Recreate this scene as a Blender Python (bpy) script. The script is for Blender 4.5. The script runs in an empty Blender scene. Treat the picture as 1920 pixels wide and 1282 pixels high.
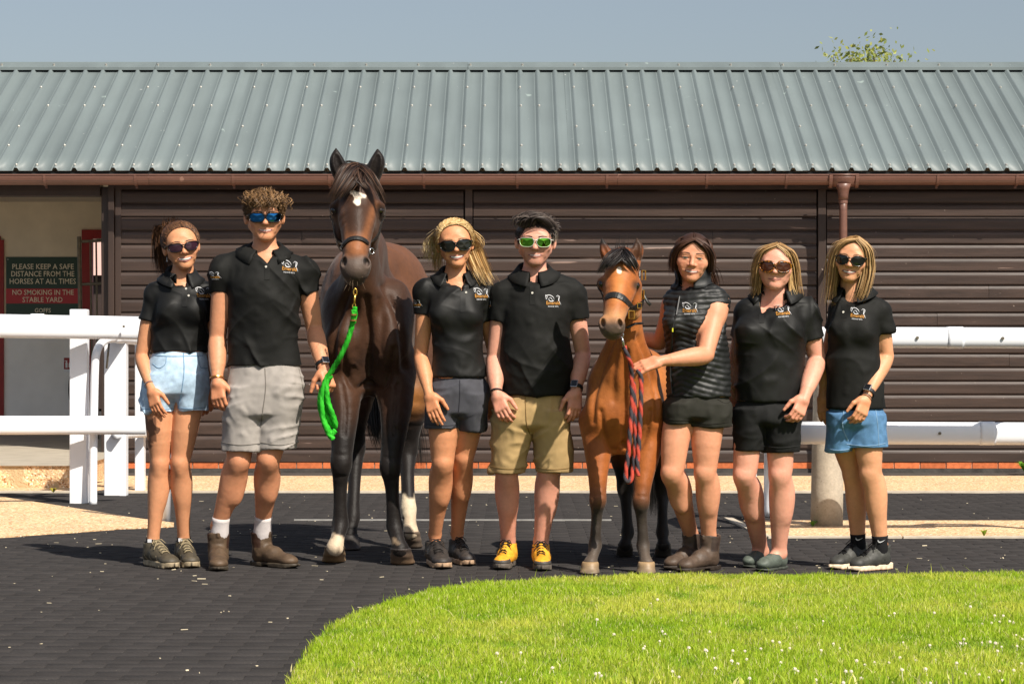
import bpy, bmesh, math, random
import numpy as np
from mathutils import Vector, Matrix, Euler
from mathutils.bvhtree import BVHTree
random.seed(7); RNG = np.random.default_rng(7)
SC = bpy.context.scene
COL = SC.collection
# ---------------------------------------------------------------- camera, sky, sun, exposure
CAM_H, FPX, HOR = 1.06, 4533.0, 657.0        # eye height (m), 85 mm lens on a 36 mm sensor in photo pixels, horizon row
cam = bpy.data.cameras.new('camera'); cam.lens = 85; cam.sensor_width = 36; cam.clip_end = 2000; cam.clip_start = 0.1
cam.shift_y = 16 / 1920
camo = bpy.data.objects.new('camera', cam); COL.objects.link(camo)
camo.location = (0, 0, CAM_H); camo.rotation_euler = (math.radians(90), 0, 0)
SC.camera = camo
SUN_DIR = Vector((-0.40, 0.55, -0.735)).normalized()        # the way the light travels
elev = math.asin(-SUN_DIR.z)
az = math.atan2(-SUN_DIR.x, -SUN_DIR.y)                     # compass angle of the sun, from +Y towards +X
world = bpy.data.worlds.new('World'); SC.world = world; world.use_nodes = True
wn = world.node_tree
bg = wn.nodes['Background']
sky = wn.nodes.new('ShaderNodeTexSky'); sky.sky_type = 'NISHITA'; sky.sun_disc = False
sky.sun_elevation = elev; sky.sun_rotation = az
sky.air_density = 1.0; sky.dust_density = 2.0; sky.ozone_density = 1.0
hsv = wn.nodes.new('ShaderNodeHueSaturation'); hsv.inputs['Saturation'].default_value = .72; hsv.inputs['Value'].default_value = 1.0
wn.links.new(sky.outputs[0], hsv.inputs['Color']); wn.links.new(hsv.outputs[0], bg.inputs[0]); bg.inputs[1].default_value = 0.076
sun = bpy.data.lights.new('sun', 'SUN'); sun.energy = 5.0; sun.angle = math.radians(0.53); sun.color = (1.0, 0.93, 0.82)
suno = bpy.data.objects.new('sun', sun); COL.objects.link(suno)
suno.rotation_euler = SUN_DIR.to_track_quat('-Z', 'Y').to_euler(); suno.location = (6, -8, 12)
SC.view_settings.view_transform = 'Standard'; SC.view_settings.look = 'None'
SC.view_settings.exposure = 0.38; SC.view_settings.gamma = 1.0; SC.view_settings.use_curve_mapping = False

# ---------------------------------------------------------------- helpers
def W(px, py, Y):                     # photo pixel at depth Y -> world point
    return np.array([(px - 960) * Y / FPX, Y, CAM_H - (py - HOR) * Y / FPX])
def G(px, py, z=0.0):                 # photo pixel on the ground -> world point
    Y = FPX * (CAM_H - z) / (py - HOR)
    return np.array([(px - 960) * Y / FPX, Y, z])
def srgb(r, g, b):
    f = lambda c: (c / 12.92 if c <= 0.04045 else ((c + 0.055) / 1.055) ** 2.4)
    return (f(r / 255), f(g / 255), f(b / 255))
def tag(o, label=None, cat=None, group=None, kind=None):
    if label: o['label'] = label
    if cat: o['category'] = cat
    if group: o['group'] = group
    if kind: o['kind'] = kind
    return o
def empty(name, loc=(0, 0, 0)):
    o = bpy.data.objects.new(name, None); COL.objects.link(o); o.location = tuple(loc); o.empty_display_size = .1
    return o
def link(name, me, m=None, parent=None, smooth=False, kind=None, label=None):
    o = bpy.data.objects.new(name, me); COL.objects.link(o)
    if m is not None and not me.materials: me.materials.append(m)
    if parent is not None: o.parent = parent
    if smooth: me.polygons.foreach_set('use_smooth', np.ones(len(me.polygons), bool))
    if kind: o['kind'] = kind
    if label: o['label'] = label
    return o
def mesh_np(name, V, Fq, smooth=False, col=None):
    """V (n,3); Fq list of arrays of faces (m,3)/(m,4)"""
    me = bpy.data.meshes.new(name)
    if not isinstance(Fq, (list, tuple)): Fq = [Fq]
    Fq = [np.asarray(f) for f in Fq if len(f)]
    V = np.asarray(V, np.float32)
    me.vertices.add(len(V)); me.vertices.foreach_set('co', V.ravel())
    li = np.concatenate([f.ravel() for f in Fq]).astype(np.int32)
    tot = np.concatenate([np.full(len(f), f.shape[1]) for f in Fq]).astype(np.int32)
    st = np.concatenate([[0], np.cumsum(tot)[:-1]]).astype(np.int32)
    me.loops.add(len(li)); me.loops.foreach_set('vertex_index', li)
    me.polygons.add(len(tot)); me.polygons.foreach_set('loop_start', st); me.polygons.foreach_set('loop_total', tot)
    if smooth: me.polygons.foreach_set('use_smooth', np.ones(len(tot), bool))
    me.update(calc_edges=True)
    if col is not None:
        a = me.color_attributes.new('Col', 'FLOAT_COLOR', 'POINT')
        c = np.ones((len(V), 4), np.float32); c[:, :3] = col
        a.data.foreach_set('color', c.ravel())
    return me
class MB:
    """collects simple solids into one mesh"""
    def __init__(s): s.v = []; s.f = []
    def add(s, V, F):
        n = len(s.v); s.v += [tuple(v) for v in V]; s.f += [tuple(i + n for i in f) for f in F]; return s
    def box(s, a, b):
        x0, y0, z0 = a; x1, y1, z1 = b
        return s.add([(x0,y0,z0),(x1,y0,z0),(x1,y1,z0),(x0,y1,z0),(x0,y0,z1),(x1,y0,z1),(x1,y1,z1),(x0,y1,z1)],
              [(3,2,1,0),(4,5,6,7),(0,1,5,4),(1,2,6,5),(2,3,7,6),(3,0,4,7)])
    def tube(s, pts, r, n=10, cap=True, sq=None):
        P = [Vector(p) for p in pts]; k = len(P)
        R = r if hasattr(r, '__len__') else [r] * k
        V = []; up = None
        for i in range(k):
            t = (P[min(i+1,k-1)] - P[max(i-1,0)]).normalized()
            if up is None:
                up = Vector((0,0,1)) if abs(t.z) < .9 else Vector((0,1,0))
            u = (up - t * up.dot(t)).normalized(); up = u; w = t.cross(u)
            for j in range(n):
                a = 2*math.pi*(j+.5)/n
                ca, sa = math.cos(a), math.sin(a)
                if sq: ca *= sq[0]; sa *= sq[1]
                V.append(P[i] + (w*ca + u*sa)*R[i])
        F = [(i*n+j, i*n+(j+1)%n, (i+1)*n+(j+1)%n, (i+1)*n+j) for i in range(k-1) for j in range(n)]
        if cap: F += [tuple(range(n-1,-1,-1)), tuple(range((k-1)*n, k*n))]
        return s.add(V, F)
    def prism(s, poly, y0, y1, axis='y'):
        """polygon of (a,b) extruded; axis y: (x,z) plane; axis x: (y,z) plane; axis z: (x,y)"""
        n = len(poly)
        f = {'y': lambda p,t:(p[0],t,p[1]), 'x': lambda p,t:(t,p[0],p[1]), 'z': lambda p,t:(p[0],p[1],t)}[axis]
        V = [f(p,y0) for p in poly] + [f(p,y1) for p in poly]
        return s.add(V, [tuple(range(n)), tuple(range(2*n-1,n-1,-1))] + [(i,(i+1)%n+0,(i+1)%n+n,i+n)[::-1] for i in range(n)])
    def mesh(s, name):
        me = bpy.data.meshes.new(name); me.from_pydata(s.v, [], s.f)
        bm = bmesh.new(); bm.from_mesh(me); bmesh.ops.recalc_face_normals(bm, faces=bm.faces); bm.to_mesh(me); bm.free()
        return me
    def build(s, name, m, parent=None, smooth=False, bevel=0, seg=2):
        me = s.mesh(name)
        if bevel:
            bm = bmesh.new(); bm.from_mesh(me)
            bmesh.ops.bevel(bm, geom=[e for e in bm.edges if len(e.link_faces)==2 and e.calc_face_angle(0) > .6], offset=bevel, segments=seg, profile=.5, affect='EDGES')
            bm.to_mesh(me); bm.free()
        return link(name, me, m, parent, smooth)
MATS = {}
def mat(name, col=(.5,.5,.5), rough=.6, spec=.4, metal=0, attr=False, var=None, bump=None, var2=None, objrand=0, stretch=None, world=False, sss=0, sheen=0, coat=0, trans=0, spots=None, bump2=None):
    """var=(scale, amount) brightness noise; bump=(scale, strength[, distance]); stretch scales the noise space; spots=(scale, threshold, colour)"""
    if name in MATS: return MATS[name]
    m = bpy.data.materials.new(name); m.use_nodes = True; MATS[name] = m
    nt = m.node_tree; N = nt.nodes; Lk = nt.links; b = N['Principled BSDF']
    b.inputs['Roughness'].default_value = rough; b.inputs['Specular IOR Level'].default_value = spec; b.inputs['Metallic'].default_value = metal
    if sss:
        b.inputs['Subsurface Weight'].default_value = sss; b.inputs['Subsurface Radius'].default_value = (1.0,.35,.2); b.inputs['Subsurface Scale'].default_value = .012
    if sheen: b.inputs['Sheen Weight'].default_value = sheen
    if coat: b.inputs['Coat Weight'].default_value = coat; b.inputs['Coat Roughness'].default_value = .12
    if trans: b.inputs['Transmission Weight'].default_value = trans
    if attr:
        a = N.new('ShaderNodeAttribute'); a.attribute_name = 'Col'; src = a.outputs['Color']
    else:
        a = N.new('ShaderNodeRGB'); a.outputs[0].default_value = (*col, 1); src = a.outputs[0]
    tc = N.new('ShaderNodeTexCoord'); oi0 = N.new('ShaderNodeObjectInfo'); sh_ = N.new('ShaderNodeVectorMath'); sh_.operation = 'MULTIPLY_ADD'; Lk.new(oi0.outputs['Random'], sh_.inputs[0]); sh_.inputs[1].default_value = (37,53,71); Lk.new(tc.outputs['Object'], sh_.inputs[2]); co = sh_.outputs[0]
    if world: gp_ = N.new('ShaderNodeNewGeometry'); co = gp_.outputs['Position']
    if stretch:
        mp = N.new('ShaderNodeMapping'); mp.inputs['Scale'].default_value = stretch; Lk.new(co, mp.inputs['Vector']); cs = mp.outputs[0]
    else: cs = co
    def scaled(src, fac):
        v = N.new('ShaderNodeVectorMath'); v.operation = 'SCALE'; Lk.new(src, v.inputs[0]); Lk.new(fac, v.inputs['Scale']); return v.outputs[0]
    for vv, cc in ((var, cs), (var2, co)):
        if vv:
            n = N.new('ShaderNodeTexNoise'); n.inputs['Scale'].default_value = vv[0]; n.inputs['Detail'].default_value = 5; Lk.new(cc, n.inputs['Vector'])
            mr = N.new('ShaderNodeMapRange'); mr.inputs['From Min'].default_value = .3; mr.inputs['From Max'].default_value = .7
            mr.inputs['To Min'].default_value = 1 - vv[1]; mr.inputs['To Max'].default_value = 1 + vv[1]; mr.clamp = False
            Lk.new(n.outputs['Fac'], mr.inputs['Value']); src = scaled(src, mr.outputs[0])
    if objrand:
        oi = N.new('ShaderNodeObjectInfo'); mr = N.new('ShaderNodeMapRange')
        mr.inputs['To Min'].default_value = 1 - objrand; mr.inputs['To Max'].default_value = 1 + objrand
        Lk.new(oi.outputs['Random'], mr.inputs['Value']); src = scaled(src, mr.outputs[0])
    for sp in (spots if isinstance(spots, list) else [spots] if spots else []):
        n = N.new('ShaderNodeTexNoise'); n.inputs['Scale'].default_value = sp[0]; n.inputs['Detail'].default_value = 3; Lk.new(cs if len(sp) > 3 else co, n.inputs['Vector'])
        mr = N.new('ShaderNodeMapRange'); mr.inputs['From Min'].default_value = sp[1]; mr.inputs['From Max'].default_value = sp[1] + .03
        Lk.new(n.outputs['Fac'], mr.inputs['Value'])
        mx = N.new('ShaderNodeMix'); mx.data_type = 'RGBA'; Lk.new(mr.outputs[0], mx.inputs[0]); Lk.new(src, mx.inputs[6]); mx.inputs[7].default_value = (*sp[2], 1)
        src = mx.outputs[2]
    Lk.new(src, b.inputs['Base Color'])
    last = None
    for bb in (bump, bump2):
        if bb:
            n = N.new('ShaderNodeTexNoise'); n.inputs['Scale'].default_value = bb[0]; n.inputs['Detail'].default_value = bb[3] if len(bb) > 3 else 4; Lk.new(cs, n.inputs['Vector'])
            if len(bb) > 4: n.noise_type = bb[4]; n.normalize = True
            bp = N.new('ShaderNodeBump'); bp.inputs['Strength'].default_value = bb[1]; bp.inputs['Distance'].default_value = bb[2] if len(bb) > 2 else .01
            Lk.new(n.outputs['Fac'], bp.inputs['Height'])
            if last is not None: Lk.new(last, bp.inputs['Normal'])
            last = bp.outputs[0]
    if last is not None: Lk.new(last, b.inputs['Normal'])
    return m
# ---- value noise and signed distance fields -> surface nets
_H = RNG.random(4096).astype(np.float32)
def vnoise(P, seed=0):
    P = np.asarray(P, np.float32); I = np.floor(P).astype(np.int64); f = P - I; f = f*f*(3-2*f)
    def h(dx,dy,dz): return _H[((I[...,0]+dx)*73 + (I[...,1]+dy)*179 + (I[...,2]+dz)*283 + seed*131) % 4096]
    x0 = h(0,0,0)*(1-f[...,0]) + h(1,0,0)*f[...,0]; x1 = h(0,1,0)*(1-f[...,0]) + h(1,1,0)*f[...,0]
    x2 = h(0,0,1)*(1-f[...,0]) + h(1,0,1)*f[...,0]; x3 = h(0,1,1)*(1-f[...,0]) + h(1,1,1)*f[...,0]
    y0 = x0*(1-f[...,1]) + x1*f[...,1]; y1 = x2*(1-f[...,1]) + x3*f[...,1]
    return (y0*(1-f[...,2]) + y1*f[...,2])*2 - 1
A = lambda *v: np.array(v, np.float64)
class SDF:
    def __init__(s, lo, hi, h):
        s.o = np.array(lo, np.float32); s.h = h
        s.n = np.ceil((np.array(hi) - np.array(lo)) / h).astype(int) + 1
        s.F = np.full(s.n, 1.0, np.float32)
        s.ax = [s.o[i] + h*np.arange(s.n[i], dtype=np.float32) for i in range(3)]
    def sub_grid(s, lo, hi):
        a = np.clip(np.floor((np.array(lo) - s.o)/s.h).astype(int), 0, s.n); b = np.clip(np.ceil((np.array(hi) - s.o)/s.h).astype(int)+1, 0, s.n)
        if np.any(b <= a): return None, None
        sl = tuple(slice(a[i], b[i]) for i in range(3))
        X = np.stack(np.meshgrid(*[s.ax[i][sl[i]] for i in range(3)], indexing='ij'), -1)
        return sl, X
    def put(s, sl, d, k, op):
        F = s.F[sl]
        if op == 'u':
            if k > 0:
                hh = np.maximum(k - np.abs(F - d), 0)/k; s.F[sl] = np.minimum(F, d) - hh*hh*k*.25
            else: s.F[sl] = np.minimum(F, d)
        else:      # subtract
            d = -d
            if k > 0:
                hh = np.maximum(k - np.abs(F - d), 0)/k; s.F[sl] = np.maximum(F, d) + hh*hh*k*.25
            else: s.F[sl] = np.maximum(F, d)
    def cone(s, a, b, ra, rb, k=.02, op='u', off=0., flat=None):
        """tapered capsule; flat=(axis_vector, factor) squashes across that direction"""
        a = np.array(a, np.float32); b = np.array(b, np.float32); ra += off; rb += off; m = max(ra, rb) + k + 2.5*s.h
        if flat: m *= max(1, 1/flat[1] if flat[1] < 1 else 1)
        sl, X = s.sub_grid(np.minimum(a,b) - m, np.maximum(a,b) + m)
        if sl is None: return s
        ab = b - a; L2 = max(float(ab @ ab), 1e-12); pa = X - a
        t = np.clip((pa @ ab)/L2, 0, 1)
        q = pa - t[...,None]*ab
        if flat:
            ax = np.array(flat[0], np.float32); ax /= np.linalg.norm(ax)
            q = q + (q @ ax)[...,None]*ax*(1/flat[1]-1)
        d = np.sqrt((q*q).sum(-1)) - (ra + (rb - ra)*t)
        s.put(sl, d, k, op); return s
    def chain(s, pts, rad, k=.02, op='u', off=0., n=14):
        """smooth limb: Catmull-Rom through points with radii, no bulge at the joints"""
        P = bez(np.asarray(pts, float), np.linspace(0,1,n+1)); R = bez(np.c_[np.asarray(rad,float),np.zeros((len(rad),2))], np.linspace(0,1,n+1))[:,0] + off
        m = R.max() + k + 2.5*s.h; sl, X = s.sub_grid(P.min(0)-m, P.max(0)+m)
        if sl is None: return s
        d = None
        for i in range(n):
            a = P[i].astype(np.float32); ab = (P[i+1]-P[i]).astype(np.float32); pa = X - a; t = np.clip((pa @ ab)/max(float(ab@ab),1e-12),0,1)
            q = pa - t[...,None]*ab; e = np.sqrt((q*q).sum(-1)) - (R[i] + (R[i+1]-R[i])*t); d = e if d is None else np.minimum(d, e)
        s.put(sl, d.astype(np.float32), k, op); return s
    def ell(s, c, r, k=.02, op='u', R=None, off=0.):
        c = np.array(c, np.float32); r = np.array(r, np.float32) + off; m = r.max() + k + 2.5*s.h
        sl, X = s.sub_grid(c - m, c + m)
        if sl is None: return s
        q = X - c
        if R is not None: q = q @ np.array(R, np.float32)
        k1 = np.sqrt(((q/r)**2).sum(-1)); k2 = np.sqrt(((q/(r*r))**2).sum(-1)) + 1e-9
        s.put(sl, k1*(k1-1)/k2, k, op); return s
    def loft(s, secs, k=.02, op='u', off=0., smooth=.05, cap=True):
        """secs: rows (z, cx, cy, a, b) of elliptical sections"""
        S = np.array(sorted([tuple(q) for q in secs]), np.float32)
        z0, z1 = S[0,0] , S[-1,0]
        zt = np.arange(z0, z1 + .005, .005); T = np.stack([np.interp(zt, S[:,0], S[:,i]) for i in range(1,5)], 1)
        w = max(1, int(smooth/.005)); ker = np.hanning(w+2)[1:-1]; ker /= ker.sum()
        pad = np.pad(T, ((w,w),(0,0)), mode='reflect', reflect_type='odd')
        T = np.stack([np.convolve(pad[:,i], ker, 'same') for i in range(4)], 1)[w:-w]
        am = np.abs(S[:,3]).max() + k + off + 3*s.h; bm = np.abs(S[:,4]).max() + k + off + 3*s.h
        sl, X = s.sub_grid((S[:,1].min()-am, S[:,2].min()-bm, z0-off-k-3*s.h), (S[:,1].max()+am, S[:,2].max()+bm, z1+off+k+3*s.h))
        if sl is None: return s
        z = X[...,2]; g = [np.interp(z, zt, T[:,i]).astype(np.float32) for i in range(4)]
        x = X[...,0]-g[0]; y = X[...,1]-g[1]; a = g[2]+off; b = g[3]+off
        k1 = np.sqrt((x/a)**2 + (y/b)**2); k2 = np.sqrt((x/(a*a))**2 + (y/(b*b))**2) + 1e-6
        d = np.where(k1 < .2, -np.minimum(a,b)*(1-k1), k1*(k1-1)/k2)
        if cap: d = np.maximum(d, np.abs(z - (z0+z1)/2) - (z1-z0)/2 - off)
        s.put(sl, d, k, op); return s
    def func(s, lo, hi, fn, k=0, op='u'):
        sl, X = s.sub_grid(lo, hi)
        if sl is None: return s
        s.put(sl, fn(X).astype(np.float32), k, op); return s
    def mesh(s):
        F = s.F; n = s.n
        F[0]=F[-1]=1; F[:,0]=F[:,-1]=1; F[:,:,0]=F[:,:,-1]=1
        I = F < 0; c = np.zeros(n-1, np.int8)
        for dx in (0,1):
            for dy in (0,1):
                for dz in (0,1): c += I[dx:n[0]-1+dx, dy:n[1]-1+dy, dz:n[2]-1+dz]
        act = (c > 0) & (c < 8); ijk = np.argwhere(act); idx = np.full(n-1, -1, np.int64); idx[act] = np.arange(len(ijk))
        offs = np.array([(dx,dy,dz) for dx in (0,1) for dy in (0,1) for dz in (0,1)])
        cf = np.stack([F[ijk[:,0]+o[0], ijk[:,1]+o[1], ijk[:,2]+o[2]] for o in offs], 1)
        P = np.zeros((len(ijk),3), np.float32); cnt = np.zeros(len(ijk), np.float32)
        for a in range(8):
            for b in range(a+1, 8):
                if np.abs(offs[a]-offs[b]).sum() == 1:
                    fa, fb = cf[:,a], cf[:,b]; x = (fa < 0) != (fb < 0); t = fa[x]/(fa[x]-fb[x])
                    P[x] += offs[a] + t[:,None]*(offs[b]-offs[a]); cnt[x] += 1
        V = (P/cnt[:,None] + ijk)*s.h + s.o
        Q = []
        for ax in range(3):
            u, v = (ax+1)%3, (ax+2)%3
            a = [slice(None)]*3; b = [slice(None)]*3; a[ax] = slice(0,-1); b[ax] = slice(1,None)
            ch = I[tuple(a)] != I[tuple(b)]
            e = np.argwhere(ch); e = e[(e[:,u]>0)&(e[:,v]>0)&(e[:,u]<n[u]-1)&(e[:,v]<n[v]-1)]
            if not len(e): continue
            def g(du,dv):
                q = e.copy(); q[:,u] -= du; q[:,v] -= dv; return idx[q[:,0],q[:,1],q[:,2]]
            quad = np.stack([g(1,1), g(0,1), g(0,0), g(1,0)], 1)
            fl = ~I[e[:,0],e[:,1],e[:,2]]; quad[fl] = quad[fl][:,::-1]
            Q.append(quad)
        return V.astype(np.float64), np.concatenate(Q)
def vnormals(V, Q):
    n = np.zeros_like(V); fn = np.cross(V[Q[:,2]]-V[Q[:,0]], V[Q[:,-1]]-V[Q[:,1]])
    for i in range(Q.shape[1]): np.add.at(n, Q[:,i], fn)
    return n/(np.linalg.norm(n, axis=1, keepdims=True)+1e-12)
def join_np(parts):
    Vs, Qs, Cs, n = [], [], [], 0
    for p in parts:
        Vs.append(p[0]); Qs.append(p[1] + n); n += len(p[0])
        if len(p) > 2: Cs.append(p[2])
    return np.concatenate(Vs), np.concatenate(Qs), (np.concatenate(Cs) if Cs else None)
def keep(V, Q, mask):
    """keep the faces all of whose vertices satisfy mask"""
    f = mask[Q].all(1); Q = Q[f]; used = np.unique(Q); m = np.full(len(V), -1); m[used] = np.arange(len(used))
    return V[used], m[Q]
def ribbons(paths, width, cols, outward=None):
    """paths (n,k,3) strands -> thin tapered ribbons, coloured per strand"""
    P = np.asarray(paths, np.float64); n, k, _ = P.shape
    T = np.gradient(P, axis=1); T /= np.linalg.norm(T, axis=2, keepdims=True)+1e-9
    nr = P - outward if outward is not None else np.broadcast_to(A(0,-1,0), P.shape)
    nr = nr + RNG.normal(0, .35*np.linalg.norm(nr, axis=2).mean(), (n,1,3))
    S = np.cross(T, nr); S /= np.linalg.norm(S, axis=2, keepdims=True)+1e-9
    w = np.asarray(width, np.float64).reshape(-1,1)*np.ones((n,1))
    prof = np.interp(np.linspace(0,1,k), [0,.15,.6,1], [.7,1,.9,.12])
    o = S*(w*prof[None])[...,None]*.5
    V = np.stack([P-o, P+o], 2).reshape(-1,3)
    b = np.arange(n)[:,None]*k*2 + np.arange(k-1)[None]*2
    Q = np.stack([b, b+1, b+3, b+2], -1).reshape(-1,4)
    C = np.repeat(np.asarray(cols), k*2, axis=0)
    return V, Q, C
def bez(p, t):
    """Catmull-Rom through control points p (m,3) sampled at t in 0..1"""
    p = np.asarray(p, float); m = len(p); p = np.concatenate([[2*p[0]-p[1]], p, [2*p[-1]-p[-2]]])
    u = np.clip(np.asarray(t)*(m-1), 0, m-1-1e-9); i = u.astype(int); f = (u-i)[:,None]
    a, b, c, d = p[i], p[i+1], p[i+2], p[i+3]
    return .5*((2*b) + (-a+c)*f + (2*a-5*b+4*c-d)*f*f + (-a+3*b-3*c+d)*f**3)
def text_mesh(s, size, name='lettering', font_shear=0, spacing=1.0, bold=0.0):
    cu = bpy.data.curves.new(name, 'FONT'); cu.body = s; cu.size = size; cu.align_x = 'CENTER'; cu.space_character = spacing; cu.shear = font_shear
    cu.resolution_u = 2; cu.offset = bold
    o = bpy.data.objects.new(name, cu); COL.objects.link(o)
    dg = bpy.context.evaluated_depsgraph_get(); me = bpy.data.meshes.new_from_object(o.evaluated_get(dg))
    bpy.data.objects.remove(o); bpy.data.curves.remove(cu)
    return me
# ================================================================ SETTING
def leaf_mat(name, trans=.4, rough=.55):
    m = mat(name, attr=True, rough=rough, spec=.25)
    nt = m.node_tree; N = nt.nodes; b = N['Principled BSDF']; out = N['Material Output']
    t = N.new('ShaderNodeBsdfTranslucent'); mx = N.new('ShaderNodeMixShader'); mx.inputs[0].default_value = trans
    src = b.inputs['Base Color'].links[0].from_socket; nt.links.new(src, t.inputs['Color'])
    nt.links.new(b.outputs[0], mx.inputs[1]); nt.links.new(t.outputs[0], mx.inputs[2]); nt.links.new(mx.outputs[0], out.inputs['Surface'])
    return m
m_ground = mat('base_ground', (.045,.043,.042), .95, .2, var=(3,.25))
m_rubber = mat('rubber', srgb(57,54,53), .95, .15, var=(5,.16), world=True, bump=(160,.4,.003), var2=(120,.25), spots=(75,.73,srgb(150,140,125)))
m_gravel = mat('resin_gravel', srgb(224,186,142), .75, .4, world=True, var=(42,.42), var2=(2.2,.12), bump=(60,.9,.012), spots=[(52,.58,srgb(164,112,64)),(64,.61,srgb(250,238,214)),(3.1,.64,srgb(196,168,128))])
m_conc = mat('concrete', srgb(176,166,150), .85, .3, var=(14,.14), var2=(90,.1), bump=(70,.4,.004), spots=(38,.70,srgb(120,110,96)))
m_edge = mat('pale_edging', srgb(196,184,166), .8, .3, var=(12,.15))
m_board = mat('stained_board', srgb(60,47,41), .45, .45, var=(9,.3), stretch=(.16,1,2.4), objrand=.1, bump=(30,.3,.004), spots=[(9,.72,srgb(128,108,98),1),(33,.745,srgb(165,150,140))])
m_trim = mat('stained_trim', srgb(58,45,39), .45, .5, var=(9,.2), stretch=(1,1,.15), bump=(30,.25,.003), spots=(30,.75,srgb(150,135,125)))
m_brick = mat('brick', srgb(196,108,66), .85, .25, var=(30,.2), objrand=.14, bump=(120,.4,.004))
m_mortar = mat('mortar', srgb(190,172,150), .9, .2, var=(30,.15))
m_bitumen = mat('bitumen_band', srgb(72,68,64), .85, .3, var=(10,.35), bump=(40,.5,.008))
m_roof = mat('roof_steel', srgb(107,117,118), .5, .4, var=(5,.09), stretch=(1,.1,1), var2=(.9,.07), spots=[(26,.755,srgb(205,208,203)),(5.5,.73,srgb(136,149,146))])
m_dark = mat('roof_void', (.02,.02,.02), .9)
m_screw = mat('screw_zinc', srgb(190,188,180), .4, .5, metal=.6)
m_gutter = mat('brown_plastic', srgb(112,80,69), .4, .5, var=(6,.12), stretch=(.3,1,4), var2=(40,.06), spots=(11,.72,srgb(150,116,102)))
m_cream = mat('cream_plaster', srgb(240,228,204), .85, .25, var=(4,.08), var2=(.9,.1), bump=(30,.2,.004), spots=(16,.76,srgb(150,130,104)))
m_red = mat('red_paint', srgb(150,20,22), .45, .5, var=(8,.12))
m_white = mat('white_plastic', srgb(238,240,244), .32, .5, var=(3,.02), spots=(22,.765,srgb(176,172,160)))
m_galv = mat('galvanised', srgb(120,112,98), .5, .5, metal=.5, var=(25,.2))
m_black = mat('black_rubber', (.012,.012,.013), .5, .4)

# ---- ground sheet to the horizon
g = MB(); g.add([(-400,-60,-.045),(400,-60,-.045),(400,900,-.045),(-400,900,-.045)], [(0,1,2,3)])
tag(g.build('ground', m_ground), kind='structure')
# ---- rubber paving: bricks 200 x 100 in running bond
paving = tag(MB().box((-9,4.5,-.044),(9,18.12,-.024)).build('rubber_paving', m_ground), kind='structure')
def paver_mesh():
    x, y, t, c = .0993, .0493, .026, .0015
    V = [(-x,-y,-t),(x,-y,-t),(x,y,-t),(-x,y,-t),(-x,-y,-c),(x,-y,-c),(x,y,-c),(-x,y,-c),(-x+c,-y+c,0),(x-c,-y+c,0),(x-c,y-c,0),(-x+c,y-c,0)]
    F = [(0,1,5,4),(1,2,6,5),(2,3,7,6),(3,0,4,7),(4,5,9,8),(5,6,10,9),(6,7,11,10),(7,4,8,11),(8,9,10,11)]
    return np.array(V), np.array(F)
PV, PF = paver_mesh()
LAWN = [(300,1480),(440,1380),(535,1292),(552,1268),(575,1232),(605,1194),(652,1160),(755,1125),(850,1106),(1000,1092),(1100,1088),(1300,1085),(1500,1083),(1920,1081),(2200,1080)]
lawn_xy = np.array([G(a,b)[:2] for a,b in LAWN])
def lawn_dist(x, y):
    """>0 inside the lawn, metres from its edge"""
    x = np.asarray(x); y = np.asarray(y); best = np.full(x.shape, 1e9); P = bez(np.c_[lawn_xy, np.zeros(len(lawn_xy))], np.linspace(0,1,160))[:,:2]
    sgn = np.ones(x.shape)
    for a, b in zip(P[:-1], P[1:]):
        d = b - a; t = np.clip(((x-a[0])*d[0] + (y-a[1])*d[1])/(d@d), 0, 1); qx = x-a[0]-t*d[0]; qy = y-a[1]-t*d[1]; r = np.hypot(qx,qy)
        s = d[0]*qy - d[1]*qx; m = r < best - 1e-9; best = np.where(m, r, best); sgn = np.where(m, np.sign(-s), sgn)
    return best*sgn
cand = []
for j in range(int((18.05-4.6)/.1)):
    y = 4.65 + j*.1
    for i in range(-44, 45):
        x = i*.2 + (.1 if j % 2 else 0) + .03
        if abs(x) > y*.235 + .25: continue
        cand.append((x, y))
cand = np.array(cand); ld = lawn_dist(cand[:,0], cand[:,1]); cand = cand[ld < .06]
vis = (cand[:,1] > 7.6) & (np.abs(cand[:,0]) < cand[:,1]*.2118)
order = np.lexsort((cand[:,1], ~vis)); own = order[:300]; rest = order[300:]
pme = mesh_np('paver', PV, PF); pme.materials.append(m_rubber)
for q in own:
    o = link('paver', pme, None, paving); o.location = (*cand[q], random.uniform(-.0010,.0006)); o.rotation_euler = (random.uniform(-.005,.005), random.uniform(-.004,.004), random.uniform(-.008,.008))
Vs = []
for q in rest:
    a = random.uniform(-.012,.012); R = np.array([[math.cos(a),-math.sin(a),0],[math.sin(a),math.cos(a),0],[0,0,1]])
    v = PV @ R.T; v[:,2] += v[:,0]*random.uniform(-.006,.006) + v[:,1]*random.uniform(-.01,.01) + random.uniform(-.0016,.001); Vs.append(v + A(*cand[q],0))
n = len(rest); V = np.concatenate(Vs); F = (PF[None] + (np.arange(n)*len(PV))[:,None,None]).reshape(-1,4)
link('paver_field', mesh_np('paver_field', V, F), m_rubber, paving, kind='stuff')
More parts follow.
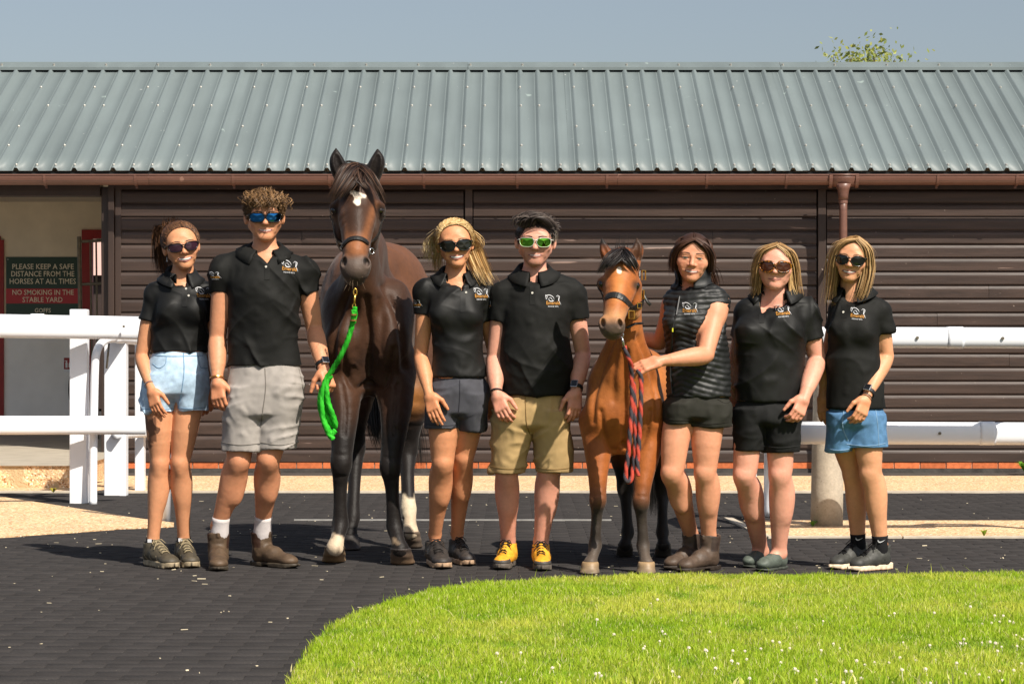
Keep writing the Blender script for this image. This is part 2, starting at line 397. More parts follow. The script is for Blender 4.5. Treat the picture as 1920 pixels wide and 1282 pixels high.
# ---- gravel surfaces and edgings
def sheet(name, px, z, m, kind='structure', th=.03):
    pts = [G(a,b,z) for a,b in px]; mb = MB(); mb.prism([(p[0],p[1]) for p in pts], z-th, z, 'z'); return tag(mb.build(name, m), kind=kind)
b = MB(); b.box((-9,18.16,-.03),(9,20.37,.006)); tag(b.build('gravel_path', m_gravel), kind='structure')
b = MB(); b.box((-9,18.10,-.03),(9,18.157,.009)); tag(b.build('path_edging', m_edge), kind='structure')
sheet('gravel_ground', [(-60,921),(0,930),(110,947),(270,972),(326,979),(326,986),(215,991),(100,999),(0,1006),(-60,1010)], .006, m_gravel)
sheet('gravel_island', [(1394,975),(1990,975),(1990,1006),(1446,1006)], .006, m_gravel)
eds = empty('island_edging'); eds['kind'] = 'structure'
def edging(p, q, w=.05):
    a = A(*p[:2]); c = A(*q[:2]); d = (c-a)/np.linalg.norm(c-a); nrm = A(-d[1],d[0])*w/2
    mb = MB(); mb.prism([tuple(a+nrm),tuple(a-nrm),tuple(c-nrm),tuple(c+nrm)], -.02, .0105, 'z'); mb.build('edging_stone', m_edge, eds)
for p, q in (((1365,972.5),(1400,989.5)),((1401,990),(1437,1007.5)),((1440,1008),(1690,1008)),((1693,1008),(1990,1008))): edging(G(*p), G(*q))
b = MB(); b.box((-1.36,15.08,-.02),(-.32,15.11,.0075)); b.box((-.31,15.085,-.02),(.62,15.113,.007)); tag(b.build('edging_strip', mat('metal_edging', srgb(150,148,144),.5,.5,var=(20,.2))), kind='structure')
b = MB(); b.box((-9,20.375,-.03),(9,20.93,.002)); tag(b.build('drain_channel', m_bitumen), kind='structure')
# ---- grit and straw bits on the paving
mb = MB()
for i in range(280):
    y = 7.6 + random.random()**.8*10; x = random.uniform(-1,1)*y*.215
    if lawn_dist(np.array([x]), np.array([y]))[0] > -.05: continue
    a = random.random()*6.3; r = random.uniform(.0015,.005); l = r*random.choice((1,1.2,1.6,4)) ; z = .001
    ca, sa = math.cos(a), math.sin(a)
    p = [(x+ca*l-sa*r*.6, y+sa*l+ca*r*.6), (x-ca*l-sa*r*.6, y-sa*l+ca*r*.6), (x-ca*l+sa*r*.6, y-sa*l-ca*r*.6), (x+ca*l+sa*r*.6, y+sa*l-ca*r*.6)]
    mb.prism(p, z, z+random.uniform(.002,.004), 'z')
tag(mb.build('straw_grit', mat('straw', srgb(205,192,165),.9,.2,var=(3,.4))), 'pale straw bits and grit strewn over the dark paving', 'grit', kind='stuff')

# ================================================================ STABLE BUILDING
WY = 21.0                                   # front wall plane
wx = lambda px: (px-960)*WY/FPX
wz = lambda py: CAM_H-(py-HOR)*WY/FPX
st = empty('stable_building', (0, WY, 0)); tag(st, 'long low stable block clad in dark brown boards under a grey ribbed metal roof', 'stable')
def sub(mb, name, m, **k):                   # build in world coordinates, parent to the building
    for i, v in enumerate(mb.v): mb.v[i] = (v[0], v[1]-WY, v[2])
    return mb.build(name, m, st, **k)
OPX = wx(206)                                # right edge of the opening
XR = 6.2
# structural core behind the boards
sub(MB().box((OPX+.02,WY+.03,.092),(XR,WY+.13,2.5)), 'wall_core', m_dark)
prof = [(0,-.004),(0,-.021),(.003,-.0235),(.074,-.0235),(.079,-.0228),(.090,-.0195),(.099,-.0145),(.106,-.008),(.112,-.006),(.122,-.005),(.122,.004),(0,.004)]
pitch = .1184
bays = [(wx(228), wx(869)), (wx(888), wx(1530)), (wx(1550), XR)]
for x0, x1 in bays:
    mb = MB(); mb.prism([(p[1], p[0]) for p in prof], 0, x1-x0, 'x'); bme = mb.mesh('board'); bme.materials.append(m_board)
    bm = bmesh.new(); bm.from_mesh(bme)       # split along the length so that the sides keep some waviness
    bm.to_mesh(bme); bm.free()
    for k in range(20):
        segs = [(x0, x1)]
        if random.random() < .25 and x1-x0 > 2: c = random.uniform(x0+.8, x1-.8); segs = [(x0, c-.0015), (c+.0015, x1)]
        for a, c in segs:
            o = link('board', bme, None, st); o.location = (a, random.uniform(-.0025,.0015), .094 + pitch*k + random.uniform(-.0015,.0015)); o.scale = ((c-a)/(x1-x0), 1, 1)
            o.rotation_euler = (random.uniform(-.012,.012), random.uniform(-.0007,.0007), 0)
for a, c, d in ((872,886,.032),(1533,1548,.032),(217,228,.036)):
    sub(MB().box((wx(a),WY-d,.08),(wx(c),WY+.02,2.52)), 'cover_strip', m_trim, bevel=.003)
sub(MB().box((wx(205),WY-.07,.176),(wx(216),WY+.14,2.56)), 'door_post', m_trim, bevel=.004)
sub(MB().box((wx(190),WY+.0,.176),(wx(204),WY+.14,2.48)), 'door_jamb', m_trim, bevel=.004)
# fascia, soffit and lintel over the opening
sub(MB().box((OPX,WY-.05,2.455),(XR,WY-.026,2.56)), 'fascia', m_trim)
sub(MB().box((-6.3,WY-.05,2.40),(wx(189),WY+.14,2.56)), 'lintel', m_trim)
# footing and bricks
sub(MB().box((wx(236),WY-.03,-.04),(XR,WY+.1,.036)), 'footing', m_bitumen)
sub(MB().box((wx(236),WY-.006,.037),(XR,WY+.1,.0925)), 'mortar_bed', m_mortar)
mb = MB(); mb.box((-.1075,-.016,0),(.1075,.05,.052)); kme = mb.mesh('brick'); kme.materials.append(m_brick)
x = wx(240)
while x < 4.7:
    o = link('brick', kme, None, st); o.location = (x, random.uniform(-.002,.002), .0385); x += .2255
# roof: ribbed sheets
EY, EZ, RY, RZ = 20.74, 2.600, 23.34, 3.795
SL = math.hypot(RY-EY, RZ-EZ); ang = math.atan2(RZ-EZ, RY-EY)
RP = .1667
def sheet_profile(nr):
    p = []
    for i in range(nr):
        x = i*RP
        p += [(x,0),(x+.045,0),(x+.047,.002),(x+.049,0),(x+RP/2-.026,0),(x+RP/2-.012,.028),(x+RP/2+.012,.028),(x+RP/2+.026,0)]
    return p + [(nr*RP,0)]
pr = np.array(sheet_profile(6)); npf = len(pr)
ts = np.linspace(0, SL, 9)
V = []
for lay in (0, -.0012):
    for t in ts: V += [(a, t, c+lay) for a, c in pr]
V = np.array(V); Q = []
nt_ = len(ts)
for L_ in range(2):
    o = L_*npf*nt_
    for j in range(nt_-1):
        for i in range(npf-1):
            q = (o+j*npf+i, o+j*npf+i+1, o+(j+1)*npf+i+1, o+(j+1)*npf+i); Q.append(q if L_ == 0 else q[::-1])
for i in range(npf-1): Q.append((i, npf*nt_+i, npf*nt_+i+1, i+1))
sme = mesh_np('roof_sheet', V, np.array(Q)); sme.materials.append(m_roof)
sc_all = []
nsheet = 13
for s_ in range(nsheet):
    x0 = -6.55 + s_*1.0 + .045
    o = link('roof_sheet', sme, None, st); o.location = (x0, EY-WY, EZ + (s_%2)*.0016); o.rotation_euler = (ang, 0, random.uniform(-.0008,.0008)); 
    for r in range(6):
        cx = x0 + (r+.5)*RP
        rows = [.06]
        k = s_*6 + r
        if k % 3 == 0: rows += [.55, 1.62 if k % 2 else 1.05, 2.15]
        elif k % 3 == 1: rows += [1.62]
        for t in rows: sc_all.append((cx + random.uniform(-.006,.006), EY + math.cos(ang)*t - math.sin(ang)*.030, EZ + math.sin(ang)*t + math.cos(ang)*.030))
mb = MB()
for c in sc_all:
    if abs(c[0]) > 5.4: continue
    mb.tube([(c[0],c[1],c[2]-.004),(c[0],c[1]-.003,c[2]+.006),(c[0],c[1]-.006,c[2]+.013)], [.013,.012,.007], 6)
# ridge cap
cap_y = RY - .14
cp = [(cap_y-.02, RZ-.03),(cap_y-.02, RZ-.026),(RY-.05, RZ+.062),(RY+.05,RZ+.07),(RY+.22,RZ-.02),(RY+.05,RZ+.058),(RY-.045,RZ+.052)]
cap_l = [(cap_y-.03, RZ-.062+.012),(cap_y-.03,RZ-.035+.012),(RY-.02,RZ+.045),(RY+.02,RZ+.045),(RY+.2,RZ-.03),(RY+.2,RZ-.036),(RY+.02,RZ+.038),(RY-.02,RZ+.038),(cap_y-.026,RZ-.04+.012)]
xs = [-6.4,-3.42,-.42,2.58,5.6,6.4]
for a, c in zip(xs[:-1], xs[1:]):
    q = MB(); q.prism(cap_l, a, c-.004, 'x'); sub(q, 'ridge_cap', m_roof)
for i in range(-13, 14):
    x = i*.5 + .1; mb.tube([(x,RY-.115,RZ+.0),(x,RY-.12,RZ+.017)], [.013,.011], 6)
sub(mb, 'roof_screws', m_screw)['kind'] = 'stuff'
sub(MB().box((-6.4,EY+.02,EZ-.028),(XR,EY+.03,EZ-.005)), 'eave_filler', m_dark)
# back slope, back wall with a doorway to the yard behind, ceiling
bk = MB(); bk.add([(-6.4,RY,RZ-.01),(6.4,RY,RZ-.01),(6.4,RY+2.8,RZ-1.32),(-6.4,RY+2.8,RZ-1.32),(-6.4,RY,RZ-.03),(6.4,RY,RZ-.03),(6.4,RY+2.8,RZ-1.34),(-6.4,RY+2.8,RZ-1.34)],[(0,1,2,3),(7,6,5,4),(0,3,7,4),(1,5,6,2),(2,6,7,3)])
sub(bk, 'back_roof', m_roof)
BY = 25.4; bx = lambda px: (px-960)*BY/FPX; bz = lambda py: CAM_H-(py-HOR)*BY/FPX
d0, d1, dt = bx(163), -3.72, bz(447)
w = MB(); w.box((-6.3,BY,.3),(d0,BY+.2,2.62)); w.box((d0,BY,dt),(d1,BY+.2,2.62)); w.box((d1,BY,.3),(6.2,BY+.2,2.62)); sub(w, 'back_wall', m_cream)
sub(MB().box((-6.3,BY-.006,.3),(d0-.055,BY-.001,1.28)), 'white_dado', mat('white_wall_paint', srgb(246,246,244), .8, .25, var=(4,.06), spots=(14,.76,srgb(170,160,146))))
w = MB(); w.box((-6.3,BY-.004,.176),(d0,BY+.196,.299)); w.box((d1,BY-.004,.176),(6.2,BY+.196,.299)); sub(w, 'back_plinth', m_brick)
sub(MB().box((-6.3,WY+.14,2.62),(6.2,BY+.2,2.66)), 'ceiling', mat('ceiling_board', srgb(206,196,180), .8, .2, var=(3,.1)))
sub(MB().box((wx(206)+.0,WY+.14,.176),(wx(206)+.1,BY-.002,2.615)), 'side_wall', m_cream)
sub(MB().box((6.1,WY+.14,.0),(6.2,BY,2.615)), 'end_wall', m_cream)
fr = MB(); fr.box((d0-.05,BY-.03,.18),(d0+.06,BY+.05,dt+.09)); fr.box((d0+.061,BY-.03,dt),(d1,BY+.05,dt+.09)); sub(fr, 'doorway_frame', m_red)
fr = MB(); fr.box((-5.75,BY-.03,.22),(bx(8),BY-.002,bz(450))); fr.box((-5.75,BY-.034,bz(450)),(bx(2),BY-.002,bz(443))); sub(fr, 'door', m_red)
# gutter: half round trough on brackets
GY, GZ = 20.665, 2.556
def gprof(r, n=12, d=1.5):
    return [(GY + r*math.cos(a), GZ - r*d*abs(math.sin(a))) for a in np.linspace(math.pi, 2*math.pi, n)]
def gsec(r0, r1): return gprof(r0) + gprof(r1)[::-1]
ox = (1581-960)*GY/FPX
segs = [(-6.4,-3.1),(-3.097,.9),(.903,ox-.10),(ox+.10,6.4)]
for a, c in segs:
    q = MB(); q.prism(gsec(.056,.052), a, c, 'x'); q.tube([(a,GY-.056,GZ),(c,GY-.056,GZ)], .006, 6); o = sub(q, 'gutter', m_gutter)
sub(MB().box((-6.3,GY-.045,GZ-.05),(6.3,GY+.045,GZ-.028)), 'gutter_bounce_block', m_bitumen)  # unseen dark fill added in the trough to keep bounced light off the eave
for px in (85, 255, 438, 618, 795, 970, 1138, 1325, 1474, 1757, 1905):
    x = (px-960)*GY/FPX; q = MB(); q.prism(gsec(.0615,.0565), x-.011, x+.011, 'x'); q.box((x-.011,GY-.064,GZ-.006),(x+.011,GY-.052,GZ+.006)); q.box((x-.008,GY+.03,GZ-.11),(x+.01,GY+.052,GZ-.05)); sub(q, 'gutter_bracket', m_gutter)
ox = (1581-960)*GY/FPX
q = MB(); q.prism(gsec(.066,.061), ox-.125, ox+.125, 'x'); q.tube([(ox-.125,GY-.064,GZ),(ox+.125,GY-.064,GZ)], .009, 6)
q.tube([(ox,GY,GZ-.075),(ox,GY,GZ-.12),(ox,GY,GZ-.17),(ox,GY,GZ-.21)], [.075,.052,.043,.042], 16)
sub(q, 'gutter_outlet', m_gutter, smooth=True)
for s_ in (-.112, .112): q = MB(); q.prism(gsec(.073,.066), ox+s_-.014, ox+s_+.014, 'x'); sub(q, 'gutter_clip', m_gutter)
PY = GY + .15
q = MB(); q.tube([(ox,GY,GZ-.20),(ox,GY,GZ-.235),(ox,GY+.02,GZ-.27),(ox,GY+.13,GZ-.37),(ox,PY,GZ-.41),(ox,PY,GZ-.5),(ox,PY,.03)], .034, 16); 
q = MB(); q.tube([(ox,GY,GZ-.19),(ox,GY,GZ-.3),(ox,GY,.03)], .034, 16); sub(q, 'downpipe', m_gutter, smooth=True)
q = MB(); q.tube([(ox,GY,GZ-.24),(ox,GY,GZ-.19)], .038, 16); sub(q, 'pipe_collar', m_gutter)
for z in (1.95, .9): q = MB(); q.tube([(ox,GY,z),(ox,GY,z+.03)], .039, 14); q.box((ox-.015,GY+.03,z),(ox+.015,WY-.02,z+.03)); sub(q, 'pipe_bracket', m_gutter)
# ---- raised threshold slab in front of the opening
q = MB(); q.prism([(-6.6,18.62),(-3.36,18.62),(-3.36,20.3),(-3.5,21.2),(-3.5,25.4),(-6.6,25.4)], -.04, .172, 'z'); tag(q.build('threshold_slab', m_gravel), kind='structure')
q = MB(); q.prism([(-6.6,18.60),(-3.34,18.60),(-3.34,20.3),(-3.49,21.2),(-3.49,25.4),(-6.6,25.4)], .173, .178, 'z'); tag(q.build('threshold_paving', mat('grey_screed', srgb(168,158,142),.85,.3,var=(5,.12),bump=(60,.3,.003))), kind='structure')

# ================================================================ SIGNS, GATE, HOSE IN THE PASSAGE
def flat_text(parent, s, cx, cz, size, m, y, spacing=1.0, wmax=None, name='lettering', bold=0):
    me = text_mesh(s, size, name, spacing=spacing, bold=bold); V = np.zeros(len(me.vertices)*3); me.vertices.foreach_get('co', V); V = V.reshape(-1,3)
    w = np.ptp(V[:,0]); k = (wmax/w) if wmax else 1.0; cx0 = (V[:,0].max()+V[:,0].min())/2; z0 = V[:,1].min()
    V2 = np.c_[(V[:,0]-cx0)*k, V[:,2]*0, (V[:,1]-z0)]
    me.vertices.foreach_set('co', (V2).ravel()); o = link(name, me, m, parent); o.location = (cx, y, cz); return o
sx0, sx1, sz1 = bx(12), bx(150), bz(482); szA, szB, sz0 = bz(541), bz(569), bz(596)
sg = empty('wall_sign', (0,BY-.012,0)); tag(sg, 'dark green and red notice about keeping a safe distance from horses', 'sign')
m_sgreen = mat('sign_green', srgb(24,60,46), .35, .5); m_sred = mat('sign_red', srgb(186,28,40), .35, .5); m_let = mat('sign_letter', srgb(244,234,208), .5, .3)
q = MB(); q.box((sx0,-.004,sz0),(sx1,.006,sz1)); q.build('panel', m_sgreen, sg)
q = MB(); q.box((sx0,-.0065,szB),(sx1,-.0045,szA)); q.build('red_band', m_sred, sg)
scx = (sx0+sx1)/2 
for s, y0, y1, xa, xb in (('PLEASE KEEP A SAFE',505,495,24,139),('DISTANCE FROM THE',518.5,508.5,22,140),('HORSES AT ALL TIMES',532.5,522.5,19,143),('NO SMOKING IN THE',553,543.5,24,139),('STABLE YARD',566.5,557,43,118),('GOFFS',586,578,66,96)):
    flat_text(sg, s, (bx(xa)+bx(xb))/2, bz(y0), (y0-y1)*BY/FPX/.70, m_let, -.0085, wmax=bx(xb)-bx(xa), bold=.0004)
flat_text(sg, 'SINCE 1866', (bx(72)+bx(90))/2, bz(590.5), .016, m_let, -.0085, wmax=bx(90)-bx(72))
for sx in (sx0+.02, sx1-.02):
    q = MB(); q.tube([(sx,-.008,sz1-.025),(sx,.002,sz1-.025)], .006, 8); q.build('screw', m_screw, sg)
fs = empty('fire_point_sign', (0,BY-.016,0)); tag(fs, 'small red and white fire extinguisher sign low on the cream wall', 'sign')
fx0, fx1, fz0, fz1 = bx(120), bx(137), bz(692), bz(670)
q = MB(); q.box((fx0,0,fz0-.03),(fx1,.006,fz1)); q.build('panel', m_white, fs)
q = MB(); q.box((fx0+.003,-.002,fz0),(fx1-.003,0,fz1-.003)); q.build('red_panel', m_red, fs)
q = MB(); cx = fx0+.03; q.box((cx-.011,-.004,fz0+.015),(cx+.011,-.0022,fz0+.07)); q.box((cx-.006,-.004,fz0+.071),(cx+.006,-.0022,fz0+.085)); q.box((cx-.02,-.004,fz0+.086),(cx+.008,-.0022,fz0+.092)); q.build('extinguisher_symbol', m_white, fs)
q = MB(); cx = fx1-.028; q.add([(cx-.016,-.003,fz0+.02),(cx+.016,-.003,fz0+.02),(cx+.02,-.003,fz0+.05),(cx+.008,-.003,fz0+.06),(cx,-.003,fz0+.095),(cx-.014,-.003,fz0+.055)], [(0,1,2,3,4,5)]); q.build('flame_symbol', m_white, fs)
q = MB(); th = np.linspace(.5, 5.6, 26); q.tube([(bx(141)+.09*math.sin(t)*.35-.02, BY-.05, bz(728)+.16*math.cos(t)) for t in th], .012, 8)
tag(q.build('hose', m_black, smooth=True), 'black rubber hose looped on the cream passage wall', 'hose')
gt = empty('barred_gate', ((154-960)*(BY-1.2)/FPX, BY-1.2, .176)); tag(gt, 'grey barred metal stable gate standing open beside the notice', 'gate')
gw, gz0, gz1 = .26, .75, 1.93
gdir = A(.9,-.43,0)
def gp(t, z): return (gdir[0]*t, gdir[1]*t, z)
def at_gate(px, py):  # heights at the gate depth
    return CAM_H-(py-HOR)*(BY-1.2)/FPX-.176
zt_, zm_, zb_ = at_gate(0,453), at_gate(0,533), at_gate(0,860)
q = MB(); q.tube([(-.03,-.0,zt_+.05),(-.028,0,zt_),(0,0,zb_)], .022, 8); q.build('gate_stile', m_galv, gt)
for z in (zt_, zm_): q = MB(); q.tube([gp(0,z),gp(.42,z+.01)], .016, 8); q.build('gate_rail', m_galv, gt)
for i in range(4): q = MB(); q.tube([gp(.1+i*.07,zt_),gp(.13+i*.07,zb_+.02)], .010, 6); q.build('gate_bar', m_galv, gt)
# far stable range seen through the doorway
fb = empty('far_stable', (-5.9, 44, 0)); tag(fb, 'distant dark stable with a pinkish roof seen through the back doorway', 'building')
q = MB(); q.box((-4,0,0),(3,4,2.45)); q.build('wall', mat('far_wall', srgb(60,48,44), .8, .3, var=(4,.2)), fb)
q = MB(); q.prism([(-.25,2.42),(2,3.3),(4.25,2.42),(2,3.38)], -4.2, 3.2, 'x'); q.build('roof', mat('far_roof', srgb(196,160,150), .6, .3), fb)
q = MB(); q.box((-1.4,-.03,.1),(-.4,-.003,2.0)); q.build('door', m_dark, fb)
q = MB(); q.box((.6,-.03,1.1),(1.5,-.003,1.8)); q.build('window', m_white, fb)

# ================================================================ WHITE RAILS
def oval(a, b, n=20, p=2.6):
    return [(math.copysign(abs(math.cos(t))**(2/p), math.cos(t))*a, math.copysign(abs(math.sin(t))**(2/p), math.sin(t))*b) for t in np.linspace(0,2*math.pi,n,endpoint=False)]
def rail(parent, name, p, q, a, b):
    """oval plastic rail from p to q (half depth a, half height b)"""
    p = A(*p); q = A(*q); d = (q-p); d /= np.linalg.norm(d); s = A(-d[1],d[0],0); V = []
    for e in np.linspace(0,1,7):
        c = p + (q-p)*e
        for u, v in oval(a,b): V.append(c + s*u + A(0,0,v))
    n = 20; F = [(i*n+j, i*n+(j+1)%n, (i+1)*n+(j+1)%n, (i+1)*n+j) for i in range(6) for j in range(n)] + [tuple(range(n))[::-1], tuple(range(6*n,7*n))]
    return MB().add(V, F).build(name, m_white, parent, smooth=True)
def post(parent, x, y, w, d, z1, lean=0):
    q = MB(); q.box((x-w/2,y-d/2,-.02),(x+w/2,y+d/2,z1)); return q.build('post', m_white, parent, bevel=.008)
lf = empty('running_rail', (0,0,0)); tag(lf, 'white plastic double rail in front of the passage on the left', 'rail fence')
pY = 16.85; lx = lambda px, Y: (px-960)*Y/FPX; lz = lambda py, Y: CAM_H-(py-HOR)*Y/FPX
post(lf, lx(149,pY), pY, 33*pY/FPX, .10, lz(580,pY))
rail(lf, 'top_rail', (lx(-70,16.3),16.3,lz(610,16.3)), (lx(262,16.75),16.75,lz(615,16.75)), .05, .080)
rail(lf, 'lower_rail', (lx(-70,16.4),16.4,lz(797,16.4)), (lx(272,16.75),16.75,lz(797,16.75)), .045, .064)
q = MB(); c = [(174.5,946),(174.5,900),(176,780),(178,690),(181,662),(188,646),(200,637),(214,634)]
pts = bez(np.array([W(a,b_,16.7+ .02*i + (.09*max(0,i-4))) for i,(a,b_) in enumerate(c)]), np.linspace(0,1,40)); pts[:,2] = np.maximum(pts[:,2], -.02)
q.tube([tuple(p) for p in pts], .0285, 14); q.build('curved_stay', m_white, lf, smooth=True)
lb = empty('rear_rail', (0,0,0)); tag(lb, 'white rail running back to the stable wall behind the smiling woman in pale denim shorts', 'rail fence')
pY2 = 17.75; post(lb, lx(218,pY2), pY2, 41*pY2/FPX, .12, lz(634,pY2))
pY3 = 18.3; post(lb, lx(263,pY3), pY3, 17*pY3/FPX, .10, lz(640,pY3))
rail(lb, 'top_rail', (lx(205,17.4),17.4,lz(630,17.4)), (lx(300,18.6),18.6,lz(637,18.6)), .04, .05)
rail(lb, 'lower_rail', (lx(215,17.62),17.62,lz(813,17.62)), (lx(292,18.4),18.4,lz(808,18.4)), .03, .04)
q = MB(); pY4 = 15.0; q.tube([(lx(311,pY4),pY4,-.02),(lx(311,pY4),pY4,.5),(lx(309,pY4),pY4,1.2)], .032, 14); tag(q.build('round_post', m_white, smooth=True), 'slim round white post behind the legs of the leftmost woman', 'post')
q = MB(); q.tube([W(205,636,17.6),W(203,660,17.5),W(200,690,17.55)], .008, 6); q.build('tie_cable', m_galv, lb)
rf = empty('running_rail', (0,0,0)); tag(rf, 'white plastic double rail along the right behind the rightmost woman', 'rail fence')
rail(rf, 'top_rail', (lx(1500,13.62),13.62,lz(632,13.62)), (lx(1995,13.62),13.62,lz(634,13.62)), .055, .059)
rail(rf, 'lower_rail', (lx(1500,14.12),14.12,lz(811,14.12)), (lx(1995,14.12),14.12,lz(813,14.12)), .055, .066)
q = MB(); c = [(1444,966,15.4),(1444,900,15.35),(1446,800,15.1),(1452,700,14.7),(1468,650,14.2),(1500,636,13.75),(1520,633,13.62)]
pts = bez(np.array([W(*p) for p in c]), np.linspace(0,1,40)); pts[:,2] = np.maximum(pts[:,2], -.02); q.tube([tuple(p) for p in pts], .04, 14); q.build('curved_stay', m_white, rf, smooth=True)
post(rf, lx(1411,15.3), 15.3, .05, .05, .8)
q = MB(); q.tube([W(1411,740,15.3),W(1460,795,14.7),W(1510,812,14.15)], .028, 10); q.build('lower_bracket', m_white, rf, smooth=True)
q = MB(); q.tube([(lx(1935,14.3),14.3,-.02),(lx(1935,14.3),14.3,.5),(lx(1940,14.1),14.05,.9),(lx(1945,13.7),13.68,1.1)], .04, 14); q.build('curved_stay', m_white, rf, smooth=True)
def joint(parent, p, d, a, b):      # sleeve where two lengths of rail meet, with a bolt
    d = A(*d)/np.linalg.norm(d); rail(parent, 'rail_sleeve', A(*p)-d*.045, A(*p)+d*.045, a+.003, b+.003)
def bolt(parent, p): MB().tube([(p[0],p[1]+.004,p[2]),(p[0],p[1]-.006,p[2])], .009, 8).build('bolt', m_galv, parent)
joint(lf, W(70,611,16.49), A(332,0,0)*16.5/FPX + A(0,.45,0), .05, .080); joint(rf, W(1790,633,13.62), (1,0,0), .055, .059); joint(rf, W(1850,812,14.12), (1,0,0), .055, .066)
for px, py in ((232,612),(140,797),(158,797),(40,611)): bolt(lf, W(px,py,16.66-.05-(.1 if px < 100 else 0)))
for px, py in ((1720,633),(1880,634)): bolt(rf, W(px,py,13.562))
bolt(rf, W(1762,812,14.062))
# concrete bollard
bY = 14.6; q = MB(); zs = [-.02,.2,.5,.8,.885,.915,.925]; rs = [.097,.0965,.094,.091,.089,.075,.03]
q.tube([(lx(1550,bY)+.012*z, bY, z) for z in zs], rs, 28); tag(q.build('bollard', m_conc, smooth=True), 'weathered round concrete bollard between the two rightmost women', 'bollard')

# ================================================================ LAWN, FLOWERS, WEEDS
def lawn_z(x, y, d): return np.clip(d*.2, -.02, .010) + np.clip(d*.012, 0, .02) + .006*vnoise(np.stack([x*3,y*3,x*0],-1), 3)
gx = np.arange(-2.2, 4.6, .05); gy = np.arange(4.6, 11.75, .05); X, Y = np.meshgrid(gx, gy, indexing='ij'); D = lawn_dist(X, Y)
Z = lawn_z(X, Y, D); V = np.stack([X,Y,Z],-1).reshape(-1,3); nx, ny = X.shape
I = (np.arange(nx-1)[:,None]*ny + np.arange(ny-1)[None]).ravel(); Q = np.stack([I, I+ny, I+ny+1, I+1], 1)
V2, Q2 = keep(V, Q, D.ravel() > -.03)
link('lawn', mesh_np('lawn', V2, Q2, True), mat('lawn_soil', srgb(92,112,36), .95, .15, var=(8,.3), var2=(60,.3)), kind='structure')
def blades(n, xr, yr, hmin, hmax, wid, seed, dens=None):
    r = np.random.default_rng(seed); x = r.uniform(*xr, n); y = r.uniform(*yr, n); d = lawn_dist(x, y)
    edge = r.normal(.0, .012, n); m = (d > edge) & (np.abs(x) < y*.225 + .15); x, y, d = x[m], y[m], d[m]; n = len(x)
    z = lawn_z(x, y, d); pt = vnoise(np.stack([x*2.2,y*2.2,x*0],-1), 5); pt2 = vnoise(np.stack([x*7,y*7,x*0+4],-1), 9)
    h = r.uniform(hmin, hmax, n)*(1 + .35*pt2) ; long_ = r.random(n) < .004; h[long_] *= r.uniform(1.8,2.8,long_.sum())
    a = r.uniform(0, 2*math.pi, n); lean = r.gamma(2., .2, n)*h; wd = wid*r.uniform(.6,1.3,n)
    bx_, by_ = np.cos(a)*lean, np.sin(a)*lean; f = r.uniform(0, math.pi, n); sx, sy = np.cos(f)*wd, np.sin(f)*wd*.6
    B = np.stack([x,y,z-.004],-1); M_ = B + np.stack([bx_*.35,by_*.35,h*.6],-1); T = B + np.stack([bx_,by_,h*.98],-1); S = np.stack([sx,sy,sx*0],-1)
    V = np.stack([B-S, B+S, M_+S*.75, M_-S*.75, T], 1).reshape(-1,3); b = np.arange(n)*5
    Qd = np.stack([b,b+1,b+2,b+3],1); Tr = np.stack([b+3,b+2,b+4],1)
    g = np.array(srgb(164,194,40)); ye = np.array(srgb(214,214,92)); dk = np.array(srgb(122,168,26)); st_ = np.array(srgb(232,222,160))
    t = np.clip(.42 + .5*pt + r.normal(0,.28,n), 0, 1)[:,None]; c = g*(1-t) + ye*t
    t2 = np.clip(-.1 - .9*pt2 + r.normal(0,.25,n), 0, .8)[:,None]; c = c*(1-t2) + dk*t2
    s_ = r.random(n) < .07; c[s_] = st_; c *= r.uniform(.8,1.15,(n,1))
    return V, Qd, Tr, np.repeat(c, 5, 0)
parts = [blades(255000, (-1.0,2.75), (7.45,11.7), .016, .034, .0019, 1), blades(9000, (-2.0,4.2), (5.2,7.45), .03, .06, .005, 2)]
V = np.concatenate([p[0] for p in parts]); n0 = len(parts[0][0])
Qd = np.concatenate([parts[0][1], parts[1][1]+n0]); Tr = np.concatenate([parts[0][2], parts[1][2]+n0]); C = np.concatenate([p[3] for p in parts])
gm = leaf_mat('grass_blade', .45)
tag(link('grass', mesh_np('grass', V, [Qd,Tr], False, C), gm), 'short sunlit mown lawn grass in the foreground', 'grass', kind='stuff')
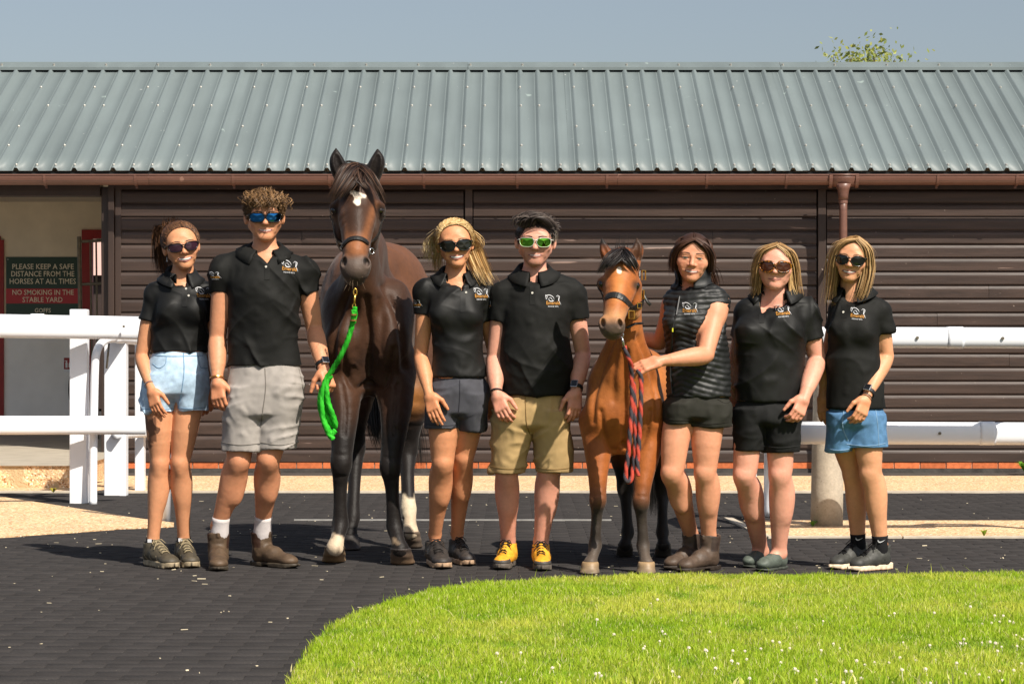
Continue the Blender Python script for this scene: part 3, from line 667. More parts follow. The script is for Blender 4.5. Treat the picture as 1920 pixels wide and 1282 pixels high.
# clover heads
def clover_mesh(seed):
    r = random.Random(seed); mb = MB()
    mb.tube([(0,0,0),(.002,0,.02),(.003,.001,.036)], .0012, 5)
    for i in range(26):
        a = i*2.4; t = (i+.5)/26; zz = 1-1.7*t; rr = math.sqrt(max(0,1-zz*zz)); d = Vector((rr*math.cos(a), rr*math.sin(a), zz)); c = Vector((.003,.001,.042)); p = c + d*.004; e = c + d*.0105
        u = d.orthogonal().normalized()*.0024; v = d.cross(u)
        mb.add([p+u, p+v, p-u, p-v, e], [(0,1,4),(1,2,4),(2,3,4),(3,0,4)])
    return mb.mesh('clover_flower')
m_clover = mat('clover', srgb(240,226,214), .7, .2, var=(60,.12)); cm = [clover_mesh(i) for i in range(3)]
for c_ in cm: c_.materials.append(m_clover)
fl = [(28,392),(55,388),(74,391),(41,165),(130,222),(204,196),(246,108),(285,86),(318,78),(329,147),(338,204),(345,214),(323,252),(242,281),(261,270),(424,156),(534,211),(448,279),(523,287),(531,300),(567,322),(557,370),(376,384),(408,393),(645,291),(694,291),(755,285),(826,249),(850,258),(896,283),(849,298),(707,330),(640,345),(662,348),(847,344),(914,388),(932,384),(715,412),(800,138),(1035,174),(1088,261),(1115,285),(1026,307),(1190,353),(1223,359),(1134,384),(1165,394),(1207,423),(1136,438),(1063,444),(1010,422),(1280,345),(1329,348),(1372,327),(1388,254),(1437,332),(1514,271),(1537,325),(1386,393),(1498,388),(1510,440),(1328,140),(1354,147),(1518,137),(1684,123),(1794,150),(1829,147),(1738,174),(1774,175),(1817,174),(1850,173),(1874,173),(1652,250),(1640,271),(1668,265),(1735,255),(1767,254),(1784,270),(1828,275),(1883,229),(1910,239),(1802,303),(1889,271),(1628,354),(1660,390),(1727,404),(1766,414),(1805,379),(1826,419),(1874,387),(1915,347)]
fl = [(1100+a*.427, 1080+b*.427) for a,b in fl] + [(935,1206),(975,1207),(972,1249),(1041,1238),(1085,1250),(1028,1265),(883,1268),(969,1272),(944,1252)]
for i,(a,b_) in enumerate(fl):
    p = G(a, b_+2, .07); d = lawn_dist(np.array([p[0]]),np.array([p[1]])); z = float(lawn_z(np.array([p[0]]),np.array([p[1]]),d)[0])
    o = link('clover_flower', cm[i%3]); o.location = (p[0],p[1],z+random.uniform(-.008,.004)); o.rotation_euler = (random.uniform(-.3,.3),random.uniform(-.3,.3),random.random()*6); s_ = random.uniform(.45,.72); o.scale = (s_,)*3
    tag(o, 'small white clover flower head dotted in the lawn', 'flower', 'clover flowers in the lawn')
# small weeds
def weed(name, label, p, r, n, col, h=1.0):
    mb = MB(); rg = random.Random(n)
    for i in range(n):
        a = i*2.4 + rg.random(); l = r*rg.uniform(.6,1.1); t = Vector((math.cos(a), math.sin(a), 0)); s = Vector((-t.y,t.x,0))*l*.13; up = Vector((0,0,1))
        b0 = up*.004; m1 = t*l*.5 + up*l*.75*h; m2 = t*l + up*l*.7*h
        mb.add([b0-s*.3, b0+s*.3, m1+s, m1-s, m2], [(0,1,2,3),(3,2,4)])
    me = mb.mesh(name); c = np.array(col)*np.ones((len(me.vertices),3))*np.random.default_rng(n).uniform(.8,1.2,(len(me.vertices),1))
    a_ = me.color_attributes.new('Col','FLOAT_COLOR','POINT'); a_.data.foreach_set('color', np.c_[c, np.ones(len(c))].astype(np.float32).ravel())
    o = link(name, me, gm); o.location = tuple(p); tag(o, label, 'weed'); return o
weed('weed', 'green weed sprouting from the wall foot at far right', (wx(1906),20.6,.0), .14, 26, srgb(110,160,50))
weed('weed', 'tiny weed at the foot of the concrete bollard', G(1524,988), .05, 12, srgb(120,160,60))
weed('weed', 'tuft of grass on the gravel near the right edge', G(1845,1007), .035, 30, srgb(150,170,60), 1.5)
weed('weed', 'yellowish weed on the paving left of the tall square white post', G(100,924), .06, 18, srgb(170,160,60), .8)
# tree behind the roof
def tree(label, px, Y, ztop, rx, rz, nl, seed, leafy=True):
    r = np.random.default_rng(seed); X0 = (px-960)*Y/FPX; t = empty('tree', (X0,Y,0)); tag(t, label, 'tree')
    mb = MB(); h = ztop
    mb.tube([(0,0,-.05),(.04,0,h*.3),(-.03,.03,h*.55),(.02,0,h*.78)], [.13,.1,.07,.03], 9)
    tips = []
    for i in range(46):
        z0 = h*r.uniform(.35,.78); a = r.uniform(0,6.28); u = r.random(); L = rx*r.uniform(.5,1.0)
        p1 = (math.cos(a)*L*.45, math.sin(a)*L*.45, z0 + (h-z0)*.45*r.uniform(.7,1.0)); p2 = (math.cos(a)*L*r.uniform(.7,1), math.sin(a)*L*r.uniform(.7,1), min(h-.03, z0 + (h-z0)*r.uniform(.6,1.0)))
        mb.tube([(0,0,z0),p1,p2], [.025,.014,.005], 5); tips += [p1,p2, tuple((A(*p1)+A(*p2))/2)]
    mb.build('trunk', mat('bark', srgb(110,92,74), .9, .2, var=(12,.3), bump=(30,.6)), t)
    if leafy:
        tips = np.array(tips); c = tips[r.integers(0,len(tips),nl)] + r.normal(0,.13,(nl,3)); n1 = r.normal(0,1,(nl,3)); n1 /= np.linalg.norm(n1,axis=1,keepdims=True); n2 = np.cross(n1, r.normal(0,1,(nl,3))); n2 /= np.linalg.norm(n2,axis=1,keepdims=True)
        s = r.uniform(.018,.036,(nl,1)); V = np.stack([c-n1*s*1.3, c+n2*s*.7, c+n1*s*1.3, c-n2*s*.7],1).reshape(-1,3); b = np.arange(nl)*4; Q = np.stack([b,b+1,b+2,b+3],1)
        cc = np.array(srgb(158,172,96))*(1-r.random((nl,1))*.5) + np.array(srgb(196,180,80))*(r.random((nl,1))**3)*.6
        link('crown', mesh_np('crown', V, Q, False, np.repeat(cc,4,0)), leaf_mat('tree_leaf', .4), t, kind='stuff')
    return t
tree('leafy green tree top showing above the metal roof at right', 1622, 34, 5.24, .68, 1.0, 5200, 3)
# ================================================================ PEOPLE: builders
def rot_head(yaw, pitch, roll):
    return np.array(Matrix.Rotation(math.radians(yaw),3,'Z') @ Matrix.Rotation(math.radians(-pitch),3,'X') @ Matrix.Rotation(math.radians(roll),3,'Y'))
m_skin = mat('skin', attr=True, rough=.5, spec=.35, var=(60,.05), var2=(9,.05), sss=.10, bump=(220,.25,.002), bump2=(28,.25,.008))
m_hair = mat('hair', attr=True, rough=.5, spec=.3)
m_poly = mat('polo_knit', srgb(20,20,18), .75, .25, var=(16,.1), bump=(420,.25,.002), bump2=(16,.55,.016,2,'RIDGED_MULTIFRACTAL'))
m_polos = mat('polo_sport', srgb(19,19,18), .6, .3, var=(16,.1), bump=(420,.15,.002), bump2=(13,.6,.018,2,'RIDGED_MULTIFRACTAL'))
m_vest = mat('quilted_nylon', srgb(30,31,31), .52, .4, var=(14,.14), bump=(90,.2,.003))
m_btn = mat('button', srgb(210,205,195), .3, .5)
m_logo_w = mat('logo_white', srgb(205,205,208), .6, .2); m_logo_o = mat('logo_gold', srgb(190,134,62), .6, .2)
m_steel = mat('steel', srgb(190,190,192), .25, .5, metal=.9)
m_frame = mat('black_acetate', (.008,.008,.009), .18, .5)

def head_mesh(p):
    """p: dict(male, smile, open, jaw, skin, brow, glasses...). Face towards -y, eye level at z=0, chin -.1125, crown +.1125."""
    s = SDF((-.105,-.135,-.155), (.105,.13,.135), .0031); ml = p.get('male', 0); jw = p.get('jaw', 1.0); full = p.get('full', 0)
    s.ell((0,.014,.028), (.073,.091,.083), 0)
    s.ell((0,-.03,.022), (.060,.054,.07), .03)
    s.ell((0,-.034,-.020), (.056+.006*full,.050,.064), .03)
    for x in (-1,1):
        s.ell((x*.041,-.054,-.027), (.023+.004*full,.024,.022), .025)
        s.cone((x*.047*jw,.0,-.048), (x*.013,-.062,-.0985), .015+.006*ml+.007*full, .011+.005*ml, .03)
    s.ell((0,-.040,-.066), (.038*jw+.008*full,.042,.042), .03)
    s.ell((0,-.070,-.099), (.014+.006*ml+.003*full,.012,.0115), .02)
    s.cone((-.036,-.074,.020), (.036,-.074,.020), .0085+.0055*ml, .0085+.0055*ml, .022)
    s.cone((0,-.084,.010), (0,-.100-.003*ml,-.026), .008, .0095+.001*ml, .012); s.ell((0,-.102-.003*ml,-.0315), (.0105+.001*ml,.011,.0088), .008)
    for x in (-1,1):
        s.ell((x*.0120,-.090,-.0345), (.0078,.0105,.0074), .006)
        s.ell((x*.031,-.096,.000), (.019,.017,.0115), .012, 's')
        s.ell((x*.031,-.0725,-.001), (.0135,.0135,.0125), .004)
        s.cone((x*.018,-.085,.0065),(x*.045,-.078,.0055), .0036, .0032, .004)
        s.cone((x*.020,-.084,-.0085),(x*.043,-.079,-.0075), .003, .003, .004)
        s.ell((x*.0075,-.094,-.0405), (.0038,.006,.003), .003, 's')
        R = np.array(Matrix.Rotation(x*-.35,3,'Z') @ Matrix.Rotation(-.15,3,'X'))
        s.ell((x*(.0765+.004*ml),.012,-.010), (.0065+.002*ml,.017,.030), .008, R=R); s.ell((x*(.0825+.005*ml),.006,-.008), (.004,.009,.017), .005, 's', R=R)
    # mouth
    zm = -.0655; sm = p.get('smile', .6); mw = .0265+.0065*sm; up = .0075*sm; op = p.get('open', .5); lk = p.get('lipk', 1)
    for x in (-1,1):
        s.cone((0,-.0862,zm+.0045), (x*mw,-.076+.004*sm,zm+up), .0046*lk, .0026*lk, .008)
        s.cone((0,-.0845,zm-.0065), (x*mw,-.075+.004*sm,zm+up), .0050*lk, .0024*lk, .008)
        if sm > .3: s.cone((x*(mw+.013),-.073,zm+.024), (x*(mw+.010),-.066,zm-.004), .0045, .004, .012)   # cheek fold
    nk = p.get('nk',.045); s.cone((0,.026,-.045), (0,.036,-.17), nk, nk, .02)
    V, Q = s.mesh()
    sk = np.array(p['skin']); C = np.tile(sk, (len(V),1)); x, y, z = V.T; ax = np.abs(x); fr = y < -.045
    # blush and natural tone: cheeks, nose, ears redder
    bl = np.exp(-(((ax-.042)/.02)**2 + ((z+.03)/.02)**2)) + .8*np.exp(-((x/.014)**2 + ((z+.032)/.014)**2)) + .6*(ax > .074)
    C = C*(1-.28*bl[:,None]*fr[:,None]*p.get('blush',1)) + np.array([.62,.20,.13])*.28*bl[:,None]*fr[:,None]*p.get('blush',1)
    if p.get('stubble'):
        sb = fr & (z < -.04) & (z > -.16) | ((z < -.065) & (y < .02)); wgt = np.clip((-.035-z)/.03,0,1)*(y < .03)*p['stubble']; C = C*(1-wgt[:,None]) + C*np.array([.45,.42,.40])*wgt[:,None]
    # lips, teeth, brows and eyes: crisp patches lying on the face
    bv = BVHTree.FromPolygons([tuple(v) for v in V], [tuple(int(i) for i in q) for q in Q]); parts = [(V,Q,C)]
    def patch(xs, lo_, hi_, col, lift, nz=3):
        P = []
        for i, x_ in enumerate(xs):
            for j in range(nz):
                z_ = lo_[i] + (hi_[i]-lo_[i])*j/(nz-1); h_ = bv.ray_cast(Vector((x_,-.2,z_)), Vector((0,1,0))); P.append((x_, (h_[0].y if h_[0] is not None else -.07)-lift*(1 if 0 < j < nz-1 else .35), z_))
        n_ = len(xs); F_ = np.array([(i*nz+j,(i+1)*nz+j,(i+1)*nz+j+1,i*nz+j+1) for i in range(n_-1) for j in range(nz-1)]); parts.append((np.array(P),F_,np.tile(np.array(col),(len(P),1))))
    u = np.linspace(-1,1,17); xs = u*mw; zc = zm + up*u**2; w1 = np.sqrt(np.clip(1-u**2,0,1)); gap = .0052*op*w1
    lip = np.array(p.get('lip',(.50,.19,.155))); cup = .0008*np.exp(-(u/.16)**2)
    tl, tu = zc-.0022-gap*.85, zc-.0008+gap*.95
    patch(xs, tu, tu+.0050*lk*w1**.7-cup, lip*.9, .0016); patch(xs, tl-.0068*lk*w1, tl, lip*1.05, .0022)
    if op > 0:
        patch(xs*.98, tl-.0004, tu+.0004, (.05,.02,.02), .0010); k_ = np.abs(u) < .82; patch(xs[k_], (tl+(tu-tl)*.22)[k_], (tu+.0002)[k_], (.80,.76,.69), .0016)
    else: patch(xs, zc-.0024, zc-.0010, (.16,.05,.045), .0018)
    for sd in (-1,1):
        t = np.linspace(0,1,9); bx_ = sd*(.013+.038*t); bz_ = .0215+.0055*np.sin(t*2.3)-.004*t**2; th_ = (.0034+.0012*ml)*(1-.65*t**2)+.0006; patch(bx_, bz_-th_*.6, bz_+th_*.6, np.array(p['brow'])*.8, .0016)
        ex = sd*(.0195+.0235*t); w2 = np.sqrt(np.clip(1-(2*t-1)**2,0,1)); ez = -.0012+.0012*t; patch(ex, ez-.0034*w2, ez+.0042*w2, (.50,.47,.44), .0006); ir = (np.abs(t-.5) < .27); patch(ex[ir], (ez-.0034*w2)[ir], (ez+.0042*w2)[ir], p.get('iris',(.05,.06,.05)), .0013); patch(ex, ez+.0036*w2, ez+.0042*w2+.0020, (.05,.03,.025), .0020); patch(ex, ez-.0034*w2-.0008, ez-.0032*w2, (.20,.09,.07), .0012)
    return join_np(parts)

def skull(d, grow=0.0, c=A(0,.014,.030), r=A(.076,.094,.086)):
    d = d/np.linalg.norm(d, axis=-1, keepdims=True); return c + d*(r+grow)
def hair_cols(n, base, var=.25, light=None, lp=.25):
    c = np.array(base)*RNG.uniform(1-var*.55,1+var*.55,(n,1))
    if light is not None: t = np.clip(RNG.random((n,1))**(.5/max(lp,.05)) + RNG.normal(0,.05,(n,1)),0,1); c = c*(1-t) + np.array(light)*RNG.uniform(.92,1.05,(n,1))*t
    return c
def hair_cap(col, grow=.006, face=(0,-.105,-.030), fr=(.066,.068,.112), low=-.05, yb=.0):
    """solid under-layer of hair hugging the skull, open at the face"""
    s = SDF((-.11,-.12,-.16), (.11,.14,.15), .0045); s.ell((0,.014,.030), (.076+grow,.094+grow,.086+grow), 0)
    s.ell(face, fr, .006, 's'); s.func((-.11,-.12,-.16),(.11,.14,low+.03), lambda X: X[...,2]-low - np.clip((X[...,1]-yb)*-.9, -.02, .08), .006, 's')
    V, Q = s.mesh(); n = vnormals(V,Q); V = V + n*(.0008*vnoise(V*A(160,160,25),2))[:,None]
    return V, Q, np.array(col)*(.8+.3*RNG.random((len(V),1)))
def side_dir(n, lo, hi): return RNG.uniform(lo, hi, n)
def style_back(n, col, light, tie, k=9, hl=(.066,.078), part=None, grow=.009):
    """hair combed back from the hairline to a tie"""
    th = RNG.uniform(-2.05, 2.05, n); f = RNG.random(n)**1.3          # hairline angle around the face, then set back
    hx = np.sin(th)*.075; hz = .012 + np.cos(th)*.075 + .010; hy = -.055 + .05*(np.abs(th)/2.05)**1.5
    d0 = np.stack([hx, hy-.014-.01, hz-.030+.012], 1); d0[:,1] += f*.035 - .008
    hf = RNG.uniform(0,1,n); d1 = np.tile(A(*tie) - A(0,.014,.030), (n,1)); P = []
    for t in np.linspace(0,1,k):
        d = d0/np.linalg.norm(d0,axis=1,keepdims=True)*(1-t) + d1/np.linalg.norm(d1,axis=1,keepdims=True)*t
        P.append(skull(d, grow*(.35+.65*np.sin(math.pi*min(1,t+.15))) + RNG.uniform(-.001,.003,(n,1))))
    return np.stack(P,1), hair_cols(n, col, .28, light)
def style_path(n, col, light, ctrl, spread0, spread1, k=12, curl=.0, lp=.3):
    """a bundle of strands along a control path"""
    t = np.linspace(0,1,k); c = bez(ctrl, t); L = RNG.uniform(.75,1.0,n); o = RNG.normal(0,1,(n,3)); P = np.empty((n,k,3)); ph = RNG.uniform(0,6.3,n)
    for i in range(n):
        ci = bez(ctrl, t*L[i]); P[i] = ci + o[i]*(np.interp(t,[0,.3,1],[spread0,(spread0+spread1)*.6,spread1]))[:,None]*A(1,.8,.4)
        if curl: P[i] += np.stack([np.sin(t*9+ph[i]), np.cos(t*9+ph[i]), t*0],1)*curl*t[:,None]
    return P, hair_cols(n, col, .28, light, lp)
def style_long(n, col, light, part_x, end_z, out=.018, fwd=.0, k=12, side=None, wave=.006, front=-.062, lp=.35):
    """long loose hair from a parting, down both sides and the back"""
    sd = np.where(RNG.random(n) < .5, -1., 1.) if side is None else np.full(n, float(side))
    y0 = RNG.uniform(front, .06, n); root = skull(np.stack([part_x + sd*.004, y0-.014, np.full(n,.08)],1), .006)
    a = RNG.uniform(-.6, 1.45, n)              # 0 = at the ear, 1.45 = nape
    P = np.empty((n,k,3)); t = np.linspace(0,1,k); ez = end_z + RNG.normal(0,.014,n); ph = RNG.uniform(0,6.3,n)
    for i in range(n):
        ca, sa = math.cos(a[i]), math.sin(a[i]); u = RNG.uniform(-.004,.006)
        m1 = skull(A(sd[i]*ca*.9, sa*.6 + (y0[i])*4*.12, .62), .007+u); m2 = skull(A(sd[i]*ca, sa*.9, -.05), .008+u)
        m3 = A(sd[i]*(.074+out*.5)*max(ca,.25), .014+.085*sa + fwd*.4, -.075); m4 = A(sd[i]*(.070+out)*max(ca,.3), .014+.08*sa + fwd, (ez[i]-.075)/2-.02); m5 = A(sd[i]*(.062+out*1.1+RNG.normal(0,.008))*max(ca,.3), .014+.07*sa + fwd + RNG.normal(0,.01), ez[i])
        P[i] = bez([root[i], m1, m2, m3, m4, m5], t); P[i] += (np.sin(t*7+ph[i])*wave*np.clip(t*2-.6,0,1))[:,None]*A(1,.6,0)
    return P, hair_cols(n, col, .25, light, lp)
def style_short(n, col, light, length=.03, curl=.010, fwd=.5, up=.3, zmin=.02, k=6, sweep=0.0, frontup=0.0, nz=.25):
    d = RNG.normal(0,1,(n*6,3)); d /= np.linalg.norm(d,axis=1,keepdims=True); r = skull(d, .004)
    ok = (r[:,2] > zmin + np.clip(-r[:,1]-.02,0,1)*.85) & (r[:,1] > -.088) & ~((np.abs(r[:,0]) < .058) & (r[:,1] < -.058) & (r[:,2] < .078)); d = d[ok][:n]; r = r[ok][:n]; n = len(d)
    g = d*A(1,1,1)*up + A(0,-1,.1)*fwd*np.clip(d[:,2:3]+.3,.2,1) + A(sweep,0,0)*np.clip(d[:,2:3],0,1) + RNG.normal(0,nz,(n,3)) - A(0,0,.75)*np.clip(1-d[:,2:3]*1.3,0,1)
    fu = (np.clip(-d[:,1],0,1)*np.clip(d[:,2],0,1))[:,None]; g += A(0,.5,1.1)*fu*frontup*2
    g /= np.linalg.norm(g,axis=1,keepdims=True); L = length*RNG.uniform(.6,1.15,n)*np.interp(r[:,2],[-.02,.03,.07],[.22,.45,1]); t = np.linspace(0,1,k); ph = RNG.uniform(0,6.3,n)
    u = np.cross(g, RNG.normal(0,1,(n,3))); u /= np.linalg.norm(u,axis=1,keepdims=True); v = np.cross(g,u)
    P = r[:,None] + g[:,None]*(L[:,None]*t)[...,None] + curl*((np.sin(t[None]*5+ph[:,None])*t)[...,None]*u[:,None] + (np.cos(t[None]*5+ph[:,None])*t)[...,None]*v[:,None]) + d[:,None]*(.25*L[:,None]*np.sin(t*2.6))[...,None]
    return P, hair_cols(n, col, .3, light)

def hand_sdf(s, wr, d, n, sd, size, curl, spread=.0, thumb=(.6,.75,.25), k=.006):
    """wr wrist; d towards the fingers; n palm normal; sd towards the thumb; curl = three bends (rad) each per finger"""
    d = d/np.linalg.norm(d); n = n - d*(n@d); n /= np.linalg.norm(n); sd_ = np.cross(d, n); sd_ = sd_ if sd_@sd > 0 else -sd_
    z = size; P = lambda a,b,c: wr + (d*a + sd_*b + n*c)*z
    s.cone(P(.0,0,0), P(.02,0,0), .021*z, .026*z, .01, flat=(n,.72))
    for b in (-.026,-.009,.009,.026): s.cone(P(.018,b*.75,0), P(.084,b,0), .0135*z, .0115*z, .012)
    s.ell(P(.03,.022,.008), A(.022,.022,.018)*z, .012)
    ln = (.074,.082,.076,.060); off = (.027,.009,-.010,-.028)
    for i in range(4):
        cu = curl[i] if hasattr(curl[0],'__len__') else curl; p = P(.088 - .004*abs(i-1), off[i], 0); ang = 0; q = p
        for j, fr in enumerate((.46,.30,.24)):
            ang += cu[j]; dr = d*math.cos(ang) + n*math.sin(ang) + sd_*spread*(1.5-i); dr /= np.linalg.norm(dr); q2 = q + dr*ln[i]*fr*z
            s.cone(q, q2, (.0098-.001*j)*z, (.0090-.001*j)*z, .003); q = q2
    t = d*thumb[1] + sd_*thumb[0] + n*thumb[2]; t /= np.linalg.norm(t); t2 = d*1.0 + sd_*thumb[0]*.25 + n*(thumb[2]+.25); t2 /= np.linalg.norm(t2)
    a = P(.022,.026,.004); b_ = a + t*.042*z; s.cone(a, b_, .015*z, .0115*z, .01); s.cone(b_, b_+t2*.030*z, .0112*z, .0095*z, .004); s.cone(b_+t2*.030*z, b_+t2*.052*z, .0095*z, .0075*z, .003)

def folds(V, N, amp, kind='shirt', seed=0, ctr=None):
    """drapery displacement: ridged creases along a few directions, bent by low noise"""
    x, y, z = V.T; w = vnoise(V*A(4,4,4), seed)*.12; f = np.zeros(len(V))
    dirs = ((.62,9.,1.0),(-.7,9.,1.0),(.1,7.,.7),(1.25,12.,.55)) if kind == 'shirt' else ((.25,9.,.7),(-.35,10.,.7),(1.2,15.,.8),(-1.1,14.,.7))
    for i, (an, fr, am) in enumerate(dirs):
        ca, sa = math.cos(an), math.sin(an); u = x*ca + z*sa + w; v = -x*sa + z*ca
        r = 1 - np.abs(vnoise(np.stack([u*fr, y*3, v*2.4], 1), seed*5+i)); m = np.clip(.25 + 1.1*vnoise(V*A(5,5,5), seed*7+i+20), 0, 1); f += am*m*(r**4 - .25)
    f = f + .25*vnoise(V*13, seed+8)
    return V + N*(amp*1.7*f)[:,None]

def project(V2, bvh, origin, right, up, out, lift=.0025, depth=.25):
    """lay flat points (u,v) onto a surface along -out"""
    R = []
    for u, v in V2:
        p = origin + right*u + up*v + out*depth; h = bvh.ray_cast(Vector(p), Vector(-out))
        R.append(np.array(h[0]) + out*lift if h[0] is not None else p - out*depth)
    return np.array(R)
LOGO_CACHE = {}
def logo(parent, bvh, origin, right, up, out, w):
    w = w*.88
    """two white horse-head strokes over gold script and a small white line"""
    def ribbon(pts, wd):
        p = bez(np.c_[np.array(pts), np.zeros(len(pts))], np.linspace(0,1,12))[:,:2]; t = np.gradient(p,axis=0); nn = np.c_[-t[:,1],t[:,0]]; nn /= np.linalg.norm(nn,axis=1,keepdims=True)+1e-9; ww = (np.sin(np.linspace(.25,2.9,12))*wd)[:,None]
        V = np.empty((24,2)); V[0::2] = p+nn*ww; V[1::2] = p-nn*ww; return V, [(2*i,2*i+1,2*i+3,2*i+2) for i in range(11)]
    strokes = [([(-.46,.18),(-.47,.42),(-.42,.40),(-.2,.43),(.02,.30),(.08,.16)],.021),([(-.45,.38),(-.36,.34),(-.42,.2),(-.36,.14)],.016),([(-.3,.2),(-.2,.06),(-.02,.05),(.06,.1)],.028),([(-.28,.22),(-.16,.26),(-.06,.16),(-.02,.08)],.017),
               ([(.2,.30),(.28,.40),(.38,.38),(.43,.30),(.40,.16),(.34,.05)],.016),([(.32,.34),(.37,.24),(.36,.12),(.44,-.02),(.52,-.18)],.018),([(.44,.36),(.41,.3)],.018)]
    vs, fs = [], []
    for p, wd in strokes:
        v, f = ribbon(p, wd); n = sum(len(q) for q in vs); vs.append(v); fs += [tuple(i+n for i in q) for q in f]
    V2 = np.concatenate(vs)*w; me = bpy.data.meshes.new('horse_emblem'); me.from_pydata([tuple(p) for p in project(V2,bvh,origin,right,up,out)], [], fs); link('horse_emblem', me, m_logo_w, parent)
    for s, cy, hgt, wid, mm, nm in (('Emerald',-.17,.22,.86,m_logo_o,'logo_script'),('EQUINE VETS',-.33,.085,.66,m_logo_w,'logo_caption')):
        if s not in LOGO_CACHE:
            me = text_mesh(s, 1.0, nm, bold=.012); v = np.zeros(len(me.vertices)*3); me.vertices.foreach_get('co', v); LOGO_CACHE[s] = (v.reshape(-1,3)[:,:2].copy(), [tuple(q.vertices) for q in me.polygons]); bpy.data.meshes.remove(me)
        v, f = LOGO_CACHE[s]; v = v - v.min(0); v = v/v.max(0); v = np.c_[(v[:,0]-.5)*wid, cy+v[:,1]*hgt]*w
        me = bpy.data.meshes.new(nm); me.from_pydata([tuple(p) for p in project(v,bvh,origin,right,up,out)], [], f); link(nm, me, mm, parent)

def shades(parent, R, c, s, style):
    """sunglasses in head space; R,c,s place them. style: dict(w,h,top,frame,lens,cat,round)"""
    w, h = style.get('w',.026)*1.12, style.get('h',.019)*1.12; cat = style.get('cat',0); rd = style.get('round',2.6); gx = style.get('gx',.036); zc = style.get('z',-.004); lt = style['lens']; fm = style['frame']; ft = style.get('thick',.0034)
    T = lambda V: (np.asarray(V)*s) @ R.T + c
    def curv(x): return -.106 + x*x*6.5
    def outline(sg, k, n=28):
        o = []
        for t in np.linspace(0,2*math.pi,n,endpoint=False):
            a, b_ = math.cos(t), math.sin(t); x = math.copysign(abs(a)**(2/rd),a)*w*k[0]; z = math.copysign(abs(b_)**(2/rd),b_)*h*k[1]
            x *= 1 - .20*max(0,-z/h) ; z += cat*max(0,x/w)**2*.5*h*(1 if z > 0 else .15); xx = sg*(gx + x); o.append((xx, curv(xx), zc + z))
        return np.array(o)
    g = empty('sunglasses'); g.parent = parent; fr = MB()
    for sg in (-1,1):
        o1 = outline(sg,(1+ft/w,1+ft/h)); o0 = outline(sg,(1-ft*.15/w,1-ft*.15/h)); n = len(o1); y = A(0,.004,0)
        V = np.concatenate([o1-y*.6,o0-y*.6,o0+y,o1+y]); F = []
        for r in range(4):
            for i in range(n): F.append((r*n+i, r*n+(i+1)%n, ((r+1)%4)*n+(i+1)%n, ((r+1)%4)*n+i))
        fr.add(T(V), F)
        L = outline(sg,(1,1)); cen = L.mean(0) - A(0,.0046,0); mid = (L+cen)/2 - A(0,.0022,0); Lv = np.concatenate([L, mid, [cen]]); Lf = [(i,(i+1)%n,n+(i+1)%n,n+i) for i in range(n)] + [(n+i,n+(i+1)%n,2*n) for i in range(n)]
        MB().add(T(Lv), Lf).build('lens', lt, g, smooth=True)
        e = A(sg*(gx+w+ft), curv(gx+w), zc+h*.55+cat*h*.5); e2 = A(sg*.077, -.03, zc+h*.4); e3 = A(sg*.080,.012,.004); fr.tube(T([e-A(sg*.004,0,0), e+A(sg*.002,.006,0), e2, e3]), .0028, 6)
    fr.tube(T([(-gx+w*.86, curv(gx-w)-.001, zc+h*.45), (0,-.1085,zc+h*.55), (gx-w*.86, curv(gx-w)-.001, zc+h*.45)]), .0028, 6)
    fr.build('frame', fm, g, smooth=True)
    return g

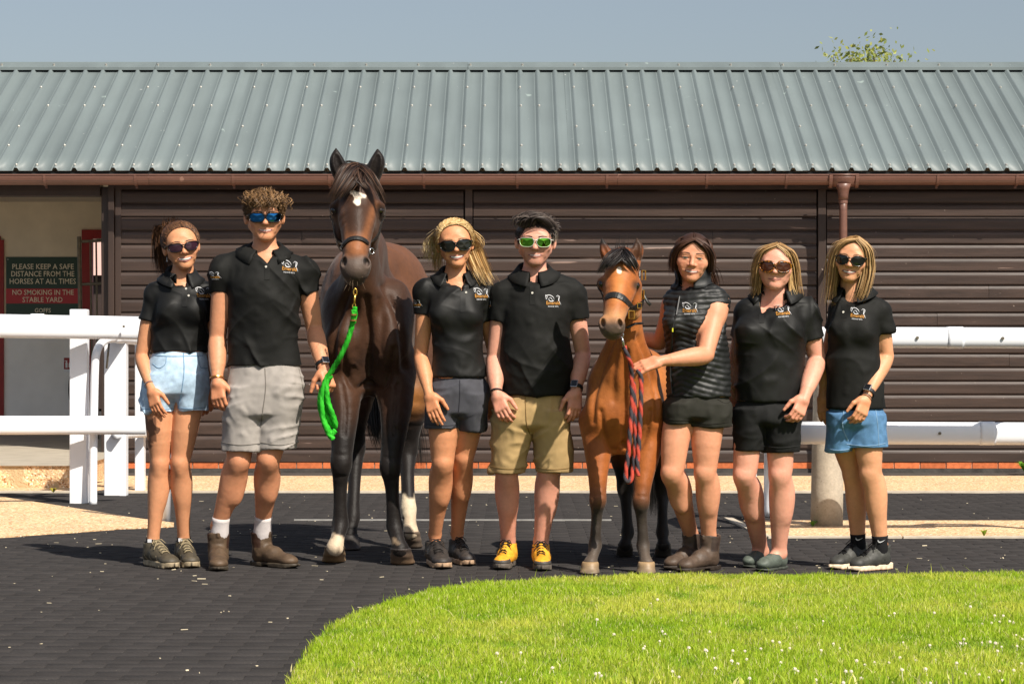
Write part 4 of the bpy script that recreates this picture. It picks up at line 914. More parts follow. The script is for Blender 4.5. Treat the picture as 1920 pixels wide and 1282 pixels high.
def shoe(parent, heel, toe, style):
    """heel, toe: ground points in person space; style: dict(kind, upper, sole, lace)"""
    d = toe - heel; L = np.linalg.norm(d[:2]); f = A(d[0],d[1],0)/L; lat = A(-f[1],f[0],0); kind = style['kind']; k = L/.285
    T = lambda V: heel + np.outer(V[:,0]*k,f) + np.outer(V[:,1]*k,lat) + np.outer(V[:,2],A(0,0,1))
    o = empty('shoe'); o.parent = parent; s = SDF((-.03,-.07,-.01),(.31,.07,.21),.0045)
    th = style.get('th',.026); topz = {'trainer':.112,'boot':.165,'loafer':.066}[kind]
    ht = {'trainer':1.0,'boot':1.02,'loafer':.85}[kind]
    s.ell((.045,0,.050*ht),(.043,.036,.036),0); s.cone((.05,0,.052*ht),(.125,.003,.056*ht),.034,.036,.02); s.cone((.125,.003,.052*ht),(.22,.006,.036),.037,.031,.025,flat=((0,1,0),1.16)); s.ell((.232,.005,.034),(.044,.041,.026*ht),.02)
    if kind != 'loafer':
        s.cone((.058,0,.06),(.052,0,topz),.037,.042 if kind=='trainer' else .047,.025)
        s.cone((.07,0,.075),(.135,.003,.066),.030,.026,.03)
    if kind == 'trainer': s.cone((.088,0,.118),(.155,.003,.076),.018,.017,.012); s.cone((.005,0,.09),(.0,0,.112),.010,.007,.015)
    if kind == 'boot': s.cone((.056,0,.09),(.052,0,.165),.042,.048,.02); s.cone((.0,0,.16),(-.004,0,.178),.010,.008,.006); s.cone((.10,0,.155),(.106,0,.176),.010,.008,.006)
    s.func((-.03,-.07,-.02),(.31,.07,th+.01), lambda X: X[...,2]-(th-.004), .004,'s')
    s.func((-.03,-.07,topz-.02),(.2,.07,.21), lambda X: topz + np.abs(X[...,0]-.052)*.16 - X[...,2], .003,'s')
    hole = {'trainer':.032,'boot':.039,'loafer':.027}[kind]
    s.cone((.055,0,.075 if kind!='loafer' else .05),(.053,0,.25),hole,hole,.004,'s')
    if kind == 'loafer': s.cone((.05,0,.075),(.125,.003,.088),.028,.024,.006,'s')
    V,Q = s.mesh(); n = vnormals(V,Q); V = V + n*(.0018*vnoise(V*A(60,60,60),4)*(V[:,2]>.05))[:,None]; x,y,z = V.T; up = np.array(style['upper']); C = np.tile(up,(len(V),1))
    if kind == 'trainer':
        rnd = (x > .215) & (z < .052-.1*(x-.215)) | (x < .03) & (z < .06); C[rnd] = np.array(style.get('rand',up*.6))
        tg = (x > .075) & (x < .185) & (np.abs(y-.003) < .017) & (z > .045); C[tg] = np.array(style.get('tongue',up*.8))
        ov = (np.abs(np.sin(x*60+z*45)) < .25) & (x > .06) & (x < .2) & (z < .06); C[ov] = np.array(style.get('stripe',up*1.3))
    if kind == 'boot':
        el = (np.abs(x-.056+.12*(z-.16)) < .022+.08*(z-.1)) & (z > .092) & (np.abs(y) > .012); C[el] = np.array(style.get('elastic',up*.5))
    C *= (1 + .16*vnoise(V*40,6) + .1*vnoise(V*130,7))[:,None]
    link('upper', mesh_np('upper', T(V), Q, True, C), style['mat'], o)
    s = SDF((-.02,-.06,-.006),(.30,.06,.06),.0045)
    def sol(X):
        x = X[...,0]; w = np.interp(x,[0,.02,.06,.12,.2,.24,.275,.285],[.012,.030,.036,.034,.045,.043,.022,.006]); c = np.interp(x,[0,.12,.22,.285],[0,-.001,.006,.006])
        zb = np.interp(x,[0,.235,.285],[0,0,.012]) ; zt = th + (.008*np.interp(x,[0,.04,.1],[1,.4,0]) if kind=='trainer' else 0)
        if kind == 'boot': zb = zb + .010*((x > .085) & (x < .125))
        return np.maximum(np.abs(X[...,1]-c)-w, np.maximum(X[...,2]-zt, zb-X[...,2]))
    s.func((-.02,-.06,-.006),(.3,.06,.06), sol); V,Q = s.mesh(); n = vnormals(V,Q)
    if kind == 'trainer': V = V + n*(.0010*np.sign(np.sin(V[:,0]*190))*(V[:,2] < .010) + .0006*np.sin(V[:,0]*150)*(V[:,2]>.012))[:,None]
    V[:,2] = np.maximum(V[:,2], .0005); C = np.tile(np.array(style['sole']),(len(V),1))*(1+.2*vnoise(V*60,3))[:,None]
    if 'out' in style: C[V[:,2] < .009] = style['out']
    link('sole', mesh_np('sole', T(V), Q, True, C), style['mat'], o)
    if style.get('lace') is not None:
        q = MB(); lc = mat('lace_'+style['name'], style['lace'], .8, .2)
        for i in range(5):
            x = .10 + i*.021; zt = np.interp(x,[.085,.155,.2],[.134,.0935,.074])
            for sg in (-1,1): q.tube(T(np.array([(x,sg*.021,zt-.010),(x+.006,sg*.008,zt+.001),(x+.012,-sg*.010,zt-.001),(x+.014,-sg*.020,zt-.011)])), .0024, 5)
        for sg in (-1,1):
            q.tube(T(np.array([(.098,0,.128),(.11,sg*.018,.132),(.125,sg*.032,.114),(.112,sg*.022,.106),(.10,sg*.002,.124)])), .0024, 5)
            q.tube(T(np.array([(.1,0,.128),(.125,sg*.014,.116),(.145,sg*.034,.086)])), .0022, 5)
        q.build('laces', lc, o, smooth=True)
    if kind == 'loafer':
        q = MB(); q.tube(T(np.array([(.10,.034,.058),(.135,.03,.068),(.15,.003,.076),(.135,-.026,.068),(.10,-.032,.058)])), .003, 5); q.tube(T(np.array([(.148,-.004,.077),(.165,.018,.074),(.15,.02,.078),(.146,.004,.078)])), .003, 5); q.tube(T(np.array([(.148,.004,.077),(.168,-.014,.072)])), .003, 5); q.build('lace_bow', style.get('bow', style['mat']), o, smooth=True)
    return o

def ring_band(parent, name, c, d, r, wdt, m, th=.004, flat=None):
    """band round a limb; c centre, d limb direction"""
    d = Vector(d).normalized(); u = d.orthogonal().normalized(); v = d.cross(u); n = 22; V = []; F = []
    fx = Vector(flat[0]).normalized() if flat else None
    for i in range(n):
        a = 2*math.pi*i/n; e = u*math.cos(a)+v*math.sin(a)
        if fx is not None: e = e - fx*(e.dot(fx))*(1-flat[1])
        for rr, t in ((r,-.5),(r+th,-.5),(r+th,.5),(r,.5)): V.append(Vector(c) + e*rr + d*(t*wdt))
    for i in range(n):
        j = (i+1)%n; F += [(i*4+k, i*4+(k+1)%4, j*4+(k+1)%4, j*4+k) for k in range(4)]
    return MB().add(V,F).build(name, m, parent, smooth=False)

def person(sp):
    Yb, bx0 = sp['Yb'], sp['bx']; base = A((bx0-960)*Yb/FPX, Yb, 0)
    Lc = lambda x, y, dy=0.: W(x, y, Yb+dy) - base
    root = empty('person', base); tag(root, sp['label'], 'person')
    def secs(lst): 
        o = []
        for y, xl, xr, hd, dy in lst:
            a = Lc(xl,y,dy); b = Lc(xr,y,dy); o.append((a[2], (a[0]+b[0])/2, dy, (b[0]-a[0])/2, hd))
        return o
    skin = np.array(sp['skin']); tz = [q for q in secs(sp['torso'])]; ml = sp['hd'].get('male',0)
    hx, hy, hdy, Hh, yaw, pit, rol = sp['head']; hc = Lc(hx,hy,hdy); R = rot_head(yaw,pit-5,rol); hs = Hh/.225; HS = hs*A(1.12,1.03,1.0)*A(sp.get('fw',1.0),1,1)
    ny = math.radians(sp.get('yaw',0)); fwd = A(math.sin(ny),-math.cos(ny),0); rgt = A(math.cos(ny),math.sin(ny),0)
    nb = Lc(*sp['neck'][:3]); nr = sp['neck'][3]; nt = hc + R @ (A(0,.03,-.07)*hs)
    SH = [Lc(*q[:3]) for q in sp['sh']]; shr = [q[3] for q in sp['sh']]
    def trunk(s, off, full=True):
        s.loft(tz, .0, off=off, smooth=.06)
        for i in (0,1):
            ib = nb + (SH[i]-nb)*.22 + A(0,.01,.0); s.cone(ib, SH[i]+A(0,0,-.0), sp.get('trap',.052), shr[i], .05, off=off)
        for q in sp.get('bust',[]): s.ell(Lc(*q[:3]), q[3:6], .045, off=off)
    def ankle(i):
        hl, to = G(*sp['feet'][i][0])-base, G(*sp['feet'][i][1])-base; q = hl + (to-hl)*.21; return A(q[0], q[1], Lc(*sp['legs'][i]['an'])[2])
    # ---------------- body: one skin mesh (coarse limbs + fine hands + fine head)
    lo = A(1e9,1e9,1e9); hi = -lo; pts = [nb,nt] + SH
    for a in sp['arms']: pts += [Lc(*a['el']), Lc(*a['wr'])]
    for i_, l in enumerate(sp['legs']): pts += [Lc(*l['hip']), Lc(*l['kn']), ankle(i_)]
    for q in tz: pts += [A(q[1]-q[3],q[2]-q[4],q[0]), A(q[1]+q[3],q[2]+q[4],q[0])]
    lo = np.min(pts,0) - .11; hi = np.max(pts,0) + .11; lo[2] = -.01
    s = SDF(lo, hi, .0078)
    trunk(s, -.011); s.cone(nb - A(0,-.01,.04), nt, nr*1.12, nr*.98, .03)
    for q in secs(sp['pelvis']): pass
    s.loft(secs(sp['pelvis']), .03, off=-.02)
    legs = []
    for i, l in enumerate(sp['legs']):
        h_, k_, a_ = Lc(*l['hip']), Lc(*l['kn']), ankle(i); rt, rk, rc, ra = l['r']; v = a_-k_; bk_ = A(0,1,0); legs.append((h_,k_,a_))
        if l.get('side'): bk_ = A(*l['side'],0)          # direction of the back of the leg
        sd_ = np.cross(bk_,A(0,0,1)); mid = k_ + v*.27 + bk_*rc*.30
        s.chain([h_, h_*.5+k_*.5 - bk_*.008, k_*.88+h_*.12, k_ - bk_*.004, k_ + v*.10 + bk_*rc*.12, mid, k_+v*.52 + bk_*rc*.16, k_+v*.78 + bk_*.004, a_], [rt, rt*.55+rk*.48, rk*1.01, rk*.94, rk*.92, rc*.95, rc*.84, ra*1.16, ra*.95], .012, n=22)
        s.ell(k_ - bk_*rk*.58 + A(0,0,.004), (rk*.38,rk*.36,rk*.50), .02); s.ell(k_ - bk_*rk*.58 + v*.10, (rk*.26,rk*.30,rk*.40), .015)
        s.chain([k_ - bk_*rk*.38 + v*.06, k_ - bk_*rk*.28 + v*.4, a_ - bk_*ra*.3], [rk*.42, rk*.42, ra*.6], .03)
        for m_ in (-.28,.28): s.ell(k_ + v*(.24+.06*(m_>0)) + bk_*rc*.30 + sd_*rc*m_, (rc*.50,rc*.52,rc*1.7), .04)
        s.ell(a_ + sd_*ra*.45, (ra*.62,ra*.6,ra*.7), .012); s.ell(a_ - sd_*ra*.45 + A(0,0,.006), (ra*.6,ra*.6,ra*.7), .012)
        ft = sp['feet'][i]; hl, to = G(*ft[0])-base, G(*ft[1])-base
        if isinstance(sp['shoe'],dict) and sp['shoe']['kind'] == 'loafer': s.chain([a_, hl*.62+to*.38+A(0,0,.062), hl*.35+to*.65+A(0,0,.03)], [ra*.95, .03, .024], .02)
        else: s.chain([a_, hl*.75+to*.25+A(0,0,.05)], [ra*.95, .024], .01)
    arms = []
    for i, a in enumerate(sp['arms']):
        sh, el, wr = SH[a['s']], Lc(*a['el']), Lc(*a['wr']); ru, re, rw = a['r']; arms.append((sh,el,wr)); v = wr-el
        u_ = v/np.linalg.norm(v); s.chain([sh, sh*.55+el*.45, el*.9+sh*.1, el, el+v*.22, el+v*.62, wr-u_*.03, wr-u_*.006], [ru*(1.0 if a.get('slv') else 1.15), ru*1.0, re*1.0, re*.97, re*1.08, rw*1.32, rw*.98, rw*.9], .02, n=18)
        if not a.get('slv'): s.ell(sh*.8+el*.2, (ru*1.05,ru*1.05,ru*1.3), .03)
    V,Q = s.mesh(); C = np.tile(skin,(len(V),1))
    # colour: knees, elbows slightly redder
    for h_,k_,a_ in legs: w_ = np.exp(-((np.linalg.norm(V-k_,axis=1)/.055)**2))[:,None]*.16; C = C*(1-w_) + np.array(sp.get('knee',skin*A(.92,.72,.66)))*w_
    for sh,el,wr in arms: w_ = np.exp(-((np.linalg.norm(V-el,axis=1)/.05)**2))[:,None]*.3; C = C*(1-w_) + skin*A(.95,.8,.76)*w_
    if 'legtone' in sp: C = np.where((V[:,2] < .95)[:,None], C*np.array(sp['legtone']), C)
    if 'mark' in sp: sp['mark'](V, C, Lc)
    parts = [(V,Q,C)]
    for i, a in enumerate(sp['arms']):
        sh,el,wr = arms[i]; tip = Lc(*a['tip']); sz = a.get('size', 1.0); s = SDF(np.minimum(wr,tip)-.12, np.maximum(wr,tip)+.12, .0033)
        rw = a['r'][2]; fd = (wr-el)/np.linalg.norm(wr-el); s.chain([wr-fd*.05, wr-fd*.02, wr+(tip-wr)/np.linalg.norm(tip-wr)*.02], [rw*1.06, rw*.98, rw*.9], .0)
        hand_sdf(s, wr, tip-wr, A(*a['n']), A(*a['th']), sz, a.get('curl',(.3,.35,.3)), a.get('spread',.02), a.get('thumb',(.6,.75,.25)))
        V,Q = s.mesh(); c = np.tile(skin*A(1.0,.9,.86),(len(V),1)); dd = np.linalg.norm(V-wr,axis=1); c = np.where((dd > .05)[:,None], c, c*(dd/.05)[:,None] + skin*(1-dd/.05)[:,None]); parts.append((V,Q,c))
    hp = dict(sp['hd']); hp['nk'] = nr*.98/hs/1.07; hp['skin'] = skin*np.array(sp.get('facetone',(1,1,1))); V,Q,C = head_mesh(hp); V = (V*HS) @ R.T + hc; parts.append((V,Q,C))
    V,Q,C = join_np(parts); link('body', mesh_np('body', V, Q, True, C), m_skin, root)
    # ---------------- shirt
    ms = sp.get('shirt_mat', m_poly); s = SDF(lo, hi, .0058); trunk(s, 0.); st = sp.get('shirt','polo')
    for i, a in enumerate(sp['arms']):
        sh,el,wr = arms[i]
        if a.get('slv') is not None:
            f, rs = a['slv']; e = sh + (el-sh)*f; dr = (el-sh)/np.linalg.norm(el-sh); Ls = np.linalg.norm(e-sh); r0 = shr[a['s']]*1.02
            def slv(X, sh=sh, dr=dr, Ls=Ls, r0=r0, rs=rs):
                q = X - sh; t = q@dr; rad = np.linalg.norm(q - t[...,None]*dr, axis=-1); tt = np.clip(t/Ls,0,1); d = np.where(t > 0, rad, np.sqrt(rad*rad+t*t)) - (r0+(rs-r0)*tt)
                d = np.maximum(d, t-Ls); return np.maximum(d, -np.maximum(rad-(rs-.0135), (Ls-.05)-t))
            s.func(np.minimum(sh,e)-.12, np.maximum(sh,e)+.12, slv, .02)
        else:
            s.cone(sh + (el-sh)*.18, sh + (el-sh)*.75, shr[a['s']]*.98, shr[a['s']]*1.1, .012, 's')     # armhole of the vest
    vz = Lc(*sp['vneck'][:2], -.1); vt = sp['vneck'][2]*1.45     # bottom of the opening, half width at the neck
    s.cone(nb + A(0,.006,-.03), nt, nr*1.12+.006, nr*1.12+.012, .006, 's')
    top = nb[2] + .04
    def wedge(X):
        t = np.clip((X[...,2]-vz[2])/(top-vz[2]),0,1.5); xc = vz[0] + (nb[0]-vz[0])*t; return np.maximum(np.abs(X[...,0]-xc) - vt*t + .004, np.maximum(X[...,1] - nb[1] - .01, vz[2]-X[...,2]))
    s.func((nb[0]-.2,nb[1]-.35,vz[2]-.02),(nb[0]+.2,nb[1]+.02,top+.05), wedge, .004, 's')
    V,Q = s.mesh(); N = vnormals(V,Q)
    if st == 'polo': V = folds(V, N, sp.get('foldamp',.011), 'shirt', sp['seed'])
    else:           # quilted vest: horizontal baffles in chevrons
        u = (V-nb)@rgt; hz = V[:,2] + np.abs(u-.0)*.35*np.where(V[:,2] > nb[2]-.18,-.2,1); ph = hz/.027*2*math.pi; V = V + N*(.0062*np.abs(np.sin(ph/2))**.7 - .003 + .004*vnoise(V*22,2) + .003*vnoise(V*45,5))[:,None]
    shirt = link('shirt' if st == 'polo' else 'vest', mesh_np('shirt', V, Q, True), ms, root)
    bvh = BVHTree.FromPolygons([tuple(v) for v in V], [tuple(int(i) for i in q) for q in Q])
    # collar
    n = 40; op = sp.get('collar_open',.5); rows = []; tilt = sp.get('collar_tilt',.42); cr = nr*1.12 + .012; hgt = sp.get('collar_h',.031); fl = sp.get('collar_f',.058); yaw_off = sp.get('collar_yaw',0)
    f2 = A(math.sin(ny+yaw_off),-math.cos(ny+yaw_off),0); r2 = A(math.cos(ny+yaw_off),math.sin(ny+yaw_off),0); nc = nb + A(0,.012,.008)
    for i in range(n+1):
        t = op + (2*math.pi-2*op)*i/n; e = f2*math.cos(t) + r2*math.sin(t); fr_ = (math.cos(t)+1)/2; zb = -tilt*cr*math.cos(t); c = nc + A(0,0,zb)
        if st == 'polo':
            ext = fl*(1 + .45*fr_**4); pr_ = [(cr-.004,-.012),(cr-.003,hgt*.5),(cr+.001,hgt),(cr+.007,hgt+.003),(cr+.016,hgt-.008),(cr+.024+.3*ext*.4, hgt-.5*ext),(cr+.028+.42*ext, hgt-.82*ext)]
        else:
            pr_ = [(cr-.004,-.02),(cr+.0,.02),(cr+.006+.012*fr_,hgt+.012*fr_),(cr+.014+.014*fr_,hgt+.006),(cr+.018,.03),(cr+.020,.0),(cr+.03,-.02)]
        rows.append([c + e*a_ + A(0,0,b_) for a_,b_ in pr_])
    Vc = np.array(rows); m_ = Vc.shape[1]
    for i in range(n+1):
        for j in range(4, m_):
            h = bvh.find_nearest(Vector(Vc[i,j]))
            if h[0] is not None:
                dlt = Vector(Vc[i,j]) - h[0]
                if dlt.dot(h[1]) < .006: Vc[i,j] = np.array(h[0] + h[1]*(.004+.003*(m_-j)*.5))
    Vc = Vc.reshape(-1,3); Fc = [(i*m_+j, i*m_+j+1, (i+1)*m_+j+1, (i+1)*m_+j) for i in range(n) for j in range(m_-1)]
    cme = MB().add(Vc,Fc).mesh('collar'); co = link('collar', cme, ms, shirt, True); sd_ = co.modifiers.new('thickness','SOLIDIFY'); sd_.thickness = .003; sd_.offset = 0
    # placket and buttons
    def on(px, py, lift=.003):
        p = Lc(px,py,-1.); h = bvh.ray_cast(Vector(p), Vector(Lc(px,py,0)-p)); return (np.array(h[0]) + A(0,-lift,0)) if h[0] is not None else None
    if st == 'polo':
        vx, vy = sp['vneck'][:2]; L_ = sp.get('placket',34); px_ = [on(vx+ (o_), vy+q*L_/7, .0022) for q in range(8) for o_ in (-5,5)]
        if all(p is not None for p in px_):
            link('placket', mesh_np('placket', np.array(px_), np.array([(2*i,2*i+1,2*i+3,2*i+2) for i in range(7)])), ms, shirt)
        for (bx_,by_) in sp.get('buttons',[(vx,vy+5)]):
            p = on(bx_,by_,.004)
            if p is not None: MB().tube([tuple(p+A(0,.002,0)),tuple(p+A(0,-.002,0))], .0055, 10).build('button', m_btn, shirt)
    else:
        z_ = [on(x_,y_,.004) for x_,y_ in sp['zip']]; z_ = [p for p in z_ if p is not None]; MB().tube([tuple(p) for p in z_], .0045, 6).build('zip', m_black, shirt); pp = on(*sp['zip'][2],.01); MB().box(tuple(pp-A(.003,.003,.018)),tuple(pp+A(.003,.003,.0))).build('zip_pull', mat('yellow_tag',srgb(200,200,50),.5), shirt)
    for lg in sp.get('logos',[]):
        px, py, wpx, lyaw, roll_ = lg; p = on(px,py,0)
        if p is not None:
            o_ = A(math.sin(math.radians(lyaw)),-math.cos(math.radians(lyaw)),0); r_ = A(math.cos(math.radians(lyaw)),math.sin(math.radians(lyaw)),0); u_ = A(0,0,1); cr_, sr_ = math.cos(math.radians(roll_)), math.sin(math.radians(roll_)); logo(shirt, bvh, p, r_*cr_ + u_*sr_, u_*cr_ - r_*sr_, o_, wpx*Yb/FPX)
    # ---------------- shorts
    tz_hem = min(q[0] for q in tz)
    s = SDF(lo, hi, .0068); pv = [(z,cx,cy,a-.016*(z > tz_hem-.012),b_-.018*(z > tz_hem-.012)) for z,cx,cy,a,b_ in secs(sp['pelvis'])]; zl_ = min(pv); pv = pv + [(zl_[0]-.02,zl_[1],zl_[2]+.02,zl_[3]*.8,zl_[4]*.66)]; s.loft(pv, 0, smooth=.05)
    for lg in sp['shorts']: s.loft(secs(lg), .018, smooth=.03)
    V,Q = s.mesh(); N = vnormals(V,Q); V = folds(V,N,sp.get('legamp',.011),'leg',sp['seed']+4)
    zl = [secs(lg)[-1][0] if secs(lg)[-1][0] < secs(lg)[0][0] else secs(lg)[0][0] for lg in sp['shorts']]; zh = (V[:,2] < max(zl)+.028)
    C = np.tile(np.array(sp['shortcol']),(len(V),1))*(1+.1*vnoise(V*A(9,9,6),sp['seed'])+.06*vnoise(V*60,3))[:,None]
    if sp.get('denim'):
        C *= (1+.25*vnoise(V*A(12,12,9),9)[:,None]) ; hem = V[:,2] < max(zl)+.012; C[hem] = C[hem]*1.25
    sh_o = link('shorts', mesh_np('shorts', V, Q, True, C), sp['short_mat'], root); sb = BVHTree.FromPolygons([tuple(v) for v in V], [tuple(int(i) for i in q) for q in Q])
    def seam(name, pts, r, m):
        P = []
        for x_,y_ in pts:
            p = Lc(x_,y_,-1.); h = sb.ray_cast(Vector(p), Vector(Lc(x_,y_,0)-p))
            if h[0] is not None: P.append(tuple(np.array(h[0])+A(0,-r*.3,0)))
        if len(P) > 1: MB().tube(P, r, 5).build(name, m, sh_o)
    for nm, pts, r_ in sp.get('seams',[]):
        q = bez(np.c_[np.array(pts,float),np.zeros(len(pts))], np.linspace(0,1,14))[:,:2]; seam(nm, q, r_, sp['seam_mat'])
    # ---------------- shoes and socks
    for i, ft in enumerate(sp['feet']):
        hl, to = G(*ft[0])-base, G(*ft[1])-base; stl = sp['shoe'][i] if isinstance(sp['shoe'],list) else sp['shoe']; shoe(root, hl, to, stl)
        if 'sock' in sp:
            c_, ztop, zbot = sp['sock'][:3]; a_ = legs[i][2]; k_ = legs[i][1]; ra = sp['legs'][i]['r'][3]; t_ = (ztop-a_[2])/(k_[2]-a_[2]); pt = a_ + (k_-a_)*t_; d = to-hl; d /= np.linalg.norm(d); low = hl + d*.055 + A(0,0,zbot)
            zz = np.linspace(0,1,9); P = [tuple(low*(1-t)+pt*t if t < .99 else pt) for t in zz]; rr = [ra*1.12+.003+.0015*math.sin(t*40) for t in zz]; so = MB().tube(P, rr, 18).build('sock', mat('sock_%s'%sp['seed'], c_, .9, .2, var=(30,.12), bump=(200,.4,.003)), root, smooth=True)
            if len(sp['sock']) > 3: sp['sock'][3](so, P, rr, i, sp, Lc)
    # ---------------- hair
    hst = sp['hair'](); parts = []
    for h in hst:
        if len(h) == 3: parts.append(h)
        else:
            _, P, c, wd = h; parts.append(ribbons(P, wd, c, outward=A(0,.02,-.01)))
    V,Q,C = join_np(parts); V = (V*HS*A(sp.get('hairx',1.),1,1)) @ R.T + hc; link('hair', mesh_np('hair', V, Q, True, C), m_hair, root)
    if 'shades' in sp: shades(root, R, hc, HS, sp['shades'])
    if 'extra' in sp: sp['extra'](root, Lc, arms, R, hc, hs, legs, base)
    return root
# ================================================================ THE EIGHT PEOPLE, left to right
def lens_mat(name, col, rough=.06, metal=.0, spec=.6): return mat(name, col, rough, spec, metal)
l_dark = lens_mat('lens_dark', (.008,.009,.006)); l_purp = lens_mat('lens_purple', (.035,.014,.024)); l_brown = lens_mat('lens_brown', (.05,.014,.006))
l_blue = lens_mat('lens_blue_mirror', srgb(52,132,205), .04, 1.0); l_green = lens_mat('lens_green_mirror', srgb(128,214,70), .04, 1.0)
m_tort = mat('tortoise', srgb(40,22,10), .25, .5, spots=(160,.52,srgb(180,110,24))); m_clear = mat('clear_acetate', srgb(196,192,180), .15, .5)
m_cotton = mat('cotton_twill', attr=True, rough=.85, spec=.2, bump=(500,.3,.002), bump2=(17,.6,.018,2,'RIDGED_MULTIFRACTAL'), var=(18,.07)); m_denim = mat('denim', attr=True, rough=.85, spec=.2, bump=(420,.5,.002), bump2=(18,.55,.016,2,'RIDGED_MULTIFRACTAL'), var=(45,.14))
m_shoe = mat('shoe_leather', attr=True, rough=.55, spec=.35, bump=(220,.3,.002), var=(40,.15))
S = lambda P_C, w: ('s', P_C[0], P_C[1], w)
black = srgb(24,24,24)
def cuff_watch(root, c, d, r, m, facecol, out, up=.009):
    g = empty('watch'); g.parent = root; ring_band(g, 'strap', c, d, r, .018, m)
    o = Vector(out); d = Vector(d).normalized(); o = (o - d*o.dot(d)).normalized(); w = d.cross(o); q = MB(); p = Vector(c) + o*(r+.004)
    def bxx(hw, hl, z0, z1):
        V = [p + w*(sx*hw) + d*(sy*hl) + o*z for z in (z0,z1) for sx,sy in ((-1,-1),(1,-1),(1,1),(-1,1))]
        return V, [(3,2,1,0),(4,5,6,7),(0,1,5,4),(1,2,6,5),(2,3,7,6),(3,0,4,7)]
    MB().add(*bxx(.017,.019,0,up)).build('case', m_steel, g, bevel=.002); MB().add(*bxx(.014,.016,up,up+.001)).build('face', mat('watch_face', facecol, .1, .6), g)
def limb(a, b, t): return a + (b-a)*t
# ---- 1: woman in pale denim shorts
def tattoo(V, C, Lc):
    c = Lc(287,812,0); u = (V[:,0]-c[0]); z = V[:,2]-c[2]; ink = (V[:,1] < .03) & (u < .028-.0*z) & (z < .085) & (z > -.075+np.abs(u+.01)*1.0) & (V[:,0] < c[0]+.03) & (vnoise(V*A(46,46,38),11) > -.28)
    C[ink] = C[ink]*A(.30,.30,.32)
def p1x(root, Lc, arms, R, hc, hs, legs, base):
    sh,el,wr = arms[0]; ring_band(root, 'bracelet', limb(el,wr,.86), wr-el, .0275, .004, m_steel, .002)
    e = hc + R@(A(-.079,.0,-.046)*hs); MB().tube([tuple(e),tuple(e+A(0,-.002,-.012)),tuple(e+A(.003,-.002,-.022)),tuple(e+A(-.003,-.002,-.022)),tuple(e+A(0,-.002,-.012))], .0013, 5).build('earring', m_steel, root)
def h1():
    b, l = srgb(52,35,26), srgb(136,94,62); tie = (-.03,.095,.085)
    tail = [A(-.03,.098,.088),A(-.045,.12,.105),A(-.06,.14,.05),A(-.075,.135,-.05),A(-.075,.12,-.16)]
    return [hair_cap(b,.000), S(style_back(1900,b,l,tie),.0034), S(style_path(420,b,l,tail,.012,.022),.004), S(style_path(46,b,l,[A(-.03,.09,.09),A(-.025,.085,.125),A(-.02,.06,.15)],.012,.02,k=7),.0022)]
sh1 = dict(name='khaki', kind='trainer', upper=np.array(srgb(74,67,54)), sole=srgb(158,142,116), out=srgb(120,108,88), lace=srgb(150,136,108), mat=m_shoe, stripe=np.array(srgb(140,126,100)), tongue=np.array(srgb(84,76,60)), rand=np.array(srgb(70,64,54)), th=.032)
def cufflabel(so, P, rr, i, sp, Lc):
    p = A(*P[-1])*.45 + A(*P[-2])*.55; r = rr[-1]+.0015; q = MB(); q.box((p[0]-.022,p[1]-r-.001,p[2]-.012),(p[0]-.002,p[1]-r+.004,p[2]+.004)); q.build('label_patch', m_logo_w, so)
person(dict(label='woman in black polo and pale denim shorts, dark hair tied up, at far left', seed=1, Yb=11.9, bx=320, skin=srgb(206,145,106), knee=srgb(196,112,82),
  head=(340,461,0,.222,14,2,-9), hd=dict(smile=1,open=.95,skin=None,brow=srgb(60,40,30)), yaw=12, neck=(338,521,.01,.046), sh=[(288,551,.01,.05),(392,549,.02,.05)],
  torso=[(660,284,391,.098,0),(630,285,389,.095,0),(600,288,387,.105,0),(575,287,391,.11,0),(552,287,391,.10,.01),(538,300,380,.085,.01)], bust=[(316,583,-.075,.056,.05,.055),(362,583,-.075,.056,.05,.055)],
  vneck=(346,541,.032), buttons=[(349,541),(354,554)], collar_open=.40, shirt_mat=m_polos, logos=[(381,552,36,20,0),(262,572,24,-45,0)], 
  arms=[dict(s=0,el=(266,668,.02),wr=(284,730,-.11),tip=(298,786,-.16),r=(.040,.035,.023),n=(.45,.85,0),th=(1,-.2,0),slv=(.42,.050),curl=(.3,.35,.25),size=.92),
        dict(s=1,el=(400,660,.12),wr=(393,725,.1),tip=(388,782,.1),r=(.040,.035,.023),n=(-.45,.85,0),th=(-1,-.2,0),slv=(.42,.05),size=.92)],
  pelvis=[(653,284,391,.1,0),(680,279,391,.11,0),(710,270,392,.12,0),(742,264,392,.12,0)], shorts=[[(700,276,332,.108,0),(735,264,329,.114,0),(772,260,329,.098,0)],[(700,322,391,.108,0),(735,326,392,.114,0),(770,331,391,.096,0)]], shortcol=srgb(176,200,220), denim=1, short_mat=m_denim, seam_mat=mat('denim_seam',srgb(120,150,178),.9,.1),
  seams=[('fly_seam',[(344,662),(345,700),(338,748),(333,768)],.0028),('waist_seam',[(284,666),(330,668),(390,666)],.0022),('pocket_seam',[(286,682),(298,690),(310,682),(312,668)],.002),('pocket_seam',[(390,690),(376,688),(372,668)],.002),('hem_seam',[(261,765),(290,768),(327,766)],.0022),('hem_seam',[(333,764),(360,766),(390,763)],.0022)],
  legs=[dict(hip=(298,735,0),kn=(300,868,0),an=(287,1010,.06),r=(.076,.050,.051,.028)),dict(hip=(358,735,0),kn=(338,868,-.01),an=(343,1008,.06),r=(.074,.050,.050,.028))],
  feet=[((277,1058),(326,1067)),((341,1056),(359,1065.5))], shoe=sh1, sock=(srgb(30,30,32),.135,.05,cufflabel), hair=h1, shades=dict(frame=m_frame,lens=l_purp,w=.0265,h=.0175,cat=.35), mark=tattoo, extra=p1x))
